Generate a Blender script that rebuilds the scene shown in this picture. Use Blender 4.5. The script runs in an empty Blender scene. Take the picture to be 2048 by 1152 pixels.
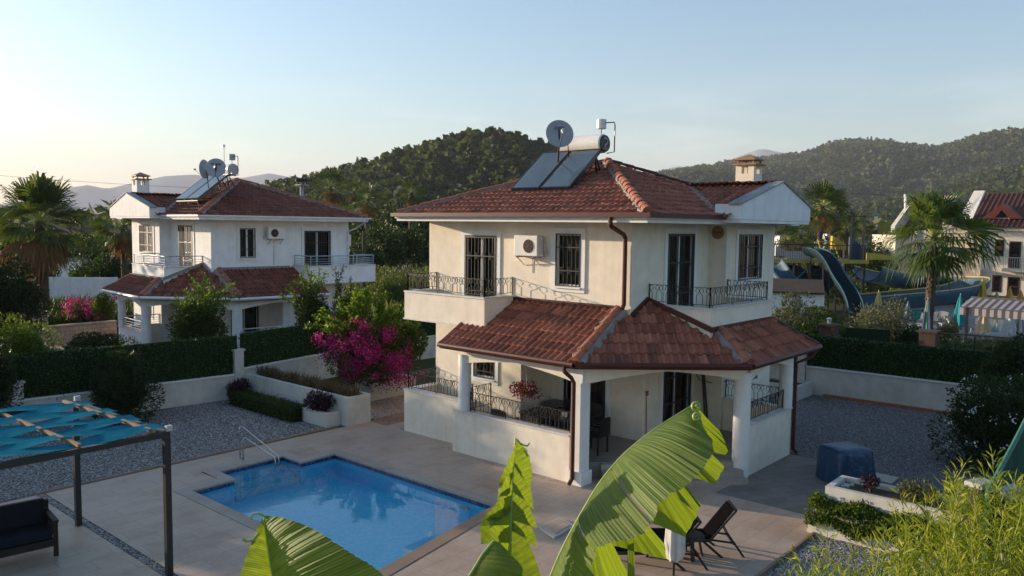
import bpy, bmesh, math, random
import numpy as np
from mathutils import Vector, Matrix
PI=math.pi; R=math.radians
rnd=random.Random(7); NR=np.random.default_rng(11)
SC=bpy.context.scene; COL=SC.collection
# ---------------------------------------------------------------- camera
CH=5.95; FPX=1593.0; CP=R(4.45); CR=R(0.70); CY=R(41.0)
FW=np.array([math.cos(CY)*math.cos(CP),math.sin(CY)*math.cos(CP),-math.sin(CP)])
_r0=np.array([math.sin(CY),-math.cos(CY),0.]); _u0=np.cross(_r0,FW)
RT=math.cos(CR)*_r0+math.sin(CR)*_u0; UP=-math.sin(CR)*_r0+math.cos(CR)*_u0
CC=np.array([0,0,CH])
def ray(x,y): return FW+RT*(x-1024)/FPX-UP*(y-576)/FPX
def G(x,y,z=0.):            # surveyed point on a horizontal level
    d=ray(x,y); return CC+d*(z-CH)/d[2]
def V(x,y,depth): return CC+ray(x,y)*depth
def VX(x,y,X):
    d=ray(x,y); return CC+d*X/d[0]
def VY(x,y,Y):
    d=ray(x,y); return CC+d*Y/d[1]
cam=bpy.data.cameras.new('camera'); co=bpy.data.objects.new('camera',cam); COL.objects.link(co)
cam.lens=FPX/2048*36; cam.sensor_width=36; cam.clip_start=.1; cam.clip_end=30000
co.matrix_world=Matrix(((RT[0],UP[0],-FW[0],0),(RT[1],UP[1],-FW[1],0),(RT[2],UP[2],-FW[2],CH),(0,0,0,1)))
SC.camera=co
# ---------------------------------------------------------------- materials
MT={}
def nt(name):
    m=bpy.data.materials.new(name); m.use_nodes=True; n=m.node_tree; n.nodes.clear()
    o=n.nodes.new('ShaderNodeOutputMaterial'); MT[name]=m
    return m,n,o
def N(n,t,**k):
    x=n.nodes.new('ShaderNode'+t)
    for a,b in k.items():
        if a.startswith('i_'): x.inputs[a[2:].replace('_',' ')].default_value=b
        else: setattr(x,a,b)
    return x
def c4(c): return (c[0],c[1],c[2],1)
def ramp(n,stops,fac=None,interp='LINEAR'):
    r=n.nodes.new('ShaderNodeValToRGB'); r.color_ramp.interpolation=interp
    e=r.color_ramp.elements
    while len(e)<len(stops): e.new(.5)
    for i,(p,c) in enumerate(stops): e[i].position=p; e[i].color=c4(c)
    if fac is not None: n.links.new(fac,r.inputs[0])
    return r
def mapn(n,scale=(1,1,1),rot=(0,0,0),kind='Object'):
    tc=N(n,'TexCoord'); mp=N(n,'Mapping'); mp.inputs['Scale'].default_value=scale; mp.inputs['Rotation'].default_value=rot
    n.links.new(tc.outputs[kind],mp.inputs[0]); return mp.outputs[0]
def noise(n,vec,scale,detail=4,rough=.55):
    x=N(n,'TexNoise'); x.inputs['Scale'].default_value=scale; x.inputs['Detail'].default_value=detail; x.inputs['Roughness'].default_value=rough
    if vec is not None: n.links.new(vec,x.inputs['Vector'])
    return x
def bump(n,h,strength,dist=.02,normal=None):
    b=N(n,'Bump'); b.inputs['Strength'].default_value=strength; b.inputs['Distance'].default_value=dist
    n.links.new(h,b.inputs['Height'])
    if normal is not None: n.links.new(normal,b.inputs['Normal'])
    return b
def mat(name,col,col2=None,rough=.8,scale=3.,bs=0,bscale=60,bdist=.01,spec=.3,metal=0,fine=None):
    m,n,o=nt(name); L=n.links.new
    p=N(n,'BsdfPrincipled'); p.inputs['Roughness'].default_value=rough; p.inputs['Metallic'].default_value=metal
    p.inputs['Specular IOR Level'].default_value=spec
    v=mapn(n)
    if col2 is None: col2=tuple(c*.86 for c in col)
    a=noise(n,v,scale,6,.6); r=ramp(n,[(.3,col),(.72,col2)],a.outputs[0]); c=r.outputs[0]
    if fine:
        f=noise(n,v,fine,3); mx=N(n,'MixRGB',blend_type='MULTIPLY'); mx.inputs[0].default_value=1
        fr=ramp(n,[(.3,(.88,.88,.88)),(.65,(1,1,1))],f.outputs[0]); L(c,mx.inputs[1]); L(fr.outputs[0],mx.inputs[2]); c=mx.outputs[0]
    if name.startswith('stucco') or name=='garden_wall':      # rain streaks and splashed dirt
        vs_=mapn(n,(2.6,2.6,.22)); sn=noise(n,vs_,1.6,6,.65); sr=ramp(n,[(.50,(1,1,1)),(.80,(.90,.88,.85))],sn.outputs[0]); m8=N(n,'MixRGB',blend_type='MULTIPLY'); m8.inputs[0].default_value=1; L(c,m8.inputs[1]); L(sr.outputs[0],m8.inputs[2]); c=m8.outputs[0]
    L(c,p.inputs['Base Color'])
    if bs:
        b=noise(n,v,bscale,4); bb=bump(n,b.outputs[0],bs,bdist); L(bb.outputs[0],p.inputs['Normal'])
    L(p.outputs[0],o.inputs[0]); return m
def leafmat(name,c1,c2,c3=None,tr=.45,rough=.5,tcol=None):
    m,n,o=nt(name); L=n.links.new
    at=N(n,'Attribute',attribute_name='rnd'); st=[(0,c1),(1,c2)] if c3 is None else [(0,c1),(.55,c2),(1,c3)]
    r=ramp(n,st,at.outputs['Fac'])
    p=N(n,'BsdfPrincipled'); p.inputs['Roughness'].default_value=rough; p.inputs['Specular IOR Level'].default_value=.25
    t=N(n,'BsdfTranslucent'); mx=N(n,'MixShader'); mx.inputs[0].default_value=tr
    L(r.outputs[0],p.inputs['Base Color'])
    g=N(n,'MixRGB',blend_type='MULTIPLY'); g.inputs[0].default_value=1; g.inputs[2].default_value=c4(tcol or (1.5,1.6,.5)); L(r.outputs[0],g.inputs[1])
    L(g.outputs[0],t.inputs[0]); L(p.outputs[0],mx.inputs[1]); L(t.outputs[0],mx.inputs[2]); L(mx.outputs[0],o.inputs[0]); return m
mat('stucco_cream',(.82,.735,.61),(.80,.715,.59),.9,.6,.35,45,.006,.2,fine=3)
mat('stucco_white',(.84,.83,.83),(.80,.79,.79),.9,.7,.3,40,.006,.2,fine=2.5)
mat('garden_wall',(.66,.63,.57),(.48,.46,.42),.9,1.1,.4,30,.006,.2,fine=4)
mat('white_trim',(.78,.77,.74),(.70,.69,.66),.7,4)
mat('white_metal',(.75,.75,.75),None,.4,2,spec=.5)
mat('marble',(.66,.64,.62),(.52,.50,.49),.45,5,spec=.5)
mat('gutter_brown',(.085,.018,.013),(.065,.014,.010),.5,8,spec=.35)
mat('fan_brown',(.09,.04,.03),(.05,.025,.02),.7,9)
mat('black_iron',(.012,.012,.013),(.02,.018,.017),.45,20,spec=.5)
mat('steel',(.55,.56,.58),None,.22,4,metal=1)
mat('silver_rail',(.6,.61,.63),None,.3,4,metal=.8)
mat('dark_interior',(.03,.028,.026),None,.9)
mat('curtain',(.20,.18,.155),(.12,.11,.095),.9,3)
mat('mortar',(.33,.30,.27),(.20,.19,.18),.95,6,.8,14,.04,fine=12)
mat('grey_slab',(.38,.38,.37),(.16,.17,.17),.7,2.2,.3,30,fine=9)
mat('wood_warm',(.34,.21,.11),(.24,.14,.07),.6,6)
mat('pergola_steel',(.018,.018,.020),None,.4,4,spec=.5)
mat('rattan',(.030,.018,.014),(.016,.011,.009),.6,30,.8,120,.004)
mat('cushion_navy',(.012,.014,.022),(.008,.010,.016),.95,10,.3,90,.003)
mat('plastic_black',(.014,.012,.012),None,.4,8,spec=.5)
mat('sling_black',(.006,.005,.006),None,1,8,spec=0)
mat('plastic_grey',(.10,.09,.085),None,.45,8,spec=.4)
mat('cloth_white',(.62,.60,.56),(.5,.48,.45),.9,6,.4,8,.03)
mat('cover_blue',(.010,.050,.12),(.007,.032,.085),.38,2.5,.6,5,.06,.5)
mat('terracotta',(.36,.13,.07),(.26,.09,.05),.85,5,.3,40)
mat('earth',(.10,.075,.05),(.055,.045,.03),1,3,.5,10,.05)
mat('trunk',(.13,.10,.075),(.06,.045,.035),.95,6,1,18,.05)
mat('palm_trunk',(.12,.09,.065),(.05,.04,.03),.95,4,1,9,.08)
mat('asphalt',(.085,.085,.088),(.06,.06,.062),.95,4,.3,60)
mat('porch_tile',(.22,.20,.18),(.18,.165,.15),.35,2,spec=.4)
mat('collector_frame',(.06,.06,.065),None,.35,4,metal=.6)
mat('tank_white',(.78,.76,.72),None,.3,2,spec=.5)
mat('dish_grey',(.36,.38,.41),(.28,.30,.33),.55,3,fine=30)
mat('dark_blue_plastic',(.015,.02,.04),None,.3)
mat('sign_orange',(.36,.19,.11),(.30,.15,.08),.5,9)
mat('slide_blue',(.022,.075,.125),(.016,.055,.095),.6,1.0,spec=.5)
mat('slide_light',(.05,.12,.15),(.04,.09,.12),.7,1.0,spec=.2)
mat('slide_dark',(.010,.030,.042),(.007,.022,.032),.75,1.0,spec=.15)
mat('slide_yellow',(.55,.38,.05),(.45,.32,.05),.4,2)
mat('yellow_paint',(.50,.38,.07),(.40,.30,.06),.5,3)
mat('hotel_wall',(.62,.56,.46),(.54,.48,.40),.9,.3)
mat('brown_frame',(.045,.012,.010),None,.5)
mat('red_fascia',(.11,.025,.02),None,.5)
stonemat_later=1
mat('net_green',(.012,.075,.045),(.008,.045,.03),.8,9,.5,12,.03)
mat('net_pipe',(.07,.20,.14),(.04,.14,.10),.7,5)
mat('utility_white',(.42,.43,.43),None,.6)
mat('flower_dirt',(.03,.025,.02),None,1)
mat('bamboo_culm',(.33,.36,.06),(.25,.27,.05),.5,4)
mat('concrete',(.40,.39,.37),(.30,.29,.28),.9,1.5,.3,20,fine=5)
mat('blue_grey_roof',(.20,.19,.19),(.14,.13,.13),.8,1)
mat('dome_lead',(.30,.31,.33),None,.6,1)
mat('hatch_cream',(.50,.46,.40),(.42,.38,.33),.6,3)
leafmat('leaf_shrub',(.020,.034,.010),(.045,.070,.015),(.085,.11,.025),.35)
leafmat('leaf_bright',(.038,.068,.012),(.080,.120,.018),(.14,.18,.035),.45)
leafmat('leaf_shoot',(.055,.105,.013),(.11,.18,.020),(.21,.28,.042),.45)
leafmat('leaf_dark',(.014,.026,.010),(.030,.050,.016),(.055,.085,.025),.3)
leafmat('leaf_hedge_net',(.020,.060,.015),(.045,.115,.024),(.12,.22,.05),.3,.30)
leafmat('leaf_purple',(.022,.010,.020),(.045,.018,.035),None,.2,tcol=(1.4,.6,1.2))
leafmat('leaf_olive',(.055,.065,.035),(.11,.12,.06),(.20,.20,.11),.3,tcol=(1.3,1.3,.8))
leafmat('leaf_pine',(.018,.030,.011),(.050,.066,.020),(.11,.115,.038),.3,.7)
leafmat('leaf_palm',(.024,.042,.014),(.055,.078,.022),(.12,.13,.05),.35,.4)
leafmat('leaf_palm_bright',(.030,.058,.014),(.070,.105,.022),(.15,.18,.05),.35,.4)
leafmat('leaf_dead',(.10,.055,.025),(.22,.13,.06),(.34,.21,.10),.35,.8,tcol=(1.5,1.1,.5))
leafmat('leaf_bamboo',(.10,.15,.018),(.22,.27,.030),(.38,.37,.05),.5,.4,tcol=(1.3,1.3,.5))
leafmat('leaf_reed',(.05,.08,.025),(.11,.14,.05),(.18,.17,.08),.4)
leafmat('flower_pink',(.20,.010,.09),(.40,.022,.18),(.60,.07,.30),.4,tcol=(1.2,.7,1.1))
leafmat('flower_red',(.14,.015,.03),(.28,.04,.07),(.42,.14,.15),.3,tcol=(1.2,.8,.8))
leafmat('flower_white',(.7,.7,.68),(.8,.8,.78),None,.3,tcol=(1,1,1))
leafmat('leaf_drygrass',(.07,.05,.03),(.14,.10,.055),(.20,.15,.09),.35,tcol=(1.2,1.1,.7))
def rooftile(name,c,dark,moss):
    m,n,o=nt(name); L=n.links.new
    uv=N(n,'UVMap'); w=N(n,'TexWhiteNoise',noise_dimensions='2D'); L(uv.outputs[0],w.inputs['Vector'])
    r=ramp(n,[(0,dark),(.35,c),(.8,tuple(min(1,x*1.25) for x in c)),(1,(c[0]*1.45,c[1]*1.7,c[2]*1.7))],w.outputs['Value'])
    v=mapn(n); a=noise(n,v,1.1,6,.7); ar=ramp(n,[(.50,(0,0,0)),(.68,(1,1,1))],a.outputs[0])
    w2=N(n,'TexWhiteNoise',noise_dimensions='3D'); L(uv.outputs[0],w2.inputs['Vector'])
    mu=N(n,'Math',operation='MULTIPLY'); L(ar.outputs[0],mu.inputs[0]); L(w2.outputs['Value'],mu.inputs[1])
    mu2=N(n,'Math',operation='MULTIPLY'); L(mu.outputs[0],mu2.inputs[0]); mu2.inputs[1].default_value=moss
    mx=N(n,'MixRGB'); L(mu2.outputs[0],mx.inputs[0]); L(r.outputs[0],mx.inputs[1]); mx.inputs[2].default_value=(.045,.042,.035,1)
    f=noise(n,v,26,3); fr=ramp(n,[(.3,(.7,.7,.7)),(.7,(1,1,1))],f.outputs[0]); m3=N(n,'MixRGB',blend_type='MULTIPLY'); m3.inputs[0].default_value=1
    L(mx.outputs[0],m3.inputs[1]); L(fr.outputs[0],m3.inputs[2])
    p=N(n,'BsdfPrincipled'); p.inputs['Roughness'].default_value=.75; p.inputs['Specular IOR Level'].default_value=.25
    L(m3.outputs[0],p.inputs['Base Color']); b=bump(n,f.outputs[0],.3,.01); L(b.outputs[0],p.inputs['Normal']); L(p.outputs[0],o.inputs[0])
rooftile('roof_tile',(.33,.115,.070),(.19,.065,.044),.85)
rooftile('roof_tile_dark',(.21,.072,.048),(.15,.052,.038),.45)
mat('ridge_tile',(.42,.15,.085),(.24,.09,.06),.8,7,.3,40)
def glassmat(name,tint,k):
    m,n,o=nt(name); L=n.links.new
    t=N(n,'BsdfTransparent'); t.inputs[0].default_value=c4(tint); g=N(n,'BsdfGlossy'); g.inputs['Roughness'].default_value=.03
    f=N(n,'Fresnel'); f.inputs[0].default_value=1.5; a=N(n,'Math',operation='ADD'); a.inputs[1].default_value=k; L(f.outputs[0],a.inputs[0])
    mx=N(n,'MixShader'); L(a.outputs[0],mx.inputs[0]); L(t.outputs[0],mx.inputs[1]); L(g.outputs[0],mx.inputs[2]); L(mx.outputs[0],o.inputs[0])
glassmat('glass',(.45,.47,.46),.02)
glassmat('glass_dark',(.16,.17,.18),.03)
def stonemat(name,c1,c2,bw,bh,mort,rough=.55,rot=0,mcol=(.2,.18,.16),off=.5,stain=None,ms=.004):
    m,n,o=nt(name); L=n.links.new; v=mapn(n,rot=(0,0,rot))
    br=N(n,'TexBrick',offset=off); br.inputs['Scale'].default_value=1; br.inputs['Brick Width'].default_value=bw; br.inputs['Row Height'].default_value=bh
    br.inputs['Mortar Size'].default_value=ms; br.inputs['Color1'].default_value=c4(c1); br.inputs['Color2'].default_value=c4(c2); br.inputs['Mortar'].default_value=c4(mcol); br.inputs['Bias'].default_value=0
    L(v,br.inputs['Vector'])
    a=noise(n,v,.55,6,.65); ar=ramp(n,[(.3,(.80,.76,.72)),(.5,(1,1,1)),(.72,stain or (.74,.66,.58))],a.outputs[0])
    mx=N(n,'MixRGB',blend_type='MULTIPLY'); mx.inputs[0].default_value=1; L(br.outputs[0],mx.inputs[1]); L(ar.outputs[0],mx.inputs[2])
    v2=mapn(n,(1,9,1),(0,0,rot)); f=noise(n,v2,5,5); fr=ramp(n,[(.25,(.84,.84,.84)),(.75,(1,1,1))],f.outputs[0])
    m2=N(n,'MixRGB',blend_type='MULTIPLY'); m2.inputs[0].default_value=1; L(mx.outputs[0],m2.inputs[1]); L(fr.outputs[0],m2.inputs[2])
    p=N(n,'BsdfPrincipled'); p.inputs['Roughness'].default_value=rough; p.inputs['Specular IOR Level'].default_value=.35
    L(m2.outputs[0],p.inputs['Base Color']); b=bump(n,br.outputs['Fac'],-.3,.004); L(b.outputs[0],p.inputs['Normal']); L(p.outputs[0],o.inputs[0])
stonemat('travertine',(.52,.40,.315),(.465,.355,.275),.9,.45,.004,.5,mcol=(.29,.24,.20),ms=.005)
stonemat('paver_path',(.36,.22,.14),(.30,.19,.13),.4,.4,.01,.8,R(45),mcol=(.16,.12,.1),ms=.012)
stonemat('paver_grey',(.24,.21,.185),(.19,.17,.15),.6,.3,.01,.8,R(30),mcol=(.14,.12,.11),ms=.006)
stonemat('coping_stone',(.33,.22,.15),(.28,.19,.13),.5,5,.006,.45)
stonemat('coping_light',(.42,.36,.31),(.38,.33,.28),.5,5,.006,.45)
stonemat('split_stone',(.42,.33,.28),(.34,.27,.23),.42,.2,.01,.9,mcol=(.2,.16,.14),ms=.012)
# split stone runs up walls: swap axes
stonemat('brick_dark',(.10,.055,.042),(.07,.042,.034),.22,.08,.01,.95,mcol=(.05,.045,.04),ms=.012)
m=MT['split_stone']
for nd in m.node_tree.nodes:
    if nd.type=='MAPPING' and nd.inputs['Scale'].default_value[1]==1: nd.inputs['Rotation'].default_value=(R(90),0,0)
def gravelmat(name,c1,c2,sc):
    m,n,o=nt(name); L=n.links.new; v=mapn(n)
    vo=N(n,'TexVoronoi'); vo.inputs['Scale'].default_value=sc; L(v,vo.inputs['Vector'])
    s=N(n,'SeparateColor'); L(vo.outputs['Color'],s.inputs[0])
    r=ramp(n,[(0,c1),(.6,c2),(1,tuple(min(1,x*1.3) for x in c2))],s.outputs[0])
    d=ramp(n,[(.25,(1,1,1)),(.6,(.25,.25,.25))],vo.outputs['Distance'])
    mx=N(n,'MixRGB',blend_type='MULTIPLY'); mx.inputs[0].default_value=1; L(r.outputs[0],mx.inputs[1]); L(d.outputs[0],mx.inputs[2])
    p=N(n,'BsdfPrincipled'); p.inputs['Roughness'].default_value=.85; L(mx.outputs[0],p.inputs['Base Color'])
    iv=N(n,'Math',operation='SUBTRACT'); iv.inputs[0].default_value=1; L(vo.outputs['Distance'],iv.inputs[1])
    b=bump(n,iv.outputs[0],1,.03); L(b.outputs[0],p.inputs['Normal']); L(p.outputs[0],o.inputs[0])
gravelmat('gravel_bed',(.17,.16,.155),(.29,.275,.26),24)
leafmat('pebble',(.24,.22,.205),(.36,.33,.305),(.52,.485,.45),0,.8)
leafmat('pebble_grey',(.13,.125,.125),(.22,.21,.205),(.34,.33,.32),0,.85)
def groundmat():
    m,n,o=nt('grassland'); L=n.links.new; v=mapn(n)
    a=noise(n,v,.035,8,.65); r=ramp(n,[(.35,(.030,.045,.016)),(.5,(.055,.060,.026)),(.68,(.11,.09,.05))],a.outputs[0])
    p=N(n,'BsdfPrincipled'); p.inputs['Roughness'].default_value=1; p.inputs['Specular IOR Level'].default_value=.1; L(r.outputs[0],p.inputs['Base Color']); L(p.outputs[0],o.inputs[0])
    m,n,o=nt('hill_soil'); L=n.links.new; v=mapn(n)
    a=noise(n,v,.02,8,.7); r=ramp(n,[(.35,(.022,.032,.013)),(.55,(.040,.048,.02)),(.75,(.085,.078,.040))],a.outputs[0])
    p=N(n,'BsdfPrincipled'); p.inputs['Roughness'].default_value=1; p.inputs['Specular IOR Level'].default_value=.05; L(r.outputs[0],p.inputs['Base Color']); L(p.outputs[0],o.inputs[0])
groundmat()
mat('mountain_rock',(.24,.23,.22),(.15,.16,.14),1,.004,spec=0)
def mosaic(name,cs,cell=.05):
    m,n,o=nt(name); L=n.links.new; v=mapn(n,(1/cell,)*3)
    fl=N(n,'VectorMath',operation='FLOOR'); L(v,fl.inputs[0]); w=N(n,'TexWhiteNoise',noise_dimensions='3D'); L(fl.outputs[0],w.inputs['Vector'])
    r=ramp(n,cs,w.outputs['Value'],'CONSTANT')
    p=N(n,'BsdfPrincipled'); p.inputs['Roughness'].default_value=.25; L(r.outputs[0],p.inputs['Base Color']); L(p.outputs[0],o.inputs[0])
mosaic('pool_mosaic',[(0,(.10,.68,.97)),(.3,(.09,.65,.96)),(.6,(.12,.71,.98)),(.85,(.15,.74,.97))],.05)
mosaic('pool_mosaic_step',[(0,(.10,.60,.86)),(.3,(.08,.55,.82)),(.6,(.20,.62,.74)),(.85,(.28,.62,.62))],.05)
mosaic('pool_band',[(0,(.03,.06,.14)),(.4,(.05,.10,.22)),(.7,(.02,.035,.09))],.05)
mat('pool_step',(.30,.42,.34),(.22,.34,.30),.4,6)
def watermat():
    m,n,o=nt('pool_water'); L=n.links.new; v=mapn(n)
    p=N(n,'BsdfPrincipled'); p.inputs['Base Color'].default_value=(.95,1,1,1); p.inputs['Transmission Weight'].default_value=1; p.inputs['IOR'].default_value=1.33; p.inputs['Roughness'].default_value=.0
    t=N(n,'BsdfTransparent'); t.inputs[0].default_value=(.75,.92,1,1)
    a=noise(n,v,3.2,3,.5); b=bump(n,a.outputs[0],.06,.03); L(b.outputs[0],p.inputs['Normal']); L(p.outputs[0],o.inputs[0])
watermat()
# ---------------------------------------------------------------- scene graph helpers
ORG={}
def tag(o,label=None,cat=None,group=None,kind=None):
    if label: o['label']=label
    if cat: o['category']=cat
    if group: o['group']=group
    if kind: o['kind']=kind
    return o
def thing(name,label,cat,loc=(0,0,0),rz=0,group=None,local=False):
    o=bpy.data.objects.new(name,None); COL.objects.link(o); o.empty_display_size=.2
    o.location=tuple(float(v) for v in loc); o.rotation_euler=(0,0,rz)
    ORG[o.name]=np.zeros(3) if local else np.array(loc,float)
    return tag(o,label,cat,group)
def link(name,me,parent):
    o=bpy.data.objects.new(name,me); COL.objects.link(o)
    if parent is not None: o.parent=parent; ORG[o.name]=ORG[parent.name]
    else: ORG[o.name]=np.zeros(3)
    return o
def npmesh(name,verts,faces,mats,parent=None,rn=None,smooth=False,uv=None,org=None):
    """verts (n,3); faces list of index lists or (m,k) array"""
    verts=np.asarray(verts,float)
    if parent is not None: verts=verts-ORG[parent.name]
    elif org is not None: verts=verts-np.asarray(org,float)
    me=bpy.data.meshes.new(name)
    if isinstance(faces,np.ndarray):
        m,k=faces.shape; me.vertices.add(len(verts)); me.vertices.foreach_set('co',verts.astype(np.float32).ravel())
        me.loops.add(m*k); me.loops.foreach_set('vertex_index',faces.astype(np.int32).ravel())
        me.polygons.add(m); me.polygons.foreach_set('loop_start',np.arange(0,m*k,k,dtype=np.int32)); me.update(calc_edges=True)
    else: me.from_pydata(verts.tolist(),[],faces); me.update()
    if rn is not None:
        a=me.attributes.new('rnd','FLOAT','POINT'); a.data.foreach_set('value',np.asarray(rn,np.float32))
    if uv is not None:
        u=me.uv_layers.new(name='UVMap'); vi=np.empty(len(me.loops),np.int32); me.loops.foreach_get('vertex_index',vi); u.data.foreach_set('uv',np.asarray(uv,np.float32)[vi].ravel())
    if smooth: me.polygons.foreach_set('use_smooth',np.ones(len(me.polygons),bool))
    if not isinstance(mats,(list,tuple)): mats=[mats]
    for x in mats: me.materials.append(MT[x] if isinstance(x,str) else x)
    o=link(name,me,parent)
    if parent is None and org is not None: o.location=tuple(float(x) for x in org); 
    return o
class MB:
    def __init__(s,T=None): s.v=[]; s.f=[]; s.T=T
    def add(s,vs,fs):
        b=len(s.v)
        for p in vs: s.v.append(s.T(p) if s.T else (p[0],p[1],p[2]))
        for f in fs: s.f.append([b+i for i in f])
        return s
    def box(s,x0,x1,y0,y1,z0,z1):
        return s.add([(x,y,z) for z in(z0,z1) for y in(y0,y1) for x in(x0,x1)],[(0,2,3,1),(4,5,7,6),(0,1,5,4),(2,6,7,3),(0,4,6,2),(1,3,7,5)])
    def bar(s,p,q,w,h=None,up=(0,0,1)):
        h=h or w; p=np.array(p,float);q=np.array(q,float); d=q-p; L=np.linalg.norm(d)
        if L<1e-6: return s
        d/=L; up=np.array(up,float)
        if abs(d@up)>.98: up=np.array([1.,0,0])
        a=np.cross(d,up); a/=np.linalg.norm(a); b=np.cross(a,d)
        vs=[tuple(c+a*w/2*i+b*h/2*j) for c in(p,q) for i,j in((-1,-1),(1,-1),(1,1),(-1,1))]
        return s.add(vs,[(0,1,2,3),(7,6,5,4),(0,4,5,1),(1,5,6,2),(2,6,7,3),(3,7,4,0)])
    def tube(s,pts,r,n=8,cap=True,r2=None):
        pts=[np.array(p,float) for p in pts]; k=len(pts); vs=[]; a=None
        rr=r if isinstance(r,(list,tuple,np.ndarray)) else [r+((r2 if r2 is not None else r)-r)*i/max(1,k-1) for i in range(k)]
        for i,p in enumerate(pts):
            d=pts[min(i+1,k-1)]-pts[max(i-1,0)]; d=d/(np.linalg.norm(d)+1e-9)
            if a is None:
                a=np.cross(d,[0,0,1.]); 
                if np.linalg.norm(a)<.1: a=np.cross(d,[1.,0,0])
            a=a-d*(a@d); a/=np.linalg.norm(a)+1e-9; b=np.cross(d,a)
            for j in range(n):
                t=2*PI*j/n+(PI/4 if n==4 else 0); vs.append(tuple(p+(a*math.cos(t)+b*math.sin(t))*rr[i]))
        fs=[(i*n+j,i*n+(j+1)%n,(i+1)*n+(j+1)%n,(i+1)*n+j) for i in range(k-1) for j in range(n)]
        if cap: fs+=[tuple(range(n))[::-1],tuple((k-1)*n+j for j in range(n))]
        return s.add(vs,fs)
    def prism(s,poly,z0,z1):
        n=len(poly); vs=[(p[0],p[1],z0) for p in poly]+[(p[0],p[1],z1) for p in poly]
        return s.add(vs,[tuple(range(n))[::-1],tuple(range(n,2*n))]+[(i,(i+1)%n,n+(i+1)%n,n+i) for i in range(n)])
    def slab(s,poly,t):   # poly 3D points, extruded by vector t
        n=len(poly); t=np.array(t,float); vs=[tuple(p) for p in poly]+[tuple(np.array(p,float)+t) for p in poly]
        return s.add(vs,[tuple(range(n))[::-1],tuple(range(n,2*n))]+[(i,(i+1)%n,n+(i+1)%n,n+i) for i in range(n)])
    def lathe(s,c,prof,n=16,a0=0,a1=2*PI):
        k=len(prof); full=abs(a1-a0-2*PI)<1e-6; m=n if full else n+1; vs=[]
        for r,z in prof:
            for j in range(m):
                t=a0+(a1-a0)*j/n; vs.append((c[0]+r*math.cos(t),c[1]+r*math.sin(t),c[2]+z))
        fs=[(i*m+j,i*m+(j+1)%m,(i+1)*m+(j+1)%m,(i+1)*m+j) for i in range(k-1) for j in range(m if full else n)]
        return s.add(vs,fs)
    def build(s,name,m,parent=None,smooth=False,bev=0,org=None):
        o=npmesh(name,s.v,s.f,m,parent,smooth=False,org=org)
        if smooth:
            o.data.polygons.foreach_set('use_smooth',np.ones(len(o.data.polygons),bool)); 
        if bev:
            b=o.modifiers.new('bevel','BEVEL'); b.width=bev; b.segments=2; b.limit_method='ANGLE'; b.angle_limit=R(50)
        return o
def struct(o): o['kind']='structure'; return o
def text_mesh(body,size,name,m,parent,M4,depth=.004):
    cu=bpy.data.curves.new('txt','FONT'); cu.body=body; cu.size=size; cu.align_x='CENTER'; cu.align_y='CENTER'; cu.extrude=depth
    t=bpy.data.objects.new('txt',cu); COL.objects.link(t); dg=bpy.context.evaluated_depsgraph_get(); me=bpy.data.meshes.new_from_object(t.evaluated_get(dg))
    bpy.data.objects.remove(t); me.transform(M4); me.materials.clear(); me.materials.append(MT[m])
    if parent is not None: me.transform(Matrix.Translation(Vector(-ORG[parent.name])))
    return link(name,me,parent)
# ---------------------------------------------------------------- foliage helpers
def unit(a): return a/(np.linalg.norm(a,axis=-1,keepdims=True)+1e-9)
def leafgeo(P,D,S,asp=.4,fold=.15,droop=0.,Nrm=None):
    """P base points, D directions, S sizes -> diamond leaves"""
    n=len(P); D=unit(D); S=np.asarray(S).reshape(-1,1)*np.ones((n,1))
    q=Nrm if Nrm is not None else NR.normal(size=(n,3)); A=unit(np.cross(D,q)); B=np.cross(A,D)
    mid=P+D*S*.45
    v=np.stack([P,mid+A*S*asp*.5+B*S*fold,P+D*S-np.array([0,0,1])*S*droop,mid-A*S*asp*.5+B*S*fold],1).reshape(-1,3)
    f=np.arange(n*4).reshape(-1,4); return v,f
def leaves(name,P,D,S,m,parent,asp=.45,rn=None,**k):
    v,f=leafgeo(P,D,S,asp,**k); rn=NR.random(len(P)) if rn is None else rn
    return npmesh(name,v,f,m,parent,rn=np.repeat(rn,4))
def crownpts(c,r,n,nb=14,sub=.42,core=.55,flat=0):
    """points on shells of several lobes in an ellipsoid: clumps with gaps"""
    c=np.array(c,float); r=np.array(r,float)*np.ones(3); u=unit(NR.normal(size=(nb,3)))*(NR.random((nb,1))**.5)*core
    if flat: u[:,2]=np.abs(u[:,2])*1.0-.15
    k=NR.integers(0,nb,n); sr=(sub*(.65+.6*NR.random(nb)))[k][:,None]; d=unit(NR.normal(size=(n,3)))
    rad=sr*(.72+.33*NR.random((n,1))); p=u[k]+d*rad; lobe=NR.random(nb)[k]
    return c+p*r, d+np.array([0,0,.25]), lobe
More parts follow.
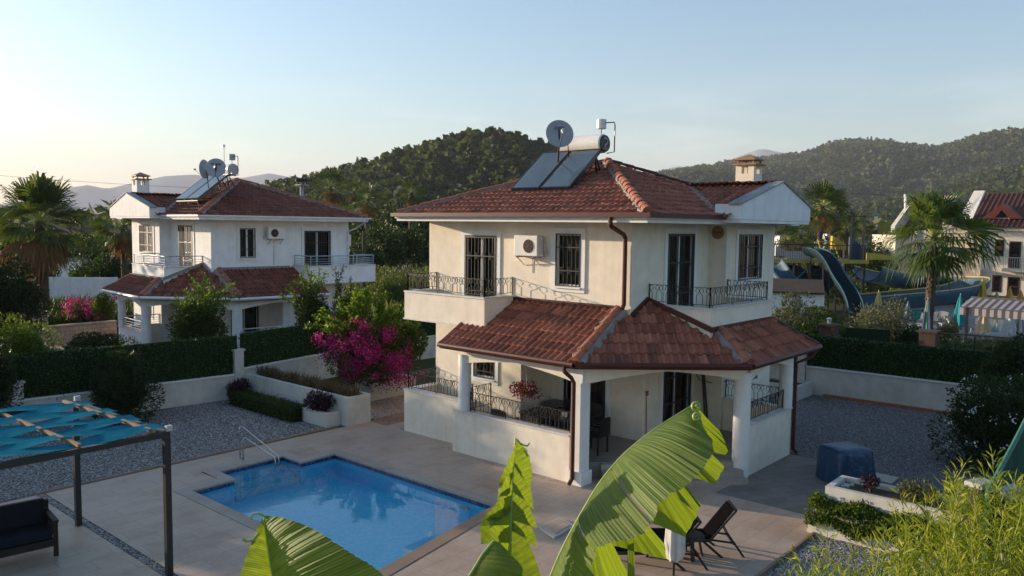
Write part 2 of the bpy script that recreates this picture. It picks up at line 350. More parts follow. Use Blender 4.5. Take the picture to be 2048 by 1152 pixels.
def bush(name,label,cat,c,r,n,size,m,group=None,nb=14,sub=.42,asp=.5,stem=True,core=.6,parent=None,tone=.5,base=0):
    r=np.array(r,float)*np.ones(3); c=np.array(c,float)
    if base==0 and c[2]-r[2]>.35 and stem: top=c[2]+r[2]; r[2]=(top-.2)/2; c[2]=top-r[2]; n=int(n*1.25)
    t=parent or thing(name,label,cat,(c[0],c[1],base),group=group)
    P,D,lb=crownpts(c,r,n,nb,sub,core); P[:,2]=np.maximum(P[:,2],base+.02)
    D=D+NR.normal(size=D.shape)*.6; rn=np.clip(lb*tone+NR.random(n)*(1-tone),0,1)
    leaves('foliage',P,D,size*(.6+.8*NR.random(n)),m,t,asp,rn)
    if stem:
        b=MB()
        for i in range(7):
            e=c+unit(NR.normal(size=3)+np.array([0,0,.8]))*r*.7; s0=np.array([c[0]+rnd.uniform(-.1,.1)*r[0],c[1]+rnd.uniform(-.1,.1)*r[1],base])
            mid=(s0+e)/2+NR.normal(size=3)*.06*r[0]; b.tube([s0,mid,e],[.035*r[0]+.01,.025*r[0]+.006,.008],5)
        b.build('stem','trunk',t)
    return t
def shoots(P0,dirs,lens,per,size,grav=.25):
    """leafy arching shoots: returns leaf arrays + stem polylines"""
    Ps=[];Ds=[];st=[]
    for p,d,L in zip(P0,dirs,lens):
        d=d/np.linalg.norm(d); pts=[]; k=int(per*L)+4
        for i in range(k):
            t=i/(k-1); q=p+d*L*t-np.array([0,0,grav*L*t*t*.5]); Ps.append(q+NR.normal(size=3)*.02); Ds.append(unit(NR.normal(size=3)*.9+d*.6)); 
            if i%4==0 or i==k-1: pts.append(q)
        st.append(pts)
    return np.array(Ps),np.array(Ds),st
def fanpalm(name,label,base,h,Rc,nf=46,nb=18,m='leaf_palm',skirt=0,skirtlen=.5,tr=.16,group=None,lean=(0,0),seed=1,cat='palm tree',el=(-50,82),drop=.35):
    rs=np.random.default_rng(seed); base=np.array(base,float); t=thing(name,label,cat,base,group=group)
    top=base+np.array([lean[0],lean[1],h]); b=MB()
    pts=[base+(top-base)*k/10+np.array([lean[0]*.15*math.sin(k/10*PI),0,0]) for k in range(11)]
    rad=[tr*(1.45 if k==0 else 1.12-.25*k/10)*(1+.05*rs.random()) for k in range(11)]
    b.tube(pts,rad,10); 
    for k in range(int(h*7)):      # leaf-base scars
        z=k/(h*7); p=base+(top-base)*z; a=rs.random()*2*PI; rr=tr*(1.1-.22*z)
        q=p+np.array([math.cos(a),math.sin(a),0])*rr*.9; b.bar(q,q+np.array([math.cos(a)*.05,math.sin(a)*.05,.09]),.11*tr/.16,.04)
    b.build('trunk','palm_trunk',t)
    def fronds(n,e0,e1,Rl,mm,nm,dr,closed=1.,jit=1):
        Vs=[];Fs=[];rn=[];b2=MB()
        for i in range(n):
            a=2*PI*(i*.381966+rs.random()*.08); e=R(e0+(e1-e0)*((i+.5)/n)**.9+rs.normal()*5)
            d=np.array([math.cos(a)*math.cos(e),math.sin(a)*math.cos(e),math.sin(e)]); Rl_=Rl; Rl=Rl*(.72+.42*rs.random()); pl=Rl*(.42+.1*rs.random())
            p0=top+np.array([0,0,-.1]); p1=p0+d*pl*.6+np.array([0,0,.02]); p2=p0+d*pl-np.array([0,0,dr*.12*pl])
            if nm!='dead_skirt' or i%3==0: b2.tube([p0,p1,p2],[.022*Rl/2,.016*Rl/2,.010*Rl/2],4,cap=False)
            f=unit(p2-p1); s=unit(np.cross(f,[0,0,1.])+1e-6); nn=np.cross(s,f); tone=rs.random()
            roll=rs.normal()*.35; s,nn=s*math.cos(roll)+nn*math.sin(roll),nn*math.cos(roll)-s*math.sin(roll)
            LR=Rl; Rl=Rl_
            for j in range(nb):
                th=R(-82+164*(j+.5)/nb)*closed; L=LR*.62*(1-.28*abs(th)/1.4)*(.85+.25*rs.random())
                bd=unit(f*math.cos(th)+s*math.sin(th)+nn*.12*math.cos(th)); sd=unit(np.cross(nn,bd)); w=L*.036
                q0=p2; q1=p2+bd*L*.5-np.array([0,0,dr*.10*L]); q2=p2+bd*L*.8-np.array([0,0,dr*.32*L])+rs.normal(size=3)*.02*L; q3=p2+bd*L*.97-np.array([0,0,dr*(.75+.3*rs.random())*L])
                k=len(Vs); Vs+= [q0,q1+sd*w,q1-sd*w,q2+sd*w*.8,q2-sd*w*.8,q3]; rn+=[tone*.6+.4*rs.random()]*6
                Fs+=[[k,k+1,k+2,k+2],[k+1,k+3,k+4,k+2],[k+3,k+5,k+5,k+4]]
        Fs=[ (f[:3] if f[2]==f[3] else ([f[0],f[1],f[3]] if f[1]==f[2] else f)) for f in Fs]
        o=npmesh(nm,Vs,Fs,mm,t,rn=rn); b2.build('petioles','palm_trunk' if nm=='dead_skirt' else 'bamboo_culm',t)
    fronds(nf,el[0],el[1],Rc,m,'fronds',drop)
    if skirt: fronds(skirt,-88,-38,Rc*skirtlen,'leaf_dead','dead_skirt',.5,.6)
    return t
# ---------------------------------------------------------------- HOUSE (local frame: a along the shaded side, b along the sunny side)
def wall_panel(mb,p0,p1,z0,z1,ops,rec=.12):
    """front skin between plan points p0->p1 with openings (u0,u1,z0,z1) and reveals going inward (left of travel)"""
    p0=np.array(p0,float);p1=np.array(p1,float); L=np.linalg.norm(p1-p0); d=(p1-p0)/L; n=np.array([-d[1],d[0]])
    us=sorted({0,L,*[o[0] for o in ops],*[o[1] for o in ops]}); zs=sorted({z0,z1,*[o[2] for o in ops],*[o[3] for o in ops]})
    W=lambda u,z,e=0:(p0[0]+d[0]*u+n[0]*e,p0[1]+d[1]*u+n[1]*e,z)
    for i in range(len(us)-1):
        for j in range(len(zs)-1):
            u=(us[i]+us[i+1])/2; z=(zs[j]+zs[j+1])/2
            if any(o[0]<u<o[1] and o[2]<z<o[3] for o in ops): continue
            mb.add([W(us[i],zs[j]),W(us[i+1],zs[j]),W(us[i+1],zs[j+1]),W(us[i],zs[j+1])],[(0,1,2,3)])
    for o in ops:
        c=[(o[0],o[2]),(o[1],o[2]),(o[1],o[3]),(o[0],o[3])]
        for k in range(4):
            a,b=c[k],c[(k+1)%4]; mb.add([W(*a),W(*b),W(*b,rec),W(*a,rec)],[(0,1,2,3)])
class Frame:   # helper placing things on a wall: u along, e outward, z up
    def __init__(s,p0,p1,T): s.p0=np.array(p0,float);p1=np.array(p1,float); s.d=(p1-s.p0)/np.linalg.norm(p1-s.p0); s.n=np.array([s.d[1],-s.d[0]]); s.T=T
    def P(s,u,e,z): return (s.p0[0]+s.d[0]*u+s.n[0]*e,s.p0[1]+s.d[1]*u+s.n[1]*e,z)
    def mb(s): return MB(lambda q: s.T(s.P(*q)))
def scroll(mb,P,c,z,r,sg,rr):   # small spiral in plane given by P(u,z)
    pts=[]
    for i in range(9):
        t=i/8; a=PI/2-sg*0+t*PI*1.5; q=r*(1-.55*t); pts.append(P(c-sg*math.cos(a-PI)*q*0+sg*q*math.sin(t*PI*1.5),z+q*math.cos(t*PI*1.5)))
    mb.tube(pts,rr,4,cap=False)
def iron_rail(mb,p,q,z,h=.47,unit_w=.26,r=.008):
    p=np.array(p,float);q=np.array(q,float); L=np.linalg.norm(q-p); d=(q-p)/L; n=max(1,round(L/unit_w)); w=L/n
    P=lambda u,zz:(p[0]+d[0]*u,p[1]+d[1]*u,zz)
    mb.bar(P(0,z+h),P(L,z+h),.03,.012); mb.bar(P(0,z+.06),P(L,z+.06),.014,.014)
    for u in (0,L): mb.bar(P(u,z),P(u,z+h+.02),.024,.024,up=(d[0],d[1],0))
    for k in range(0,n,4): mb.bar(P(k*w+w/2,z),P(k*w+w/2,z+.06),.016,.016,up=(d[0],d[1],0))
    for k in range(n):
        c=(k+.5)*w
        for s in (-1,1):
            pts=[P(c+s*w*.20,z+.06),P(c+s*w*.20,z+h*.58)]
            for i in range(1,6):
                t=i/5; pts.append(P(c+s*w*(.20+.27*math.sin(t*PI/2)),z+h*(.58+.26*t)))
            for i in range(1,8):
                a=i/7*PI*1.35; pts.append(P(c+s*(w*.47-w*.17+w*.17*math.cos(a)),z+h*.84+h*.13*math.sin(a)))
            mb.tube(pts,r,4,cap=False)
def bar_rail(mb,p,q,z,h=.42,rows=3):
    p=np.array(p,float);q=np.array(q,float); L=np.linalg.norm(q-p); d=(q-p)/L; P=lambda u,zz:(p[0]+d[0]*u,p[1]+d[1]*u,zz)
    mb.tube([P(-.04,z+h),P(L+.04,z+h)],.026,6)
    for i in range(rows): mb.tube([P(0,z+h*(i+.7)/(rows+1)),P(L,z+h*(i+.7)/(rows+1))],.011,5)
    n=max(1,round(L/1.0))
    for k in range(n+1): mb.bar(P(L*k/n,z),P(L*k/n,z+h),.035,.035,up=(d[0],d[1],0))
def tileplane(name,O,U,Vd,umin,umax,vmax,clips,m,parent,T,seed=0,tw=.19,th=.36):
    """O eave origin, U unit along eave, Vd unit up the slope; clips: list of (point,normal) keeping the side the normal points to"""
    O=np.array(O,float);U=unit(np.array(U,float));Vd=unit(np.array(Vd,float)); Nn=unit(np.cross(U,Vd)); 
    if Nn[2]<0: Nn=-Nn
    rs=np.random.default_rng(seed); c0=int(math.floor(umin/tw));c1=int(math.ceil(umax/tw)); nr=int(math.ceil(vmax/th))
    prof=[(0,.006),(.10,.0),(.42,.0),(.56,.030),(.72,.048),(.88,.034),(1.,.006)]
    vs=[];fs=[];uv=[]
    for j in range(nr):
        for i in range(c0,c1):
            jt=rs.normal()*.004; js=rs.normal()*.006; lift=.036+abs(rs.normal())*.004; k=len(vs)
            for (t,hh) in prof:
                u=(i+t)*tw
                for a,(v,o) in enumerate(((j*th-.025+js,lift),(j*th-.02+js,lift+.004),((j+1)*th,.004))):
                    o2=o+hh+jt
                    if a==0: o2=.0
                    vs.append(O+U*u+Vd*v+Nn*o2); uv.append((i+.5,j+.5+seed))
            for a in range(len(prof)-1):
                for b in range(2): q=k+a*3+b; fs.append((q,q+3,q+4,q+1))
    bm=bmesh.new(); BV=[bm.verts.new(v) for v in vs]; ul=bm.loops.layers.uv.new('UVMap')
    for f in fs:
        ff=bm.faces.new([BV[i] for i in f])
        for lp,i in zip(ff.loops,f): lp[ul].uv=uv[i]
    for (p,nrm) in clips:
        bmesh.ops.bisect_plane(bm,geom=bm.verts[:]+bm.edges[:]+bm.faces[:],plane_co=Vector(p),plane_no=Vector(nrm),clear_inner=True)
    me=bpy.data.meshes.new(name)
    for v in bm.verts: v.co=Vector(T(tuple(v.co)))
    if parent is not None:
        og=ORG[parent.name]
        for v in bm.verts: v.co-=Vector(og)
    bm.to_mesh(me); bm.free(); me.materials.append(MT[m]); return link(name,me,parent)
def ridge(name,p,q,m,parent,T,r=.10,L=.36,mortar=True,seed=0,patchy=1.):
    p=np.array(p,float);q=np.array(q,float); D=np.linalg.norm(q-p); d=(q-p)/D; rs=np.random.default_rng(seed)
    s=unit(np.cross(d,[0,0,1.])); nn=np.cross(s,d); mb=MB(T); n=int(D/L)
    for k in range(n+1):
        a=p+d*k*L; b=p+d*min(D,(k+1)*L+.05); off=nn*(.035+rs.normal()*.006)+s*rs.normal()*.008
        vs=[]
        for c,rr in((a,r*1.12),(b,r*.86)):
            for i in range(7):
                t=PI*i/6; vs.append(tuple(c+off+s*rr*math.cos(t)+nn*(rr*math.sin(t)*.9)))
        mb.add(vs,[(i,i+1,8+i,7+i) for i in range(6)]+[tuple(range(7)),tuple(range(7,14))])
    o=mb.build(name,m,parent)
    if mortar:
        mo=MB(T); k=int(D/.12); prev=None
        for i in range(k+1):
            c=p+d*D*i/k; w1=r*(1.15+.75*rs.random()*patchy);w2=r*(1.15+.75*rs.random()*patchy); h=.03+.02*rs.random()
            cur=[tuple(c+s*w1-nn*.10+nn*0),tuple(c+s*w1*.8+nn*h),tuple(c-s*w2*.8+nn*h),tuple(c-s*w2-nn*.10)]
            if prev: mo.add(prev+cur,[(0,4,5,1),(1,5,6,2),(2,6,7,3)])
            prev=cur
        mo.build('mortar','mortar',o)
    return o
def grille(f,u0,u1,z0,z1,name,parent,door=False,n=None,cross=(),e=.02,T=None,m='black_iron',ornate=True,fr=.05):
    mb=f.mb(); w=fr
    for a in((u0,u0+w,z0,z1),(u1-w,u1,z0,z1),(u0+w,u1-w,z1-w,z1),(u0+w,u1-w,z0,z0+w)): 
        mb.box(a[0],a[1],e,e+.03,a[2],a[3])
    n=n or int((u1-u0)/.13)
    for k in range(1,n):
        u=u0+(u1-u0)*k/n; mb.box(u-.007,u+.007,e+.008,e+.022,z0+w,z1-w)
    for z in cross: mb.box(u0+w,u1-w,e+.003,e+.027,z-.014,z+.014)
    if ornate:
        for z in cross:
            for k in range(1,n,2):
                u=u0+(u1-u0)*(k+.5)/n
                for sg in(-1,1):
                    pts=[(u+sg*.045*math.sin(t*PI/3),e+.03,z+.03+.055*t/3*1.0) for t in range(4)]; mb.tube(pts,.007,4,cap=False)
                    pts=[(u+sg*.045*math.sin(t*PI/3),e+.03,z-.03-.055*t/3) for t in range(4)]; mb.tube(pts,.007,4,cap=False)
    return mb.build(name,m,parent)
def opening(f,u0,u1,z0,z1,kind,parent,style,bars=True,sash=2,sur=.14,cross=None,curt=True):
    """surround, sash frame, pane, curtain, iron bars of one window or door; f is the wall Frame"""
    nm='window' if kind=='window' else 'door'
    mb=f.mb(); e=.035
    zb=z0 if kind=='door' else z0-sur
    mb.box(u0-sur,u0,.0,e,zb,z1+sur); mb.box(u1,u1+sur,0,e,zb,z1+sur); mb.box(u0,u1,0,e,z1,z1+sur)
    if kind=='window': mb.box(u0,u1,0,e,z0-sur,z0); mb.box(u0-.03,u1+.03,e,e+.05,z0-.045,z0-.003)
    root=mb.build(nm,'white_trim',parent)
    mb=f.mb(); w=.055; fm='white_metal' if not style.get('darksash') else 'black_iron'
    for a in((u0,u0+w,z0,z1),(u1-w,u1,z0,z1),(u0+w,u1-w,z1-w,z1),(u0+w,u1-w,z0,z0+w)): mb.box(a[0],a[1],-.10,-.045,a[2],a[3])
    for k in range(1,sash):
        u=u0+(u1-u0)*k/sash; mb.box(u-.04,u+.04,-.10,-.045,z0+w,z1-w)
    mb.build('frame',fm,root)
    f.mb().add([(u0,-.075,z0),(u1,-.075,z0),(u1,-.075,z1),(u0,-.075,z1)],[(0,1,2,3)]).build('pane','glass_dark' if style.get('twin') else 'glass',root)
    if curt:
        mb=f.mb(); K=36; vs=[];
        for k in range(K+1):
            u=u0+(u1-u0)*k/K; ee=-.22-.035*math.sin(k*1.9)-.02*math.sin(k*.7); vs+=[(u,ee,z0+.02),(u,ee,z1-.02)]
        if curt=='half': vs=[v for v in vs if v[0]>u0+(u1-u0)*.45]
        mb.add(vs,[(2*k,2*k+2,2*k+3,2*k+1) for k in range(len(vs)//2-1)]).build('curtain','curtain',root,smooth=True)
    if bars:
        grille(f,u0+.01,u1-.01,z0+.01,z1-.01,'gate' if kind=='door' else 'window_bars',root,cross=cross or ((z0+(z1-z0)*.3,z0+(z1-z0)*.74)),fr=.06 if kind=='door' else .02,n=max(5,int((u1-u0)/.125)),ornate=style.get('ornate',True))
    return root
def house(root,T,st):
    W0=st['wall']; bt=st['metal']
    # ---- upper storey
    up=[(0,0),(3.92,0),(3.92,-.52),(7.1,-.52),(7.1,7.08),(0,7.08)]
    wb=MB(T)
    fA=Frame((0,7.08),(0,0),T); fC=Frame((0,0),(3.92,0),T); fR=Frame((3.92,0),(3.92,-.52),T); fB=Frame((3.92,-.52),(7.1,-.52),T)
    dA=(1.5,2.72,3.45,5.68); wA=(4.78,5.58,4.42,5.78)     # u measured from far end of wall A
    if st['twin']: dA=(1.05,2.5,3.5,5.62); wA=(5.0,5.75,4.42,5.72)
    dC=(1.64,3.03,3.5,5.81); wB=(.69,2.24,4.5,5.80)
    wall_panel(wb,(0,7.08),(0,0),3.2,6.12,[dA,wA]); wall_panel(wb,(0,0),(3.92,0),3.2,6.12,[dC]); wall_panel(wb,(3.92,0),(3.92,-.52),3.2,6.12,[])
    wall_panel(wb,(3.92,-.52),(7.1,-.52),3.2,6.12,[wB]); wall_panel(wb,(7.1,-.52),(7.1,7.08),3.2,6.12,[]); wall_panel(wb,(7.1,7.08),(0,7.08),3.2,6.12,[])
    wb.prism(up,6.121,6.16).prism([(.3,.3),(6.8,.3),(6.8,6.8),(.3,6.8)],3.1,3.16)
    wb.build('upper_wall',W0,root)
    opening(fA,*dA,'door',root,st); opening(fA,*wA,'window',root,st,sash=1 if not st['twin'] else 2); opening(fC,*dC,'door',root,st,curt='half',cross=(4.25,5.05,)); opening(fB,*wB,'window',root,st,curt='half',cross=(4.85,5.45))
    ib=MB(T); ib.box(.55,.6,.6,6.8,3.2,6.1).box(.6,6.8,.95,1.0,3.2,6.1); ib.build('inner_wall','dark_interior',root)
    # ---- lower storey
    low=[(0,6.78),(0,3.44),(1.3,3.44),(1.3,.38),(3.9,.38),(3.9,-.52),(7.1,-.52),(7.1,6.78)]
    lb=MB(T); g=[Frame(low[i],low[i+1],T) for i in range(7)]
    wl=(1.58,2.39,1.66,2.32); d1=(.50,1.9,.5,2.55); d2=(.95,2.46,.5,2.55); bw=(1.0,2.22,1.55,2.3)
    ops={0:[wl],2:[d1],3:[d2],5:[bw]}
    for i in range(7): wall_panel(lb,low[i],low[i+1],0,3.2,ops.get(i,[]))
    wall_panel(lb,low[7],low[0],0,3.2,[]); lb.prism(low,3.201,3.24)
    lb.box(.9,1.0,3.6,6.6,.3,3).build('lower_wall',st['wall_low'],root)
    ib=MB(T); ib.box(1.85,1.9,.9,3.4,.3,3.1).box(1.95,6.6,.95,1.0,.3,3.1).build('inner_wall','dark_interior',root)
    opening(g[0],*wl,'window',root,st,sash=1); opening(g[2],*d1,'door',root,st); opening(g[3],*d2,'door',root,st,curt=False,cross=(1.2,1.9)); opening(g[5],*bw,'window',root,st)
    # ---- porch: plinth parapets, floor, steps, columns, arched beams
    pz=st['pz']; zA,zB=1.10,1.24
    pf=MB(T); pf.prism([(-1.6,-.0+.75),(-1.6,4.1),(-.01,4.1),(-.01,3.43),(1.29,3.43),(1.29,.37),(3.89,.37),(3.89,-2.2),(1.7,-2.2),(.2,-.9)][::1],.02,pz); pf.build('porch_floor','porch_tile',root)
    sp=MB(T)   # steps across the diagonal opening
    A=np.array([-1.28,.30]);B=np.array([1.55,-2.3]); dg=(B-A)/np.linalg.norm(B-A); nd=np.array([dg[1],-dg[0]]); 
    if nd@np.array([1,1])>0: nd=-nd
    for k,(o,z) in enumerate(((.02,pz-.02),(.30,pz*.62),(.58,pz*.3))):
        a=A+dg*.35; b=B-dg*.12
        sp.prism([tuple(a+nd*(o-.9)),tuple(b+nd*(o-.9)),tuple(b+nd*o),tuple(a+nd*o)],0,z)
    sp.build('steps','coping_light',root)
    par=MB(T); cp=MB(T)
    def para(p,q,z,t=.2,inn=1,ov=.04):
        p=np.array(p,float);q=np.array(q,float);d=(q-p)/np.linalg.norm(q-p);n=np.array([-d[1],d[0]])*inn
        pp_=MB(T).prism([tuple(p),tuple(q),tuple(q+n*t),tuple(p+n*t)],0,z).build('parapet',W0,root)
        MB(T).prism([tuple(p-n*ov),tuple(q-n*ov),tuple(q+n*(t+ov)),tuple(p+n*(t+ov))],z+.001,z+.045).build('coping','marble',pp_)
    para((-1.7,4.14),(-1.7,.50),zA,inn=1)         # sunny side
    para((-1.2,6.83),(-1.2,4.145),1.20,inn=1); para((-.02,6.83),(-.99,6.83),1.20,inn=1)
    par.box(-1.70,-1.2,4.146,4.34,0,zA)
    para((1.5,-2.37),(4.2,-2.37),zB,inn=1); para((4.2,-2.16),(4.2,-.53),zB,inn=1)
    par.build('parapet',W0,root)
    cm='white_trim' if not st['twin'] else W0
    for (x,y,z0) in ((-1.6,4.0,zA+.04),(4.05,-2.26,zB+.04)): MB(T).tube([(x,y,z0),(x,y,2.62)],.17,20).build('column',cm,root) 
    MB(T).tube([(1.52,-2.22,0),(1.52,-2.22,2.55)],.20,20).build('column',cm,root)
    col=MB(T); col.add(*box8(-1.706,-1.394,.154,.466,0,2.845)); col.add(*box8(-1.76,-1.34,.10,.50,0,.32)); col.build('column',cm,root)
    bm_=MB(T)
    def arch(p,q,zt=2.84,z0=2.36,z1=2.62,t=.24,dv=.45):
        p=np.array(p,float);q=np.array(q,float);L=np.linalg.norm(q-p);d=(q-p)/L;n=np.array([-d[1],d[0]]);K=16;vs=[]
        for k in range(K+1):
            u=k/K*L; s=min(u,L-u); zb=z0+(z1-z0)*min(1,max(0,(s-.15)/(L*dv)))**.7 if s>.15 else z0
            for e in(-t/2,t/2):
                for z in(zb,zt): vs.append((p[0]+d[0]*u+n[0]*e,p[1]+d[1]*u+n[1]*e,z))
        fs=[]
        for k in range(K):
            a=4*k;b=a+4; fs+=[(a,b,b+1,a+1),(a+2,a+3,b+3,b+2),(a,a+2,b+2,b),(a+1,b+1,b+3,a+3)]
        bm_.add(vs,fs+[(0,1,3,2),(4*K,4*K+2,4*K+3,4*K+1)])
    arch((-1.58,4.15),(-1.58,.2)); arch((-1.52,.28),(1.55,-2.25),t=.26); arch((1.6,-2.25),(4.2,-2.25)); arch((-1.5,4.02),(-.01,4.02),t=.2); arch((4.06,-2.1),(4.06,-.53),t=.2)
    bm_.build('arched_beam',W0,root)
    # soffit under the porch roof
    sf=MB(T); sf.prism([(-1.95,4.45),(-.02,4.45),(-.02,3.42),(1.28,3.42),(1.28,.36),(3.88,.36),(3.88,-.54),(4.9,-.54),(4.75,-2.68),(.72,-2.68),(-1.95,.16)],2.85,2.87); sf.build('porch_ceiling',W0,root)
    # ---- porch roof planes
    rt=st['tile']; ze=2.86; s=.53; E0=np.array([-2.0,4.52]);E1=np.array([-2.0,.16]);E2=np.array([.70,-2.77]);E3=np.array([4.85,-2.77])
    k_=1/math.sqrt(1+s*s); sD=.67; kD=1/math.sqrt(1+sD*sD)
    dD=(E2-E1)/np.linalg.norm(E2-E1); nD=np.array([-dD[1],dD[0]])   # inward normal
    if nD@np.array([1,1])<0: nD=-nD
    def pl(o,n2,sl): return (lambda x,y: ze+sl*((x-o[0])*n2[0]+(y-o[1])*n2[1]))
    hipn=lambda n1,s1,n2,s2,o: ((o[0],o[1],0),(n1[0]*s1-n2[0]*s2,n1[1]*s1-n2[1]*s2,0))
    nA=np.array([1.,0]);nB=np.array([0,1.])
    h1=hipn(nD,sD,nA,s,E1); h2=hipn(nB,sD,nD,sD,E2)
    # plane A: lower where own height is smaller than D's
    tileplane('porch_roof',(-2,0,ze),(0,1,0),(k_,0,s*k_),-.2,4.7,2.35,[((0,E0[1],0),(0,-1,0)),h1,((.0,0,0),(-1,0,0))],rt,root,T,1)
    n1_=tuple(-x for x in h1[1]); n2_=tuple(-x for x in h2[1]); h3=((E3[0],E3[1],0),(-1.04,-.72,0))
    tileplane('porch_roof',(E1[0],E1[1],ze),(dD[0],dD[1],0),(nD[0]*kD,nD[1]*kD,sD*kD),-.3,4.3,2.6,[(h1[0],n1_),h2,((.76,0,0),(-1,0,0))],rt,root,T,2)
    tileplane('porch_roof',(E1[0],E1[1],ze),(dD[0],dD[1],0),(nD[0]*kD,nD[1]*kD,sD*kD),-.3,4.3,2.6,[(h1[0],n1_),h2,((.761,0,0),(1,0,0)),((0,-1.71,0),(0,-1,0))],rt,root,T,2)
    tileplane('porch_roof',(0,E2[1],ze),(1,0,0),(0,kD,sD*kD),.3,7.6,2.75,[(h2[0],n2_),h3,((0,-1.71,0),(0,-1,0))],rt,root,T,3)
    zb3=ze+sD*1.05; sl_=(zb3-ze)/.72; k4=1/math.sqrt(1+sl_*sl_)
    tileplane('porch_roof',(4.85,0,ze),(0,1,0),(-k4,0,sl_*k4),-2.8,-.53,.72/k4,[((E3[0],E3[1],0),(1.04,.72,0))],rt,root,T,3)
    hd=lambda a,b: np.array(a)
    # ridge lines
    dirh=np.array([-h1[1][1],h1[1][0]]); dirh=dirh/np.linalg.norm(dirh); 
    if dirh@np.array([1,1])<0: dirh=-dirh
    t1=(0-E1[0])/dirh[0]; P1=E1+dirh*t1; z1=ze+s*(P1[0]+2)
    ridge('hip_ridge',(E1[0]+.05,E1[1]+.02,ze+.05),(P1[0]-.05,P1[1],z1+.02),'ridge_tile',root,T,seed=4,r=.115,patchy=1.6)
    dirh=np.array([-h2[1][1],h2[1][0]]); dirh=dirh/np.linalg.norm(dirh)
    if dirh[1]<0: dirh=-dirh
    t2=(-1.76-E2[1])/dirh[1]; P2=E2+dirh*t2
    ridge('hip_ridge',(E2[0]+.02,E2[1]+.05,ze+.05),(P2[0],P2[1],ze+sD*(P2[1]-E2[1])+.03),'ridge_tile' ,root,T,seed=5,r=.11,patchy=2)
    ridge('hip_ridge',(E3[0]-.03,E3[1]+.03,ze+.03),(4.15,-1.76,ze+sD*1.02),'ridge_tile' if st['twin'] else 'gutter_brown',root,T,seed=6,r=.07,mortar=False)
    # flashing along walls
    fl=MB(T)
    def flash(p,q,w=.06,h=.12): fl.bar(p,q,w,h)
    flash((-.03,3.8,z1+.06),(-.03,P1[1]+.1,z1+.06)); zap=ze+sD*((.74-E1[0])*nD[0]+(0-E1[1])*nD[1])
    zc=ze+sD*((0-E1[0])*nD[0]+(-.03-E1[1])*nD[1]); zq=ze+sD*((.74-E1[0])*nD[0]+(-1.76-E1[1])*nD[1])
    flash((0.0,-.04,zc+.07),(.74,-.04,zap+.05)); flash((.71,-.02,zap+.05),(.71,-1.77,max(zq,ze+sD*1.01)+.05)); flash((.70,-1.77,ze+sD*1.0+.05),(4.15,-1.77,ze+sD*1.0+.05))
    fl.build('flashing',st['gut'] if not st['twin'] else 'mortar',root)
    # eave boards + gutters of the porch roof
    gt=MB(T); fb=MB(T); E=[(-2.0,4.52),(-2.0,.16),(.70,-2.77),(4.85,-2.77)]
    for i in range(3):
        a=np.array(E[i]);b=np.array(E[i+1]); d=(b-a)/np.linalg.norm(b-a); n=np.array([d[1],-d[0]])
        if n@np.array([1,1])>0: n=-n
        a0=a-d*.0; gt.tube([(*(a0+n*.06),ze-.0),(*(b+n*.06),ze-.0)],.062,8); fb.bar((*(a+n*.0),ze-.045),(*(b+n*.0),ze-.045),.05,.11)
    fb.bar((-2.0,4.53,ze-.02),(-.02,4.53,ze+1.1),.05,.14)
    fb.build('fascia',st['gut'] if not st['twin'] else 'wood_warm',root); gt.build('gutter',st['gut'] if not st['twin'] else 'white_metal',root)
    # ---- balconies
    b1=MB(T); c1=MB(T)
    def bpar(p,q,zb,zt=4.04,t=.15,s_=1,ov=.035):
        p=np.array(p,float);q=np.array(q,float);d=(q-p)/np.linalg.norm(q-p);n=np.array([-d[1],d[0]])*s_
        b1.prism([tuple(p),tuple(q),tuple(q+n*t),tuple(p+n*t)],zb,zt); c1.prism([tuple(p-n*ov),tuple(q-n*ov),tuple(q+n*(t+ov)),tuple(p+n*(t+ov))],zt+.001,zt+.042)
    bx=-1.2; y0,y1=3.70,6.82
    if st['twin']: bx=-1.35; y0,y1=4.0,7.6
    bpar((bx,y1),(bx,y0),3.3); bpar((bx+.151,y0),(-.001,y0),3.3); bpar((-.001,y1),(bx+.151,y1),3.3); b1.box(bx+.15,-.001,y0+.15,y1-.15,3.3,3.42)
    b1.build('balcony',W0,root); c1.box(bx-.03,-.003,y0-.03,y1+.03,3.262,3.298); c1.build('balcony_coping','marble',root); b1=MB(T); c1=MB(T)
    bpar((.74,-.001),(.74,-1.73),3.3); bpar((.891,-1.73),(4.10,-1.73),3.3); bpar((4.10,-1.58),(4.10,-.521),3.3); b1.box(.89,3.95,-1.58,-.002,3.3,3.42)
    b1.build('balcony',W0,root); c1.build('balcony_coping','marble',root)
    rl=MB(T); rr=MB(T); pr=MB(T); z=4.083
    if not st['twin']:
        rf=iron_rail
        for a,b in (((bx+.07,y1-.07),(bx+.07,y0+.07)),((bx+.07,y0+.07),(-.02,y0+.07)),((-.02,y1-.07),(bx+.07,y1-.07))): iron_rail(rl,a,b,z)
        for a,b in (((.81,-.02),(.81,-1.66)),((.81,-1.66),(4.03,-1.66)),((4.03,-1.66),(4.03,-.53))): iron_rail(rr,a,b,z)
        iron_rail(pr,(-1.6,3.78),(-1.6,.55),zA+.046,.50); pr.build('porch_railing',bt,root); pr=MB(T); iron_rail(pr,(-1.1,6.75),(-1.1,4.2),1.246,.46); iron_rail(pr,(-.03,6.75),(-1.1,6.75),1.246,.46); pr.build('porch_railing',bt,root); pr=MB(T); iron_rail(pr,(-1.42,3.95),(-.65,3.95),1.1,.62)
        pr.build('porch_railing',bt,root); pr=MB(T); iron_rail(pr,(1.75,-2.27),(3.86,-2.27),zB+.046,.48); iron_rail(pr,(4.10,-2.05),(4.10,-.55),zB+.046,.48)
    else:
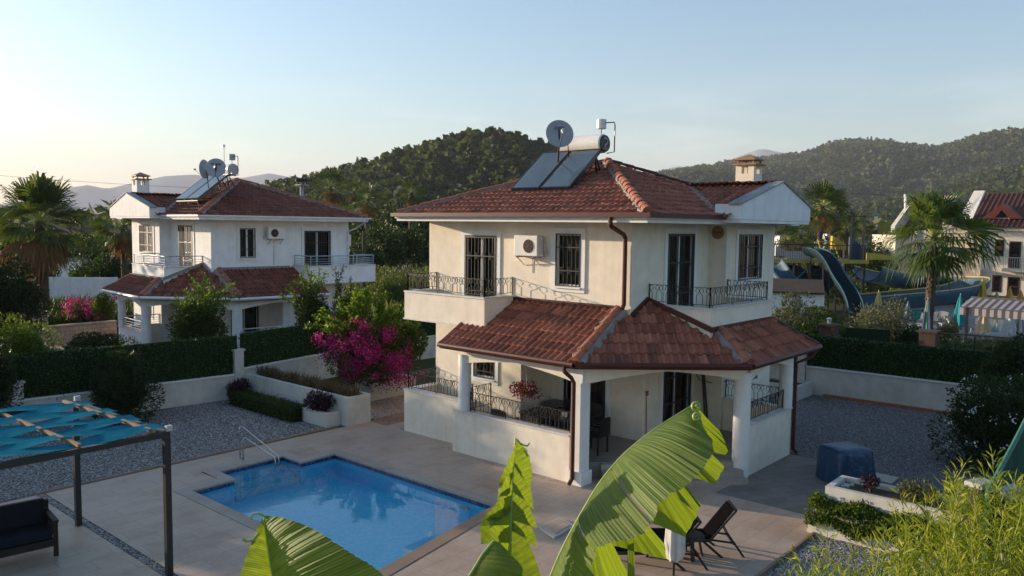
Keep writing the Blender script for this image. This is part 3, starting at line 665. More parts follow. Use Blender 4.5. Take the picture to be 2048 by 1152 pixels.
        for a,b in (((bx+.07,y1-.07),(bx+.07,y0+.07)),((bx+.07,y0+.07),(-.02,y0+.07)),((-.02,y1-.07),(bx+.07,y1-.07))): bar_rail(rl,a,b,z)
        for a,b in (((.81,-.02),(.81,-1.66)),((.81,-1.66),(4.03,-1.66)),((4.03,-1.66),(4.03,-.53))): bar_rail(rr,a,b,z)
        bar_rail(pr,(-1.6,3.78),(-1.6,.55),zA+.046); pr.build('porch_railing',bt,root); pr=MB(T); bar_rail(pr,(1.75,-2.27),(3.86,-2.27),zB+.046); bar_rail(pr,(4.10,-2.05),(4.10,-.55),zB+.046)
    rl.build('balcony_railing',bt,root); rr.build('balcony_railing',bt,root); pr.build('porch_railing',bt,root)
    # ---- main roof: square hip
    ez=6.22; ea=-.9; eb=-.97; A1=8.0; pk=((ea+A1)/2,0); 
    pa=3.70; pbk=3.30; zpk=st['zpk']; span=pa-ea; s2=(zpk-ez)/span; kk=1/math.sqrt(1+s2*s2); spb=pbk-eb; s3=(zpk-ez)/spb; k3=1/math.sqrt(1+s3*s3); bfar=7.6; sfar=bfar-pbk
    hv1=((ea,eb,0),(-(pbk-eb),(pa-ea),0)); hv2=((ea,bfar,0),(-(bfar-pbk),-(pa-ea),0))
    tileplane('main_roof',(ea,0,ez),(0,1,0),(kk,0,s2*kk),-1.2,7.9,span/kk,[hv1,hv2],rt,root,T,11)
    hv3=((pa,pbk,0),(-(pbk-eb),-(A1-pa+.0),0))
    wx=5.40; wz=7.16; wl_=2.85; ybk=eb+(wz-ez)/s3     # wing ridge
    sw=(wz-ez)/wl_
    # valley between main plane B and the wing's near plane
    va=(wx-wl_,eb,0); vd=np.array([wl_,ybk-eb]); vn=(-vd[1],vd[0],0)
    tileplane('main_roof',(0,eb,ez),(1,0,0),(0,k3,s3*k3),-1.2,8.2,spb/k3,[(hv1[0],tuple(-x for x in hv1[1])),hv3,((wx-wl_+.12,eb,0),vn)],rt if not st['twin'] else rt,root,T,12)
    kw=1/math.sqrt(1+sw*sw)
    tileplane('wing_roof',(wx-wl_,0,ez+.012),(0,1,0),(kw,0,sw*kw),-1.4,1.9,wl_/kw,[(va,(vn[0]*-1,vn[1]*-1,0)),((0,-1.22,0),(0,1,0))],rt,root,T,13)
    tileplane('wing_roof',(wx+wl_,0,ez+.012),(0,1,0),(-kw,0,sw*kw),-1.4,1.9,wl_/kw,[((0,-1.22,0),(0,1,0)),((wx,ybk,0),(1,-1.2,0))],rt,root,T,14)
    # back planes (plain slabs under tile)
    bk=MB(T); Pk=(pa,pbk,zpk-.04); bk.add([(ea,bfar,ez),(A1,bfar,ez),Pk],[(0,1,2)]); bk.add([(A1,eb,ez),(A1,bfar,ez),Pk],[(0,1,2)]); bk.add([(ea,eb,ez-.03),(A1,eb,ez-.03),(A1,bfar,ez-.03),(ea,bfar,ez-.03)],[(0,1,2,3)])
    bk.build('main_roof',rt,root); 
    uvb=None
    ridge('hip_ridge',(ea+.05,eb+.05,ez+.05),(pa,pbk,zpk+.05),'ridge_tile',root,T,seed=21,r=.12,patchy=.8)
    ridge('hip_ridge',(ea+.05,bfar-.05,ez+.05),(pa,pbk,zpk+.05),'ridge_tile',root,T,seed=22,r=.09,patchy=.6)
    ridge('hip_ridge',(A1-.05,eb+.05,ez+.05),(pa,pbk,zpk+.05),'ridge_tile' if st['twin'] else 'gutter_brown',root,T,seed=23,r=.085,patchy=.2,mortar=False)
    ridge('wing_ridge',(wx,-1.2,wz+.04),(wx,ybk+.1,wz+.04),'ridge_tile' if st['twin'] else 'gutter_brown',root,T,seed=24,r=.085,mortar=False)
    vb=MB(T); vb.bar((wx-wl_+.03,eb+.05,ez+.07),(wx,ybk,wz+.05),.20,.05); vb.build('valley_flashing','mortar',root)
    # cornice, soffit, gutter
    cn=MB(T); 
    L_=[(ea+.05,eb+.05),(A1,eb+.05),(A1,bfar-.05),(ea+.05,bfar-.05)]
    cn.box(ea+.05,A1,eb+.05,bfar-.05,6.11,6.185); cn.box(ea+.10,A1-.05,eb+.10,bfar-.10,6.04,6.109) if 0 else None
    for (x0,x1,yy0,yy1,zz0,zz1,o) in ((ea,ea+.06,eb,bfar,6.135,6.20,0),(ea+.06,A1,eb,eb+.06,6.135,6.20,0),(ea+.045,ea+.10,eb+.045,bfar-.04,6.06,6.134,0),(ea+.10,A1-.04,eb+.045,eb+.10,6.06,6.134,0),(ea+.1,A1,bfar-.06,bfar,6.1,6.2,0)): cn.box(x0,x1,yy0,yy1,zz0,zz1)
    cn.build('cornice','white_trim' if not st['twin'] else W0,root)
    gm=MB(T)
    if not st['twin']:
        gm.box(ea-.11,ea-.005,eb-.11,bfar+.06,6.185,6.29); gm.box(ea-.004,wx-wl_+1.52,eb-.11,eb-.005,6.185,6.29)
        gm.build('gutter',st['gut'],root)
        dp=MB(T)
        dp.tube([(ea-.05,.0,6.2),(ea-.05,.0,6.02),(ea+.02,.01,5.96),(-.20,.12,5.78),(-.10,.14,5.70),(-.09,.14,5.5),(-.09,.14,4.10),(-.16,.14,3.99)],.055,10); 
        dp.build('downpipe',st['gut'],root)
        dp=MB(T); dp.tube([(-2.05,.42,2.86),(-2.05,.42,2.68),(-1.86,.36,2.52),(-1.80,.33,2.40),(-1.80,.33,.16),(-1.92,.33,.05)],.05,10); dp.build('downpipe',st['gut'],root)
        dp=MB(T); dp.tube([(4.75,-2.8,2.82),(4.62,-2.7,2.6),(4.27,-2.42,2.45),(4.27,-2.42,.16),(4.36,-2.5,.05)],.05,10); dp.build('downpipe',st['gut'],root)
    else:
        gm.box(ea-.08,ea-.005,eb-.08,bfar+.06,6.19,6.25); gm.box(ea-.004,wx-wl_+1.5,eb-.08,eb-.005,6.19,6.25); gm.build('gutter','white_metal',root)
        dp=MB(T); dp.tube([(ea+.02,bfar-.1,6.1),(-.3,7.3,5.75),(-.08,7.0,5.6),(-.08,7.0,4.1)],.045,8); dp.build('downpipe','white_metal',root)
    # gable box over the window bay
    gb=MB(T); yf=-1.47; g0,g1=2.72,7.36; gx=(g0+g1)/2+.25; ga=6.58; gp=7.24
    gb.slab([(g0,yf,6.187),(g1,yf,6.187),(g1,yf,ga),(gx,yf,gp),(g0,yf,ga)],(0,.16,0)); gb.box(g0,g0+.14,yf+.161,-.75,6.187,ga); gb.box(g1-.14,g1,yf+.161,-.6,6.187,ga); 
    gb.box(g0+.02,g1-.02,yf+.02,-.52,6.10,6.186); gb.build('gable',W0 if st['twin'] else 'stucco_white',root)
    gs=MB(T)
    for (xa,za,xb,zb) in ((g0-.06,ga-.02,gx,gp),(g1+.06,ga-.02,gx,gp)):
        gs.slab([(xa,yf-.04,za+.004),(xb,yf-.04,zb+.004),(xb,yf+.34,zb+.004),(xa,yf+.34,za+.004)],(0,0,.035))
    gs.build('gable_coping','grey_slab',root)
    # chimney
    cx,cy=(8.35,.95) if not st['twin'] else (7.25,.02)
    ch=MB(T); a=.31; zt=8.02; zb_=6.3 if not st['twin'] else 6.2
    ch.box(cx-a,cx+a,cy-a,cy+a,zb_,zt-.30)
    for i in(-1,1):
        for j in(-1,1): ch.box(cx+i*a-(0 if i<0 else .2),cx+i*a+(.2 if i<0 else 0),cy+j*a-(0 if j<0 else .2),cy+j*a+(.2 if j<0 else 0),zt-.30,zt-.03)
    co_=ch.build('chimney','stucco_cream' if not st['twin'] else W0,root)
    cc=MB(T); cc.box(cx-a-.1,cx+a+.1,cy-a-.1,cy+a+.1,zt-.03,zt+.02)
    for i in(-1,1):
        for j in(-1,1): cc.box(cx+i*.26-.03,cx+i*.26+.03,cy+j*.26-.03,cy+j*.26+.03,zt+.02,zt+.13)
    q=.36; cc.add([(cx-q,cy-q,zt+.13),(cx+q,cy-q,zt+.13),(cx+q,cy+q,zt+.13),(cx-q,cy+q,zt+.13),(cx-q,cy-q,zt+.17),(cx+q,cy-q,zt+.17),(cx+q,cy+q,zt+.17),(cx-q,cy+q,zt+.17),(cx,cy,zt+.34)],[(0,3,2,1),(0,1,5,4),(1,2,6,5),(2,3,7,6),(3,0,4,7),(4,5,8),(5,6,8),(6,7,8),(7,4,8)])
    cc.build('cowl','wood_warm',co_)
def box8(x0,x1,y0,y1,z0,z1): return ([(x,y,z) for z in(z0,z1) for y in(y0,y1) for x in(x0,x1)],[(0,2,3,1),(4,5,7,6),(0,1,5,4),(2,6,7,3),(0,4,6,2),(1,3,7,5)])
villa=thing('villa','cream two-storey villa with red tiled hip roof beside the pool','house',(16.3,10.37,0),local=True)
house(villa,lambda p:p,dict(twin=False,wall='stucco_cream',wall_low='stucco_cream',metal='black_iron',tile='roof_tile',gut='gutter_brown',pz=.40,zpk=7.86))
KT=(17.0,31.6)
twin=thing('villa','white two-storey villa with silver balcony rails behind the green hedge','house',(KT[0],KT[1],0),R(-5),local=True)
TT=lambda p:(p[1]*.95,p[0]*1.12,p[2])
house(twin,TT,dict(twin=True,wall='stucco_white',wall_low='stucco_white',metal='silver_rail',tile='roof_tile_dark',gut='gutter_brown',pz=.40,zpk=7.95,darksash=False,ornate=False))
# round plaque on the return wall, next to the balcony
def plaque():
    t=thing('name_plaque','round orange wall plaque under the eave, above the corner balcony','sign',(20.2,10.1,5.84))
    MB().tube([(20.205,10.1,5.84),(20.17,10.1,5.84)],.165,24).build('plate','sign_orange',t)
    mm=MB(); mm.lathe((0,0,0),[(.165,-.01),(.18,-.01),(.18,.02),(.165,.02)],24); mm.v=[(20.18-v[2],10.1+v[0],5.84+v[1]) for v in mm.v]; mm.build('rim','wood_warm',t)
    M4=Matrix(((0,0,-1,20.166),(-1,0,0,10.1),(0,1,0,5.84),(0,0,0,1)))
    text_mesh('TUAI',.11,'lettering','black_iron',t,M4)
plaque()
# ---------------------------------------------------------------- air conditioners
def ac_unit(T,label,loc,rz=0,local=True,group='air conditioner units on the villas'):
    t=thing('air_conditioner',label,'air conditioner',loc,rz,group,local=True)
    b=MB(T); b.box(-.31,-.05,-.40,.40,0,.54); b.build('casing','tank_white',t,bev=.02)
    f=MB(T); f.lathe((0,0,0),[(.17,0),(.17,.004)],24)
    vs=[(-.314,v[0]-.10,v[1]+.26) for v in f.v]; g=MB(); g.add([T(v) for v in vs],f.f)
    disc=MB(); n=24; disc.add([T((-.313,-.10+.18*math.cos(2*PI*i/n),.26+.18*math.sin(2*PI*i/n))) for i in range(n)],[tuple(range(n))]); disc.build('fan','fan_brown',t)
    gr=MB(); 
    for r_ in(.05,.09,.13,.17): gr.tube([T((-.325,-.10+r_*math.cos(2*PI*i/20),.26+r_*math.sin(2*PI*i/20))) for i in range(21)],.004,4,cap=False)
    for i in range(8): gr.bar(T((-.325,-.10,.26)),T((-.325,-.10+.17*math.cos(i*PI/4),.26+.17*math.sin(i*PI/4))),.006)
    gr.build('fan_guard','plastic_grey',t)
    k=MB(T)
    for y in(-.28,.28): k.box(-.36,-.0,y-.02,y+.02,-.04,-.005); k.bar((-.02,y,-.25),(-.30,y,-.04),.025)
    k.build('bracket','steel',t)
    p=MB(T); p.tube([(-.15,-.38,.38),(-.12,-.46,.34),(-.05,-.48,.15),(-.02,-.46,-.02)],.018,6); p.tube([(-.2,-.38,.2),(-.12,-.50,.16),(-.03,-.50,.05)],.014,6); p.tube([(-.2,.1,-.02),(-.02,.0,-.08),(-.015,.0,-.45)],.01,5); p.build('pipe','cloth_white',t)
    return t
I3=lambda p:p
ac_unit(I3,'white air conditioner with brown fan grille on the cream wall between door and window',(16.3,13.45,5.17))
def tw(a,b,z):
    c,s=math.cos(R(-5)),math.sin(R(-5)); x,y=b*.95,a*1.12; return (KT[0]+x*c-y*s,KT[1]+x*s+y*c,z)
ac_unit(lambda p:(p[1],p[0],p[2]),'white air conditioner on the white villa between window and balcony door',tw(0,3.0,5.25),R(-5))
ac_unit(lambda p:(-p[0],p[1],p[2]),'white air conditioner on the far end wall of the white villa beside its downpipe',tw(.6,7.08,4.9),R(-5))
pp=MB(); q0=np.array(tw(-.02,3.0,5.2)); q1=np.array(tw(-.02,3.0,4.1)); pp.tube([q0,q1],.02,6); tag(pp.build('drain_pipe','silver_rail',None,org=q1),'thin grey drain pipe running down the white wall under the air conditioner','pipe')
# ---------------------------------------------------------------- solar heaters and dishes
def solar(T,label,loc,rz,word,twinp=False):
    t=thing('solar_water_heater',label,'solar heater',loc,rz,'solar water heaters on the roofs',local=True)
    # local: x up-slope, y along; base front edge z=0
    Lp=1.85; th=R(38); dx,dz=math.cos(th),math.sin(th)
    for k in range(2):
        y0=-1.06+k*1.08; y1=y0+1.02
        f=MB(T); o=.05
        P=lambda u,y,e:(u*dx-e*dz,y,u*dz+e*dx)
        f.add([P(0,y0,0),P(Lp,y0,0),P(Lp,y1,0),P(0,y1,0),P(0,y0,-.09),P(Lp,y0,-.09),P(Lp,y1,-.09),P(0,y1,-.09)],[(4,5,6,7),(0,1,5,4),(1,2,6,5),(2,3,7,6),(3,0,4,7)])
        for (u0,u1,a,b) in ((0,Lp,y0,y0+.04),(0,Lp,y1-.04,y1),(0,.04,y0+.04,y1-.04),(Lp-.04,Lp,y0+.04,y1-.04)): f.add([P(u0,a,.003),P(u1,a,.003),P(u1,b,.003),P(u0,b,.003)],[(0,1,2,3)])
        pn=f.build('collector_panel','collector_frame',t)
        a=MB(T); n=14
        for i in range(n):
            ya=y0+.04+(y1-y0-.08)*i/n; yb=y0+.04+(y1-y0-.08)*(i+1)/n; ym=ya+(yb-ya)*.16
            a.add([P(.04,ya,-.02),P(Lp-.04,ya,-.02),P(Lp-.04,ym,-.012),P(.04,ym,-.012),P(.04,yb,-.02),P(Lp-.04,yb,-.02)],[(0,1,2,3),(3,2,5,4)])
        a.build('absorber','absorber',pn)
        g=MB(T); g.add([P(.04,y0+.04,0),P(Lp-.04,y0+.04,0),P(Lp-.04,y1-.04,0),P(.04,y1-.04,0)],[(0,1,2,3)]); g.build('glazing','collector_glass',pn)
    tk=MB(T); tx,tz=Lp*dx+.22,Lp*dz+.16; tk.tube([(tx,-1.02,tz),(tx,-.98,tz),(tx,.40,tz),(tx,.44,tz)],[.24,.27,.27,.24],24); tk.build('tank','tank_white',t,smooth=False)
    ec=MB(T); ec.tube([(tx,-1.021,tz),(tx,-1.05,tz)],[.245,.235],24); ec.build('end_cap','dark_blue_plastic' if not twinp else 'utility_white',t)
    if not twinp:
        s_=MB(T); s_.tube([(tx-.09,-1.055,tz+.12),(tx-.02,-1.057,tz+.15),(tx+.08,-1.057,tz+.10),(tx+.08,-1.057,tz-.0),(tx-.02,-1.057,tz-.03),(tx-.05,-1.057,tz-.12)],.026,6); s_.build('emblem','utility_white',t)
    e=MB(T); e.lathe((tx,-.90,tz+.42),[(.02,0),(.14,0),(.14,.26),(.02,.26)],16); e.build('expansion_tank','tank_white' if not twinp else 'utility_white',t)
    pi=MB(T); pi.tube([(tx,-.90,tz+.25),(tx,-.90,tz+.42)],.012,5); pi.tube([(tx,-1.04,tz+.58),(tx+.05,-1.30,tz+.58),(tx+.06,-1.32,tz+.5),(tx+.05,-1.32,tz-.25),(tx+.0,-1.1,tz-.28)],.017,6); pi.build('pipe','plastic_black',t)
    fr=MB(T)
    for y in(-.85,.0,.85):
        fr.bar((Lp*dx,y,Lp*dz-.1),(Lp*dx+.1,y,.36*1.5-.1),.04); fr.bar((.1,y,.0),(.15,y,-.28),.04); fr.bar((.1,y,-.05),(Lp*dx+.1,y,.45),.035)
        fr.bar((tx-.1,y*.9,tz-.25),(tx+.2,y*.9,.5),.035)
    fr.bar((Lp*dx+.05,-1.25,Lp*dz-.02),(Lp*dx+.05,1.0,Lp*dz-.02),.04); fr.bar((.05,-1.0,-.1),(.05,1.0,-.1),.035); fr.build('frame','plastic_black',t)
    return t
m,n,o=nt('absorber'); p=N(n,'BsdfPrincipled'); v=mapn(n,(.6,.6,.6)); a=noise(n,v,1.5,3); r=ramp(n,[(.3,(.56,.55,.52)),(.7,(.72,.69,.62))],a.outputs[0]); n.links.new(r.outputs[0],p.inputs[0]); p.inputs['Roughness'].default_value=.55; n.links.new(p.outputs[0],o.inputs[0])
glassmat('collector_glass',(.95,.95,.93),.02)
solar(I3,'solar water heater with two grey panels and a white tank on the cream villa roof',(17.28,14.08,7.02),0,'')
def sat_dish(label,c,target,r,word,base,word2=None):
    c=np.array(c,float); t=thing('satellite_dish',label,'satellite dish',base,group='satellite dishes on the roofs')
    f=unit(np.array(target,float)); s=unit(np.cross(f,[0,0,1.])); u=np.cross(s,f)   # f = facing
    vs=[];n=28
    for i,(q,d) in enumerate(((0,0),(.25,.012),(.5,.05),(.75,.11),(.95,.17),(1.,.17),(1.,.14))):
        for j in range(n):
            a=2*PI*j/n; vs.append(c+f*(r*d*1.1-.1*r)+(s*math.cos(a)*.95+u*math.sin(a))*r*q)
    fs=[(i*n+j,i*n+(j+1)%n,(i+1)*n+(j+1)%n,(i+1)*n+j) for i in range(6) for j in range(n)]
    npmesh('reflector',vs,fs,'dish_grey',t,smooth=True)
    m_=MB(); low=c-u*r*.98+f*.05*r; tip=c+f*r*1.05-u*r*.22
    m_.tube([low,tip],.014,6); m_.build('feed_arm','steel',t)
    l=MB(); l.tube([tip+f*.06,tip-f*.06],[.03,.035],8); l.tube([tip-u*.02,tip-u*.1],.02,6); l.build('receiver','tank_white',t)
    b=np.array(base,float); ms=MB(); ms.tube([b,c-f*.12*r-u*.2,c-f*.1*r+u*.15],.028,8); ms.tube([c-f*.1-s*.25-u*.2,b-s*.35-np.array([0,0,.1])],.014,5); ms.build('mast','plastic_black',t)
    M4=Matrix(((s[0],u[0],f[0],0),(s[1],u[1],f[1],0),(s[2],u[2],f[2],0),(0,0,0,1))); 
    p=c+u*r*.42+f*(r*.02); 
    M4=Matrix.Translation(Vector(p))@M4; 
    if word: text_mesh(word,r*.26,'lettering','dark_blue_plastic',t,M4)
    else:
        mb=MB()
        for i in range(7): x=(-3+i)*r*.13; mb.box(x-r*.05,x+r*.05,-r*.07,r*.07,-.002,.006)
        mb.v=[tuple(M4@Vector(v)) for v in mb.v]; mb.build('marking','slide_blue',t)
    return t
dd=-FW.copy(); dd[2]=.35; dd=dd+RT*.12
pd=V(1119,268,22.6); sat_dish('grey satellite dish with dark lettering beside the solar tank on the cream villa',pd,dd,.42,'TEKO',pd+np.array([.25,.25,-.85]))
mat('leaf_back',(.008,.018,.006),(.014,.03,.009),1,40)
m,n,o=nt('shade_cloth'); L=n.links.new; v=mapn(n); a=noise(n,v,4,4); r=ramp(n,[(.3,(.020,.17,.26)),(.7,(.035,.27,.38))],a.outputs[0]); d=N(n,'BsdfDiffuse'); tr=N(n,'BsdfTranslucent'); mx=N(n,'MixShader'); mx.inputs[0].default_value=.4; L(r.outputs[0],d.inputs[0]); L(r.outputs[0],tr.inputs[0]); L(d.outputs[0],mx.inputs[1]); L(tr.outputs[0],mx.inputs[2]); L(mx.outputs[0],o.inputs[0])
def vw(x,y,z,d): return V(x,y,d)
# twin roof gear
def twp(): 
    a=tw(3.0,1.9,7.62)
    return a
_q=V(372,397,34.5); solar(I3,'solar water heater seen side-on on the white villa roof',(float(_q[0]),float(_q[1])-.0,float(_q[2])),R(-2),'',True)
pd=V(432,336,33.0); sat_dish('grey satellite dish with small blue lettering on the white villa roof',pd,-FW+RT*.25+np.array([0,0,.3]),.42,'',pd+np.array([.25,.1,-.75]))
pd=V(412,338,33.6); 
def turned_dish():
    t=thing('satellite_dish','satellite dish turned edge-on with a long feed arm on the white villa roof','satellite dish',pd+np.array([0.1,0,-.8]),group='satellite dishes on the roofs'); s=-RT*.97+FW*.2; s=unit(s); a=unit(np.cross(s,[0,0,1.])); u=np.cross(a,s); vs=[]
    for q,d in ((0,0),(.5,.05),(1,.17)):
        for j in range(20): b=2*PI*j/20; vs.append(pd+s*.42*d+(a*math.cos(b)+u*math.sin(b))*.40*q)
    npmesh('reflector',vs,[(i*20+j,i*20+(j+1)%20,(i+1)*20+(j+1)%20,(i+1)*20+j) for i in range(2) for j in range(20)],'dish_grey',t,smooth=True)
    m_=MB(); m_.tube([pd-u*.38,pd+s*.38-u*.15,pd+s*.52-u*.0],.013,5); m_.tube([pd+s*.48,pd+s*.56],.04,6); m_.build('feed_arm','steel',t); m_=MB(); m_.tube([pd-s*.02,pd+np.array([.1,0,-.8])],.022,6); m_.build('mast','plastic_black',t)
turned_dish()
p=V(449,352,33.4); mb=MB(); mb.tube([p+np.array([0,0,-.3]),p+np.array([0,0,1.25])],.014,5); mb.box(p[0]-.09,p[0]+.03,p[1]-.05,p[1]+.05,p[2]+1.2,p[2]+1.3); tag(mb.build('antenna_mast','silver_rail',None,org=p),'thin white antenna mast with small box standing behind the dish on the white villa','antenna')
# three-pot vent pipe behind twin roof
p=V(604,395,47); t=thing('vent_pipe','grey vent pipe topped by three black cowls rising behind the white villa roof','vent pipe',(p[0],p[1],0))
MB().tube([(p[0],p[1],0),(p[0],p[1],p[2]+.7)],.13,10).box(p[0]-.3,p[0]+.3,p[1]-.3,p[1]+.3,p[2]+.7,p[2]+.76).build('pipe','concrete',t)
for i in(-1,0,1):
    q=p+RT*.24*i; mb=MB(); mb.lathe((q[0],q[1],p[2]+.76),[(.05,0),(.05,.15),(.13,.17),(.14,.28),(.08,.38),(.01,.40)],10); mb.build('cowl','plastic_black',t)
# ---------------------------------------------------------------- ground
def sheet(name,polys,z,m,org=(0,0,0)):
    mb=MB()
    for p in polys:
        if len(p)==4 and not hasattr(p[0],'__len__'): p=[(p[0],p[2]),(p[1],p[2]),(p[1],p[3]),(p[0],p[3])]
        mb.add([(x,y,z) for x,y in p],[tuple(range(len(p)))])
    return struct(mb.build(name,m,None))
B=11000; px0,px1,py0,py1=8.1,12.55,10.0,17.75
sheet('ground',[(-B,px0,-B,B),(px1,B,-B,B),(px0,px1,-B,py0),(px0,px1,py1,B)],-.02,'grassland')
sheet('gravel',[(-12,16.3,18.86,25.6),(15.1,20,17.3,18.859),(20.5,29.2,-6,17.3),(4,20.5,-4,5.43),(16.5,20.499,5.431,5.46)],.0,'gravel_bed')
# pool deck: travertine sheet around the basin
sheet('pool_deck',[(-6,5.98,-2,18.8),(6.16,8.1,5.5,18.8),(12.55,14.62,5.5,18.8),(14.621,15.1,14.53,18.8),(8.1,12.55,5.5,10.0),(8.1,12.55,17.75,18.8),(14.621,16.3,5.5,10.86),[(16.3,8.021),(17.85,8.021),(16.3,9.6)],(15.101,15.9,17.3,18.0)],.008,'travertine')
sheet('drain_channel',[(5.981,6.159,-2,18.8)],-.004,'gravel_bed')
sheet('paved_path',[(15.901,20,17.3,21.5),(15.101,15.9,18.001,18.8)],.006,'paver_path')
sheet('side_paving',[(16.301,20.5,5.5,8.02)],.006,'paver_grey')
mb=MB()
for (a,b) in (((6,18.84),(14.0,18.9)),((8,5.46),(16.2,5.46))): mb.bar((*a,.02),(*b,.02),.05,.05)
struct(mb.build('deck_edging','coping_stone',None))
# pool basin
t=thing('swimming_pool','blue mosaic swimming pool with a stepped alcove and stone rim','swimming pool',(10.3,13.5,0))
PP=[(8.38,10.35),(12.32,11.10),(12.32,16.73),(11.30,16.73),(11.30,17.53),(9.50,17.53),(9.46,16.70),(8.38,16.66)]
zb=-1.45; mb=MB(); n=len(PP)
for i in range(n):
    a,b=PP[i],PP[(i+1)%n]; mb.add([(*a,zb),(*b,zb),(*b,-.20),(*a,-.20)],[(0,1,2,3)])
mb.add([(x,y,zb) for x,y in PP],[tuple(range(n))]); mb.build('basin','pool_mosaic',t)
mb=MB()
for i in range(n):
    a,b=PP[i],PP[(i+1)%n]; mb.add([(*a,-.20),(*b,-.20),(*b,-.0),(*a,-.0)],[(0,1,2,3)])
mb.build('tile_band','pool_band',t)
mb=MB()
for k in range(3): mb.box(9.52,11.28,17.52-.255*(k+1),17.52-.255*k-.001,zb,-.50-.28*k)
mb.build('steps','pool_mosaic_step',t)
rim=MB(); rl_=MB()
def off(PP,o):
    out=[];n=len(PP)
    for i in range(n):
        p0,p1,p2=[np.array(PP[(i+k)%n]) for k in(-1,0,1)]; d1=(p1-p0)/np.linalg.norm(p1-p0);d2=(p2-p1)/np.linalg.norm(p2-p1); n1=np.array([d1[1],-d1[0]]);n2=np.array([d2[1],-d2[0]]); m_=(n1+n2); m_=m_/(m_@n1); out.append(tuple(p1+m_*o))
    return out
PI_=off(PP,-.03); PO=off(PP,.27)
for i in range(n):
    j=(i+1)%n; mb=(rim if i==0 else rl_)
    mb.add([(*PI_[i],.014),(*PI_[j],.014),(*PO[j],.014),(*PO[i],.014),(*PI_[i],-.03),(*PI_[j],-.03)],[(0,1,2,3),(0,4,5,1)])
rim.build('coping_rim','coping_stone',t); rl_.build('coping_rim','coping_light',t)
# filler between rim and deck rectangle
PB=[(8.1,10.0),(12.55,10.0),(12.55,17.75),(8.1,17.75)]
def fill(polys): return sheet('pool_surround',polys,.007,'travertine')
fill([[(8.1,10.0),(12.55,10.0),(12.55,10.95),PO[1],PO[0],(8.1,10.1)],[(8.1,10.1),PO[0],PO[7],(8.1,PO[7][1])],[PO[1],(12.55,10.95),(12.55,17.75),(PO[2][0],17.75),PO[2]],[(8.1,PO[7][1]),PO[7],PO[6],(PO[6][0],17.75),(8.1,17.75)],[PO[3],PO[2],(PO[2][0],17.75),(PO[4][0],17.75),PO[4]]])
mb=MB(); 
for (x,y) in ((12.30,12.0),): mb.lathe((0,0,0),[(.0,.0),(.10,0),(.13,.02),(.13,-.01)],18); mb.v=[(12.30-v[2]-.0,12.0+v[0],-.55+v[1]) for v in mb.v]
mb.build('pool_light','utility_white',t)
w=npmesh('water',[(*p,-.10) for p in PP],[tuple(range(n))],'pool_water',None); tag(w,kind='structure')
# pool handrail
t=thing('pool_handrail','polished steel pool handrail at the alcove steps','handrail',(10.45,18.05,0))
hd_=unit(np.array([.75,-.66])); hn_=np.array([.66,.75])
for (o_,h_,st_,en_) in ((.0,.84,0,.92),(-.13,.58,.10,.86)):
    q_=lambda u,z:(10.41+hd_[0]*u+hn_[0]*o_,18.08+hd_[1]*u+hn_[1]*o_,z)
    MB().tube([q_(st_,0),q_(st_,h_-.05),q_(st_+.04,h_),q_(st_+.09,h_-.03),q_(en_,.06),q_(en_+.06,-.2),q_(en_+.02,-.5),q_(st_+.25,-.62)],.019,8).build('rail','steel',t,smooth=True)
MB().lathe((10.41,18.08,0.01),[(.05,0),(.05,.02),(.02,.03)],12).build('base_flange','steel',t)
# skimmer hatch in deck
t=thing('deck_hatch','square pool skimmer hatch with raised frame set in the deck','hatch',(12.2,9.35,0)); hc=[G(1075,1056,.02),G(1119,1037,.02),G(1150,1054,.02),G(1108,1078,.02)]
c_=sum(hc)/4; mb=MB(); mb.slab([c_+(p-c_)*1.0 for p in hc],(0,0,.035)); mb.build('frame','hatch_cream',t)
mb=MB(); mb.slab([c_+(p-c_)*.72+np.array([0,0,.036]) for p in hc],(0,0,.012)); mb.build('lid','travertine',t)
# loose slabs
for k,(x,y,s) in enumerate(((825,859,.42),(862,868,.5),(900,878,.35))):
    g=G(x,y); mb=MB(); mb.box(g[0]-.22,g[0]+.22,g[1]-s/1.4,g[1]+s/1.4,.012,.04); tag(mb.build('stepping_slab','coping_light',None,org=(g[0],g[1],0)),['small stone slab nearest the paved path, at the foot of the low porch wall','middle stone slab of three at the foot of the low porch wall','stone slab nearest the pool corner of the porch, at the wall foot'][k],'stone slab','stepping slabs along the porch wall')
# ---------------------------------------------------------------- pebbles
def pebbles(name,regs,dens,size,m,z=.0):
    Ps=[]
    for (x0,x1,y0,y1) in regs:
        k=int((x1-x0)*(y1-y0)*dens); Ps.append(np.stack([NR.uniform(x0,x1,k),NR.uniform(y0,y1,k),np.full(k,z)],1))
    P=np.concatenate(Ps); k=len(P); s=size*(.5+NR.random((k,1))); a=NR.random(k)*2*PI
    X=np.stack([np.cos(a),np.sin(a),NR.normal(size=k)*.2],1)*s; Y=np.stack([-np.sin(a),np.cos(a),NR.normal(size=k)*.2],1)*s*.7; Z=np.tile([0,0,1.],(k,1))*s*.45
    C=P+np.array([0,0,.2])*s
    v=np.stack([C+X,C+Y,C-X,C-Y,C+Z,C-Z],1).reshape(-1,3); b=np.arange(k)[:,None]*6
    f=np.concatenate([b+np.array(q) for q in ((0,1,4),(1,2,4),(2,3,4),(3,0,4))],0)
    o=npmesh(name,v,f,m,None,rn=np.repeat(NR.random(k),6)); tag(o,'loose pale gravel stones' if 'a'=='b' else None,kind='stuff'); return o
tag(pebbles('gravel_stones',[(4,16.2,18.95,24.6)],420,.023,'pebble'),'loose grey and white gravel between the deck and the hedge wall','gravel')
tag(pebbles('gravel_stones',[(11.5,17.4,1.5,5.35)],1300,.021,'pebble'),'pale gravel beside the front deck edge under the bamboo','gravel')
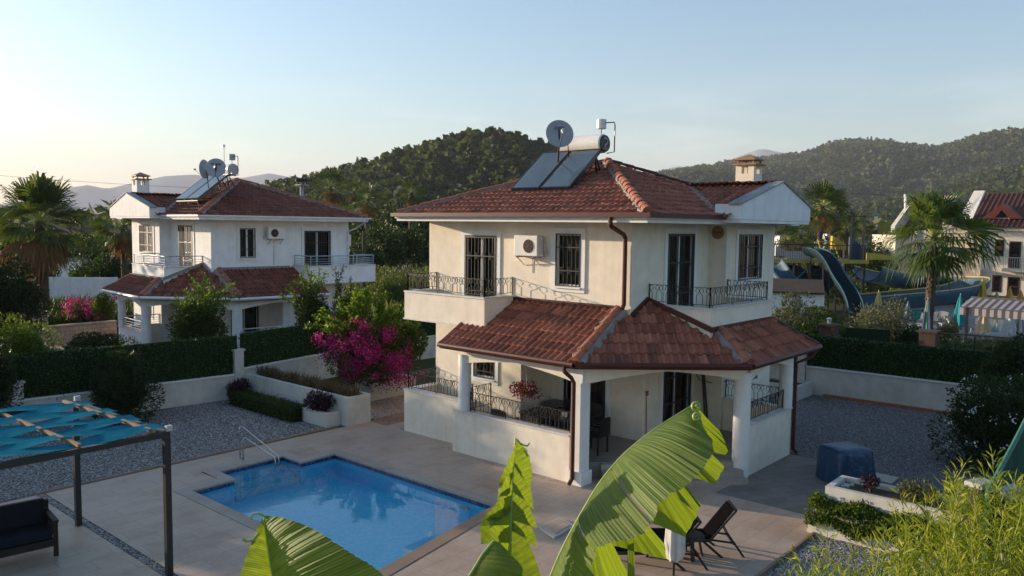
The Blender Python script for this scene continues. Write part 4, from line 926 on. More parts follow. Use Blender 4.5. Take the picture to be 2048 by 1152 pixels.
tag(pebbles('gravel_stones',[(20.6,28.6,2,16)],300,.026,'pebble_grey'),'darker shaded gravel yard beside the villa','gravel')
tag(pebbles('gravel_stones',[(14.42,14.56,10.9,14.5),(5.99,6.15,11,18.8),(15.4,18,18.9,21)],900,.022,'pebble'),'thin strips of small gravel along the porch wall and drain','gravel')
# ---------------------------------------------------------------- boundary walls with artificial hedge
def fence(name,label,pts,zw,h0,h1,pillars,dens,cat='hedge wall',side=0.0):
    t=thing(name,label,cat,(pts[0][0],pts[0][1],0)); wl=MB(); cp=MB(); hb=MB(); Ps=[];Ds=[]
    for (a,b) in zip(pts[:-1],pts[1:]):
        a=np.array(a,float);b=np.array(b,float);L=np.linalg.norm(b-a);d=(b-a)/L;n=np.array([-d[1],d[0]])
        q=lambda u,e:tuple(a+d*u+n*e)
        wl.prism([q(0,-.1),q(L,-.1),q(L,.1),q(0,.1)],-.05,zw); cp.prism([q(0,-.14),q(L,-.14),q(L,.14),q(0,.14)],zw+.001,zw+.05)
        hb.prism([q(0,-.03),q(L,-.03),q(L,.03),q(0,.03)],zw+.05,h1-.03)
        k=int(L*(h1-h0)*dens); u=NR.random(k)*L; z=h0+(h1-h0)*NR.random(k)**.9; sd=np.sign(NR.random(k)-.5); e=sd*(.05+.04*NR.random(k)); wv=.03*np.sin(u*1.3)
        Ps.append(np.stack([a[0]+d[0]*u+n[0]*e,a[1]+d[1]*u+n[1]*e,z+wv],1)); Ds.append(np.stack([n[0]*sd,n[1]*sd,np.full(k,-.1)],1)+NR.normal(size=(k,3))*.5)
    w=wl.build('wall','garden_wall',t); cp.build('coping','white_trim',t)
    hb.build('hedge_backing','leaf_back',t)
    leaves('hedge_panel',np.concatenate(Ps),np.concatenate(Ds),.065*(.6+.8*NR.random(len(np.concatenate(Ps)))),'leaf_hedge_net',t,.55)
    for (x,y,zz) in pillars:
        mb=MB(); mb.box(x-.16,x+.16,y-.17,y+.17,0,zz); mb.box(x-.2,x+.2,y-.21,y+.21,zz+.001,zz+.06); mb.build('pillar','garden_wall',t)
    return t
fence('boundary_wall','white garden wall topped by green artificial hedge in front of the white villa',[(-2,25.9),(7.6,25.35),(14.1,24.6)],.80,.82,2.16,[(7.62,25.3,1.33),(14.1,24.6,1.62)],900)
fence('boundary_wall','white garden wall with dark hedge top running behind the planter and bougainvillea',[(14.3,24.7),(22.5,26.2),(27.8,25.9)],.95,.98,2.2,[],520)
fence('boundary_wall','long white garden wall under green hedge on the gravel yard, toward the water slides',[(28.75,10.7),(29.3,-3)],.98,1.0,2.16,[(28.72,10.9,1.66)],900)
fence('boundary_wall','short hedge wall seen past the far corner of the cream villa porch',[(28.6,11.2),(28.4,18.5)],.95,1.0,2.16,[],600)
mb=MB(); mb.bar((28.55,10.0,.04),(28.85,-3,.04),.14,.10); tag(mb.build('timber_edging','terracotta',None,org=(28.5,10,0)),'reddish timber edging along the foot of the gravel yard wall','edging')
# ---------------------------------------------------------------- planters
def planter(label,x0,x1,y0,y1,h,t_=.12,soil=True,m='garden_wall'):
    t=thing('planter',label,'planter',((x0+x1)/2,(y0+y1)/2,0)); mb=MB(); mb.box(x0,x1,y0,y0+t_,0,h).box(x0,x1,y1-t_,y1,0,h).box(x0,x0+t_,y0+t_,y1-t_,0,h).box(x1-t_,x1,y0+t_,y1-t_,0,h); mb.build('wall',m,t)
    MB().box(x0+t_,x1-t_,y0+t_,y1-t_,.05,h-.09).build('soil','earth',t); return t
planter('long tall white planter with dry grasses behind the trimmed hedge',14.25,15.1,18.72,24.35,.86)
planter('low white planter holding a purple bush at the end of the trimmed hedge',13.74,14.24,19.05,20.3,.42)
planter('low cream planter under the bougainvillea by the paved path',16.9,18.9,20.9,21.8,.58)
planter('tall white planter in front of the blue covered barbecue',15.88,16.85,.8,5.45,.85)
planter('low white planter spilling green creeper at the deck corner',15.40,15.87,.8,5.60,.36)
planter('small white planter with a potted tree against the gravel yard wall',27.2,28.5,10.4,12.0,.50)
def grassclump(label,c,r,n,h,m,cat='plant',name='grass_tuft',group=None):
    t=thing(name,label,cat,(c[0],c[1],c[2]),group=group); a=NR.random(n)*2*PI; q=np.sqrt(NR.random(n)); P=np.stack([c[0]+np.cos(a)*q*r[0],c[1]+np.sin(a)*q*r[1],np.full(n,c[2])],1)
    D=np.stack([NR.normal(size=n)*.35,NR.normal(size=n)*.35,np.ones(n)],1); leaves('foliage',P,D,h*(.5+.7*NR.random(n)),m,t,.05,fold=0,droop=.15); return t
for k,y in enumerate((23.6,22.4,21.3,20.2,19.3)):
    grassclump(['dry brown grass tuft in the tall planter next to the wall pillar','second dry grass tuft from the wall pillar in the tall planter','middle dry grass tuft of the tall planter','fourth dry grass tuft from the wall pillar, beside the bougainvillea','greener dry grass tuft at the path end of the tall planter'][k],(14.68,y,.78),(.28,.5),420,.42,'leaf_drygrass',group='dry grass tufts in the tall planter')
# trimmed hedge
def hedge(label,x0,x1,y0,y1,z0,z1,n,size,m,name='trimmed_hedge'):
    t=thing(name,label,'hedge',((x0+x1)/2,(y0+y1)/2,z0)); P=np.stack([NR.uniform(x0,x1,n),NR.uniform(y0,y1,n),NR.uniform(z0,z1,n)],1)
    f=NR.integers(0,5,n); P[f==0,0]=x0; P[f==1,0]=x1; P[f>=3,2]=z1; P[f==2,1]=y0; P+=NR.normal(size=P.shape)*.03; P[:,2]=np.maximum(P[:,2],.01)
    D=NR.normal(size=(n,3))+np.array([0,0,.5]); leaves('foliage',P,D,size*(.6+.8*NR.random(n)),m,t,.55)
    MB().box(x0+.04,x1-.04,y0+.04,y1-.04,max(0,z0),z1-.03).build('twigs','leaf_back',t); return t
hedge('low trimmed green hedge along the white planter at the gravel',13.35,13.92,20.3,23.9,0,.42,9000,.05,'leaf_shrub')
bush('purple_bush','dark purple leafy bush at the wall pillar end of the trimmed hedge','bush',(13.75,24.0,.45),(.55,.5,.45),1500,.09,'leaf_purple',asp=.4)
bush('purple_bush','dark purple leafy bush in the low planter nearest the pool','bush',(13.95,19.7,.72),(.48,.62,.38),1900,.085,'leaf_purple',asp=.35,base=.3)
bush('shrub','small red-brown shrub in the tall planter by the blue cover','shrub',(16.4,4.75,.95),(.22,.25,.17),700,.045,'leaf_purple',base=.76)
bush('shrub','rounded green succulent shrub with yellow tips in the tall front planter','shrub',(16.35,3.85,.98),(.32,.48,.22),1500,.055,'leaf_olive',base=.76,tone=.3)
mb=MB(); 
for k in range(9): x=16.1+rnd.random()*.5;y=5.05+rnd.random()*.3; mb.lathe((x,y,.765),[(.01,.05),(.05,.035),(.055,0)],7)
tag(mb.build('white_stones','utility_white',None,org=(16.4,5.1,.76)),'few white stones on the soil of the tall front planter','stones')
def creeper():
    n=20000; y=NR.uniform(.9,5.62,n); u=NR.random(n); P=np.stack([15.87-u*.62,y,.40+.20*np.sin(u*PI)+.05*np.sin(y*7)+NR.normal(size=n)*.03],1)
    k=u>.72; P[k,2]=.44-(u[k]-.72)*1.2*(.45+.55*np.sin(y[k]*3)**2); P[k,0]=15.38-.10*NR.random(k.sum()); P[~k,0]=15.90-.55*NR.random((~k).sum())
    t=thing('creeper','bright green creeper hanging over the low front planter','creeper',(15.6,3.4,.36)); leaves('foliage',P,NR.normal(size=P.shape)+np.array([-.3,0,.5]),.06*(.6+.8*NR.random(n)),'leaf_bright',t,.5,rn=np.clip(NR.random(n)*.6+.15*np.sin(y*5)+.1,0,1))
creeper()
# potted standard tree
t=thing('potted_tree','small standard tree with dark round crown in the white planter at the yard wall','tree',(27.7,11.0,.4)); MB().tube([(27.7,11.0,.4),(27.66,11.03,.9),(27.72,10.98,1.25)],.035,6).build('trunk','trunk',t)
P,D,lb=crownpts((27.7,11.0,1.65),(.55,.5,.62),1800,10); leaves('crown',P,D,.11*(.6+.6*NR.random(1800)),'leaf_dark',t,.5,lb)
n=26; P,D,lb=crownpts((27.7,10.9,1.85),(.5,.5,.5),n,8); leaves('blossom',P,D,.09,'flower_red',t,.8)
# ---------------------------------------------------------------- bougainvillea
def boug():
    c=np.array([16.6,21.0,1.75]); t=thing('bougainvillea','large magenta bougainvillea with bright green shoots beside the cream villa','flowering shrub',(17.4,21.3,.5))
    P,D,lb=crownpts(c,(1.25,1.5,1.25),15000,26,.36,.78); P[:,2]=np.maximum(P[:,2],.5)
    leaves('foliage',P,D+NR.normal(size=D.shape)*.6,.085*(.6+.8*NR.random(len(P))),'leaf_shrub',t,.6,np.clip(lb*.4+NR.random(len(P))*.6,0,1))
    P,D,lb=crownpts(c+np.array([1.2,-.3,.15]),(1.2,1.0,1.2),9000,16,.4,.7); leaves('foliage',P,D+NR.normal(size=D.shape)*.6,.10*(.6+.8*NR.random(len(P))),'leaf_shrub',t,.6,np.clip(.3+NR.random(len(P))*.7,0,1))
    # flower sprays
    Ps=[];Ds=[]; cl=[]
    tv=unit(np.array([-.70,-.62,.18]))
    for k in range(105):
        u=unit(NR.normal(size=3)+tv*1.0); 
        if u[2]<-.6: continue
        q=c+u*np.array([1.22,1.42,1.12])*(.80+.32*NR.random())+np.array([.15,0,-.02]); m_=int(40+110*NR.random()); s=.07+.11*NR.random()
        Ps.append(q+NR.normal(size=(m_,3))*np.array([s,s,s*.75])); 
    # drooping low cluster at the right
    for k in range(34):
        q=np.array([17.2,19.9,1.1])+NR.normal(size=3)*np.array([.35,.5,.35]); Ps.append(q+NR.normal(size=(60,3))*.10)
    q=V(617+20,675,25.5); Ps.append(q+NR.normal(size=(130,3))*.10)
    P=np.concatenate(Ps); P=P[P[:,2]>.35]; leaves('blossom',P,NR.normal(size=P.shape),.055*(.6+.8*NR.random(len(P))),'flower_pink',t,.7)
    # long leafy shoots
    P0=[];Dr=[];Ln=[]
    tips=[(722,572),(733,568),(700,592),(745,575),(768,578),(672,600),(652,648),(615,660),(640,622),(690,610),(800,610),(825,640),(838,655),(760,600),(715,590),(668,622),(780,625),(630,640),(706,575),(741,590),(650,668),(812,628),(725,585)]
    for (x,y) in tips:
        e=V(x,y,25.6+rnd.random()*1.2); o_=c+np.array([rnd.uniform(-.3,.5),rnd.uniform(-.5,.5),.55]); P0.append(o_); Dr.append(e-o_+np.array([0,0,.35])); Ln.append(np.linalg.norm(e-o_)*1.03)
    P,D,st=shoots(P0,Dr,Ln,72,.1,.28); P=np.concatenate([P,P+NR.normal(size=P.shape)*.05,P+NR.normal(size=P.shape)*.06]); D=np.concatenate([D]*3); leaves('shoots',P,D+NR.normal(size=D.shape)*.3,.10*(.7+.6*NR.random(len(P))),'leaf_shoot',t,.6,NR.random(len(P)))
    mb=MB()
    for s in st: mb.tube(s,.010,4,cap=False)
    for k in range(5): mb.tube([(17.5+.1*k,21.2,.4),(17.1,21.1,1.0),tuple(c+NR.normal(size=3)*.4)],[.06,.045,.02],6)
    mb.build('stem','trunk',t)
boug()
# shrubs along the left wall
bush('shrub','large dark evergreen shrub in front of the hedge wall by the gravel','shrub',(9.95,23.9,1.0),(1.25,.95,1.28),15000,.10,'leaf_dark',nb=22,asp=.35,tone=.4)
bush('shrub','bright leafy shrub at the left end of the hedge wall','shrub',V(55,690,23.5),(1.5,1.1,1.0),13000,.085,'leaf_bright',nb=30,sub=.34,core=.8,asp=.45,tone=.2)
bush('shrub','dark dense tree-like shrub behind the left palm side of the hedge','shrub',V(10,610,34),(2.0,1.6,2.3),9000,.16,'leaf_dark',nb=18,asp=.45)
bush('shrub','dark shrub half cut by the left picture edge above the pergola','shrub',V(-20,750,21.5),(.9,.9,1.2),6000,.09,'leaf_dark',nb=14)
def shrubshoots(label,c,r,n,size,tips,depth,m='leaf_shrub',m2='leaf_shoot',nb=20,name='shrub'):
    t=bush(name,label,'shrub',c,r,n,size,m,nb=nb,asp=.4,tone=.4); P0=[];Dr=[];Ln=[]
    for (x,y) in tips:
        e=V(x,y,depth+rnd.uniform(-.6,.6)); o_=np.array(c)+np.array([rnd.uniform(-.5,.5)*r[0],rnd.uniform(-.4,.4)*r[1],-.1]); P0.append(o_);Dr.append(e-o_+np.array([0,0,.15]));Ln.append(np.linalg.norm(e-o_)*1.03)
    P,D,st=shoots(P0,Dr,Ln,38,.1,.12); P=np.concatenate([P,P+NR.normal(size=P.shape)*.07]); D=np.concatenate([D,D]); leaves('shoots',P,D,size*1.1*(.6+.7*NR.random(len(P))),m2,t,.4,NR.random(len(P))*.8)
    mb=MB(); [mb.tube(s,.012,4,cap=False) for s in st]; mb.build('twigs','trunk',t); return t
shrubshoots('tall leafy shrub with pale upright shoots in front of the white villa porch',V(398,628,28.5),(1.35,1.1,1.0),9000,.11,[(385,556),(392,572),(405,580),(418,562),(430,578),(368,580),(350,598),(452,575),(470,570),(478,590),(340,612),(440,590),(410,548),(462,600),(375,590)],28.5)
shrubshoots('leafy shrub with upright shoots under the white villa side balcony',V(622,620,30.5),(1.1,.9,1.1),7500,.11,[(590,560),(600,545),(612,530),(625,540),(640,535),(650,560),(575,575),(560,592),(585,590),(632,552),(655,545)],30.5)
shrubshoots('thin leafy shrub with dark shoots beside the side balcony of the white villa',V(685,615,31.5),(.7,.6,.8),2600,.10,[(668,535),(672,560),(688,530),(700,555),(680,575),(710,580)],31.5,m2='leaf_shrub')
bush('creeper_shrub','small creeping shrub poking over the hedge below the white villa porch','shrub',V(270,662,24.8),(.8,.4,.25),700,.08,'leaf_bright',nb=9)
# ---------------------------------------------------------------- white villa garden (left)
for k,(x,y) in enumerate(((228,560),)):
    fanpalm('palm_tree','brown-fronded palm standing close behind the left end of the white villa',G(240,612,0) if 0 else (V(248,470,50)[0],V(248,470,50)[1],0),5.7,2.1,34,16,'leaf_palm',skirt=22,skirtlen=.75,seed=5,tr=.22)
fanpalm('palm_tree','big shaggy fan palm with thick brown skirt at the left picture edge',(V(80,460,46)[0],V(80,460,46)[1],0),5.9,3.0,46,18,'leaf_palm',skirt=44,skirtlen=.85,seed=3,tr=.34,el=(-30,84),drop=.25)
t=thing('brick_barbecue','pale split-stone barbecue with chimney and arched firebox in the white villa garden','barbecue',V(70,690,41)*[1,1,0])
bc=V(70,690,41); fr=unit(np.array([-bc[0],-bc[1],0.])); sd=np.array([-fr[1],fr[0],0])*-1
def bb(u0,u1,e0,e1,z0,z1,nm,m,par,arch=False):
    mb=MB(); P=lambda u,e,z: bc*[1,1,0]+sd*u+fr*e+np.array([0,0,z]); vs=[P(u,e,z) for z in(z0,z1) for e in(e0,e1) for u in(u0,u1)]; mb.add(vs,box8(0,1,0,1,0,1)[1]); return mb.build(nm,m,par)
bb(-.52,.52,-.9,0,0,1.75,'body','split_stone',t); bb(-.42,.42,-.85,-.08,1.751,2.25,'flue','split_stone',t); bb(-.58,.58,-.95,.06,1.60,1.70,'shelf','coping_light',t); bb(-.30,.30,-.7,-.2,2.251,2.6,'chimney_cap','terracotta',t)
o_=MB(); P=lambda u,z: tuple(bc*[1,1,0]+sd*u+fr*.012+np.array([0,0,z])); ar=[(-.32,1.0),(.32,1.0),(.32,1.28)]+[(.32*math.cos(i*PI/8),1.28+.12*math.sin(i*PI/8)) for i in range(1,8)]+[(-.32,1.28)]; o_.add([P(*q) for q in ar],[tuple(range(len(ar)))]); ar2=[(-.34,.1),(.34,.1),(.34,.75),(-.34,.75)]; o_.add([P(*q) for q in ar2],[(0,1,2,3)]); o_.build('firebox','dark_interior',t); bb(-.60,.60,-.2,.10,.80,.92,'counter','coping_light',t)
a,b=G(92,690,.0),G(232,676,.0); mb=MB(); mb.bar((a[0],a[1],.42),(b[0],b[1],.42),.2,.84); mb.bar((a[0],a[1],.88),(b[0],b[1],.88),.3,.07); tag(mb.build('stone_wall','split_stone',None,org=(a[0],a[1],0)),'low split-stone garden wall between the barbecue and the white villa','wall')
bush('shrub','round near-black bush against the split-stone wall in the white villa garden','shrub',G(180,690,.9)+np.array([0,0,-.1]),(1.7,.9,.75),6000,.10,'leaf_dark',nb=12)
def pinkbush(label,c,r,n,nf,size=.1):
    t=bush('bougainvillea',label,'flowering shrub',c,r,n,size,'leaf_bright',nb=14,tone=.4); Ps=[]
    for k in range(nf): Ps.append(np.array(c)+unit(NR.normal(size=3))*np.array(r)*.95*(.8+.3*NR.random())+NR.normal(size=(45,3))*.13)
    P=np.concatenate(Ps); leaves('blossom',P,NR.normal(size=P.shape),.085*(.6+.8*NR.random(len(P))),'flower_pink',t,.8); return t
pinkbush('small magenta bougainvillea on the wall beside the left palm',V(165,615,44),(1.0,.8,.55),1800,26)
pinkbush('leafy bougainvillea with few pink blooms next to the white villa porch corner',V(205,610,43),(.8,.7,1.0),2600,8)
sheet('terrace',[[(2,36),(16.2,34.5),(16.5,45),(2,47)]],.01,'travertine')
mb=MB(); a,b=G(150,692,0),G(222,684,0); mb.bar((a[0],a[1],.12),(b[0],b[1],.12),.35,.24); a,b=G(175,702,0),G(228,694,0); mb.bar((a[0],a[1],.1),(b[0],b[1],.1),.3,.2); tag(mb.build('kerb_stones','white_trim',None,org=(a[0],a[1],0)),'white curved kerb edging the terrace in front of the dark bush','kerb')
# ---------------------------------------------------------------- pergola
t=thing('pergola','black steel pergola with woven turquoise shade cloth and a timber-slat roof','pergola',(5.0,14.6,0)); zt=2.38
A_=np.array([6.07,12.86]);B_=np.array([5.92,16.3]); Lx=4.6
def PG(u,v,z=0): # u 0..1 along the right side near->far, v metres to the left
    p=A_+(B_-A_)*u+np.array([-1.,-.0])*v; return (p[0],p[1],z)
for (u,v) in((0,0),(1,0),(0,Lx),(1,Lx)): 
    p=PG(u,v); MB().box(p[0]-.05,p[0]+.05,p[1]-.05,p[1]+.05,0,zt).build('post','pergola_steel',t)
mb=MB(); 
for a,b in((PG(0,0,zt+.05),PG(1,0,zt+.05)),(PG(0,-.05,zt+.05),PG(0,Lx,zt+.05)),(PG(1,-.05,zt+.05),PG(1,Lx,zt+.05)),(PG(0,Lx,zt+.05),PG(1,Lx,zt+.05))): mb.bar(a,b,.10,.09)
mb.build('frame','pergola_steel',t)
bt_=[.2+1.15*k for k in range(4)]
for k,v in enumerate(bt_): MB().bar(PG(-.0,v,zt+.13),PG(1.,v,zt+.13),.055,.05).build('timber_slat','wood_warm',t)
cols=8
for r_ in range(cols):     # strips of cloth run across the timbers, twisted over and under
    u0=r_/cols+.008; u1=(r_+1)/cols-.004; vs=[]; K=56
    for i in range(K+1):
        v=-.04+(Lx+.08)*i/K; s=math.cos(PI*((v-.2)/1.15+r_)); zc=zt+.13+.034*s; c_=(u0+u1)/2; hw=(u1-u0)/2*(1.30-.34*s*s)
        for j in range(4):
            w_=-1+2*j/3; vs.append(PG(c_+hw*w_,v,zc-.012*(1-w_*w_)+(.012*w_*math.sin(PI*(v-.2)/1.15+r_))))
    npmesh('shade_cloth',vs,[(4*i+j,4*i+j+1,4*i+j+5,4*i+j+4) for i in range(K) for j in range(3)],'shade_cloth',t,smooth=True)
for u in(0,1): 
    p=PG(u,-.02,zt+.1); mb=MB(); mb.box(p[0]-.03,p[0]+.07,p[1]-.05,p[1]+.03,p[2],p[2]+.09); mb.build('corner_clip','utility_white',t)
# sofa under it: faces the camera side
t=thing('garden_sofa','dark rattan garden sofa with navy cushions under the pergola','sofa',(3.7,14.9,0)); f0=G(118,1112,0); bk=G(80,985,.88)
sx1=f0[0]; 
ex=np.array([-RT[0],-RT[1],0]); ex=unit(ex+np.array([.0,.0,0])*0); ex=unit(np.array([-1.,.12,0])); ey=np.array([-ex[1],ex[0],0])*-1   # ex toward left, ey away from camera
if ey[1]<0: ey=-ey
S=lambda u,e,z: tuple(np.array([f0[0],f0[1],0])+ex*u+ey*e+np.array([0,0,z]))
def sb(u0,u1,e0,e1,z0,z1,nm,m,bev=0):
    mb=MB(); vs=[S(u,e,z) for z in(z0,z1) for e in(e0,e1) for u in(u0,u1)]; mb.add(vs,box8(0,1,0,1,0,1)[1]); return mb.build(nm,m,t,bev=bev)
for (u,e) in((0,0),(0,.68),(1.75,0),(1.75,.68)): sb(u,u+.07,e,e+.07,0,.62 if e<.1 else .86,'leg','rattan')
sb(.07,1.75,.0,.74,.20,.33,'seat_frame','rattan'); sb(.07,1.75,.70,.76,.34,.86,'backrest','rattan',.02)
for u in(0,1.75): sb(u-.01,u+.08,-.02,.78,.621,.665,'armrest','rattan'); 
for k in range(4): sb(0.02,.05,.07,.68,.36+.06*k,.39+.06*k,'arm_slat','rattan')
sb(.08,1.74,.02,.62,.335,.47,'seat_cushion','cushion_navy',.03); sb(.08,.90,.55,.69,.471,.92,'back_cushion','cushion_navy',.04); sb(.92,1.74,.55,.69,.471,.92,'back_cushion','cushion_navy',.04)
# ---------------------------------------------------------------- porch furniture
def armchair(label,x,y,rz,fz=.40):
    t=thing('porch_chair',label,'chair',(x,y,fz),rz,'dark chairs around the porch table',local=True)
    for sx in(-.25,.21):
        for sy in(-.25,.21): MB().box(sx,sx+.04,sy,sy+.04,0,.43 if sx>0 else .43).build('leg','plastic_black',t)
    MB().box(-.26,.26,-.26,.26,.431,.47).build('seat','plastic_black',t)
    b=MB(); K=7
    for i in range(K):
        y0=-.26+.52*i/K; y1=y0+.52/K-.012; x0=-.26-.05*math.cos((i-3)/3.5); b.add(*box8(x0,x0+.02,y0,y1,.45,.86+.05*math.cos((i-3)/2.6)))
    b.build('backrest','plastic_black',t)
    for s in(-.28,.25): MB().box(-.27,.22,s,s+.035,.64,.67).box(.18,.215,s,s+.035,.44,.639).build('armrest','plastic_black',t)
    return t
t=thing('porch_table','dark rectangular dining table on the porch','table',(16.0,12.3,.40)); MB().box(15.55,16.45,11.55,13.25,1.10,1.14).build('tabletop','plastic_black',t,bev=.01)
for x in(15.6,16.35):
    for y in(11.6,13.15): MB().box(x,x+.05,y,y+.05,.40,1.099).build('leg','plastic_black',t)
armchair('dark porch chair with curved back at the table end by the railing gap',15.1,13.3,R(0))
armchair('dark porch chair behind the table under the flower basket',16.85,12.7,R(180))
armchair('dark porch chair behind the table nearer the glazed door',16.85,11.95,R(180))
armchair('dark porch chair at the near end of the table beside the square post',15.95,11.1,R(95))
armchair('dark porch chair on the railing side of the table',15.15,12.3,R(0))
for k,(x,y) in enumerate(((15.95,12.0),(15.98,12.12))): mb=MB(); mb.lathe((x,y,1.141),[(.03,0),(.035,.10),(.03,.10),(.026,.01)],10); tag(mb.build('drinking_glass','glass_solid' if 0 else 'tank_white',None,org=(x,y,1.141)),'small clear glass on the porch table','glass','glasses on the porch table')
mb=MB(); mb.box(17.0,17.5,12.9,13.6,.4,1.12); tag(mb.build('side_cabinet','plastic_grey',None,org=(17.2,13.2,.4),bev=.01),'grey low cabinet against the back wall of the porch','cabinet')
t=thing('hanging_basket','hanging flower basket of red and pink petunias under the porch beam','flower basket',VX(1050,780,15.1)); hp=VX(1050,780,15.1); top=hp+np.array([0,0,.62]); mb=MB()
for k in range(3): a=2*PI*k/3; mb.tube([top,hp+np.array([math.cos(a)*.16,math.sin(a)*.16,.05])],.006,4,cap=False)
mb.tube([top,top+np.array([0,0,.05]),top+np.array([.03,0,.09]),top+np.array([0,0,.14])],.008,4); mb.build('hanger','utility_white',t)
mb=MB(); mb.lathe(hp,[(.02,-.16),(.12,-.14),(.17,.0),(.16,.05)],14); mb.build('pot','terracotta',t)
P,D,lb=crownpts(hp+np.array([0,0,.02]),(.30,.42,.20),700,10); leaves('foliage',P,D,.05,'leaf_shrub',t,.6)
P,D,lb=crownpts(hp+np.array([0,0,.0]),(.36,.48,.24),620,9,.5); leaves('blossom',P,D,.055,'flower_red',t,.9)
mb=MB(); mb.tube([(17.75,10.72,.45),(17.73,10.74,1.6)],.014,6); mb.box(17.70,17.78,10.70,10.76,1.6,1.72); tag(mb.build('broom_handle','terracotta',None,org=(17.75,10.72,.4)),'broom with reddish handle leaning against the porch wall by the gated door','broom')
t=thing('folded_parasol','folded dark parasol pole with dangling hose against the porch wall','parasol',(20.0,10.4,.4)); MB().tube([(20.0,10.2,.4),(20.1,10.45,2.5)],.022,6).tube([(20.15,10.2,.4),(20.15,10.45,2.55)],.03,6).build('pole','plastic_black',t)
mb=MB(); mb.tube([(19.7,10.6,2.5),(19.75,10.5,2.1),(19.95,10.4,1.75),(20.25,10.1,1.65),(20.35,9.8,1.75)],.012,5); mb.build('hose','plastic_black',t)
mb=MB(); mb.tube([(20.7,8.5,.4),(20.75,8.6,2.2)],.03,6).tube([(20.8,8.45,.4),(20.85,8.55,2.2)],.02,6); tag(mb.build('ladder_poles','steel',None,org=(20.7,8.5,.4)),'pair of thin steel poles leaning behind the porch railing','poles') if 0 else None
mb=MB(); g=G(1192,945,.0); mb.box(g[0]-.25,g[0]+.15,g[1]-.15,g[1]+.22,.01,.20); tag(mb.build('terracotta_trough','terracotta',None,org=(g[0],g[1],0),bev=.01),'terracotta block on the ground beside the porch steps','brick block')
# ---------------------------------------------------------------- sun loungers, side table, closed parasol
def lounger(label,head,foot,open_=55):
    head=np.array(head[:2]);foot=np.array(foot[:2]); d=foot-head; rz=math.atan2(d[1],d[0]); L=1.22
    t=thing('sun_lounger',label,'sun lounger',(head[0],head[1],0),rz,'black sun loungers on the deck',local=True)
    W=.26; z=.31
    fr=MB()
    for s in(-W,W): fr.bar((-.0,s,z),(L,s,z),.04,.045)
    for x in(.0,.45,.9,L): fr.bar((x,-W,z),(x,W,z),.035,.03)
    fr.build('frame','plastic_black',t)
    MB().box(.02,L-.01,-W+.03,W-.03,z+.012,z+.03).build('seat','sling_black',t)
    a=R(open_); ca,sa=math.cos(a),math.sin(a); bl=.68
    b=MB(); vs=[]
    for (u,zz) in((0,0),(bl,0)):
        for s in(-W+.02,W-.02): vs.append((-u*ca,s,z+.03+u*sa))
    b.slab([vs[0],vs[1],vs[3],vs[2]],(sa*.02,0,ca*.02)); bk_=b.build('backrest','sling_black',t)
    b=MB()
    for s in(-W+.01,W-.01): b.tube([(0,s,z),(-bl*ca*.5,s,z+bl*sa*.5),(-bl*ca-.03,s,z+bl*sa+.02)],.02,6)
    b.bar((-bl*ca-.03,-W,z+bl*sa+.03),(-bl*ca-.03,W,z+bl*sa+.03),.04,.035); b.build('back_frame','plastic_black',bk_)
    b=MB(); 
    for s in(-W+.05,W-.05): b.bar((-bl*ca*.55,s,z+bl*sa*.55),(.0-.42,s,z-.06),.022); b.bar((0,s,z),(-.46,s,z-.06),.03)
    b.bar((-.42,-W,z-.06),(-.42,W,z-.06),.025); b.build('back_support','plastic_black',t)
    for s in(-1,1): 
        MB().bar((.15,s*(W-.02),z),(-.22,s*(W+.02),0),.045,.04).build('leg','plastic_black',t); MB().bar((L-.25,s*(W-.02),z),(L-.05,s*(W+.02),0),.045,.04).build('leg','plastic_black',t)
        MB().bar((-.44,s*(W-.03),z-.05),(-.62,s*(W+.0),0.0),.04,.035).build('leg','plastic_black',t)
    return t
lounger('black sun lounger with raised back nearer the planter',(13.18,6.62),(12.31,7.62),52)
lounger('black sun lounger with raised back nearer the closed parasol',(12.22,6.85),(11.3,7.85),50)
t=thing('side_table','small black plastic side table between the two loungers','side table',(12.95,6.55,0)); c_=np.array([12.75,6.75]); MB().lathe((c_[0],c_[1],0),[(.0,.42),(.27,.42),(.28,.38),(.24,.37),(.0,.37)],20).build('tabletop','plastic_black',t)
for k in range(4): a=PI/4+k*PI/2; MB().add(*(lambda m_:(m_.v,m_.f))(MB().bar((c_[0]+math.cos(a)*.17,c_[1]+math.sin(a)*.17,.37),(c_[0]+math.cos(a)*.25,c_[1]+math.sin(a)*.25,.0),.07,.03))).build('leg','plastic_black',t)
t=thing('closed_parasol','closed off-white garden parasol on a thin pole behind the banana leaves','parasol',G(1345,1150)*[1,1,0]); g=G(1347,1152)
MB().tube([(g[0],g[1],0),(g[0],g[1],2.15)],.022,8).build('pole','plastic_black',t)
mb=MB(); K=26; vs=[]; zs=[(2.2,.02),(2.05,.05),(1.7,.09),(1.2,.115),(.75,.135),(.42,.15),(.30,.12)]
for z,r_ in zs:
    for j in range(K): a=2*PI*j/K; q=r_*(1+.28*math.sin(a*6+z)+.08*math.sin(a*11)); vs.append((g[0]+math.cos(a)*q,g[1]+math.sin(a)*q,z+.03*math.sin(a*6)*(z<.5)))
mb.add(vs,[(i*K+j,i*K+(j+1)%K,(i+1)*K+(j+1)%K,(i+1)*K+j) for i in range(len(zs)-1) for j in range(K)]); mb.build('canopy','cloth_white',t,smooth=True)
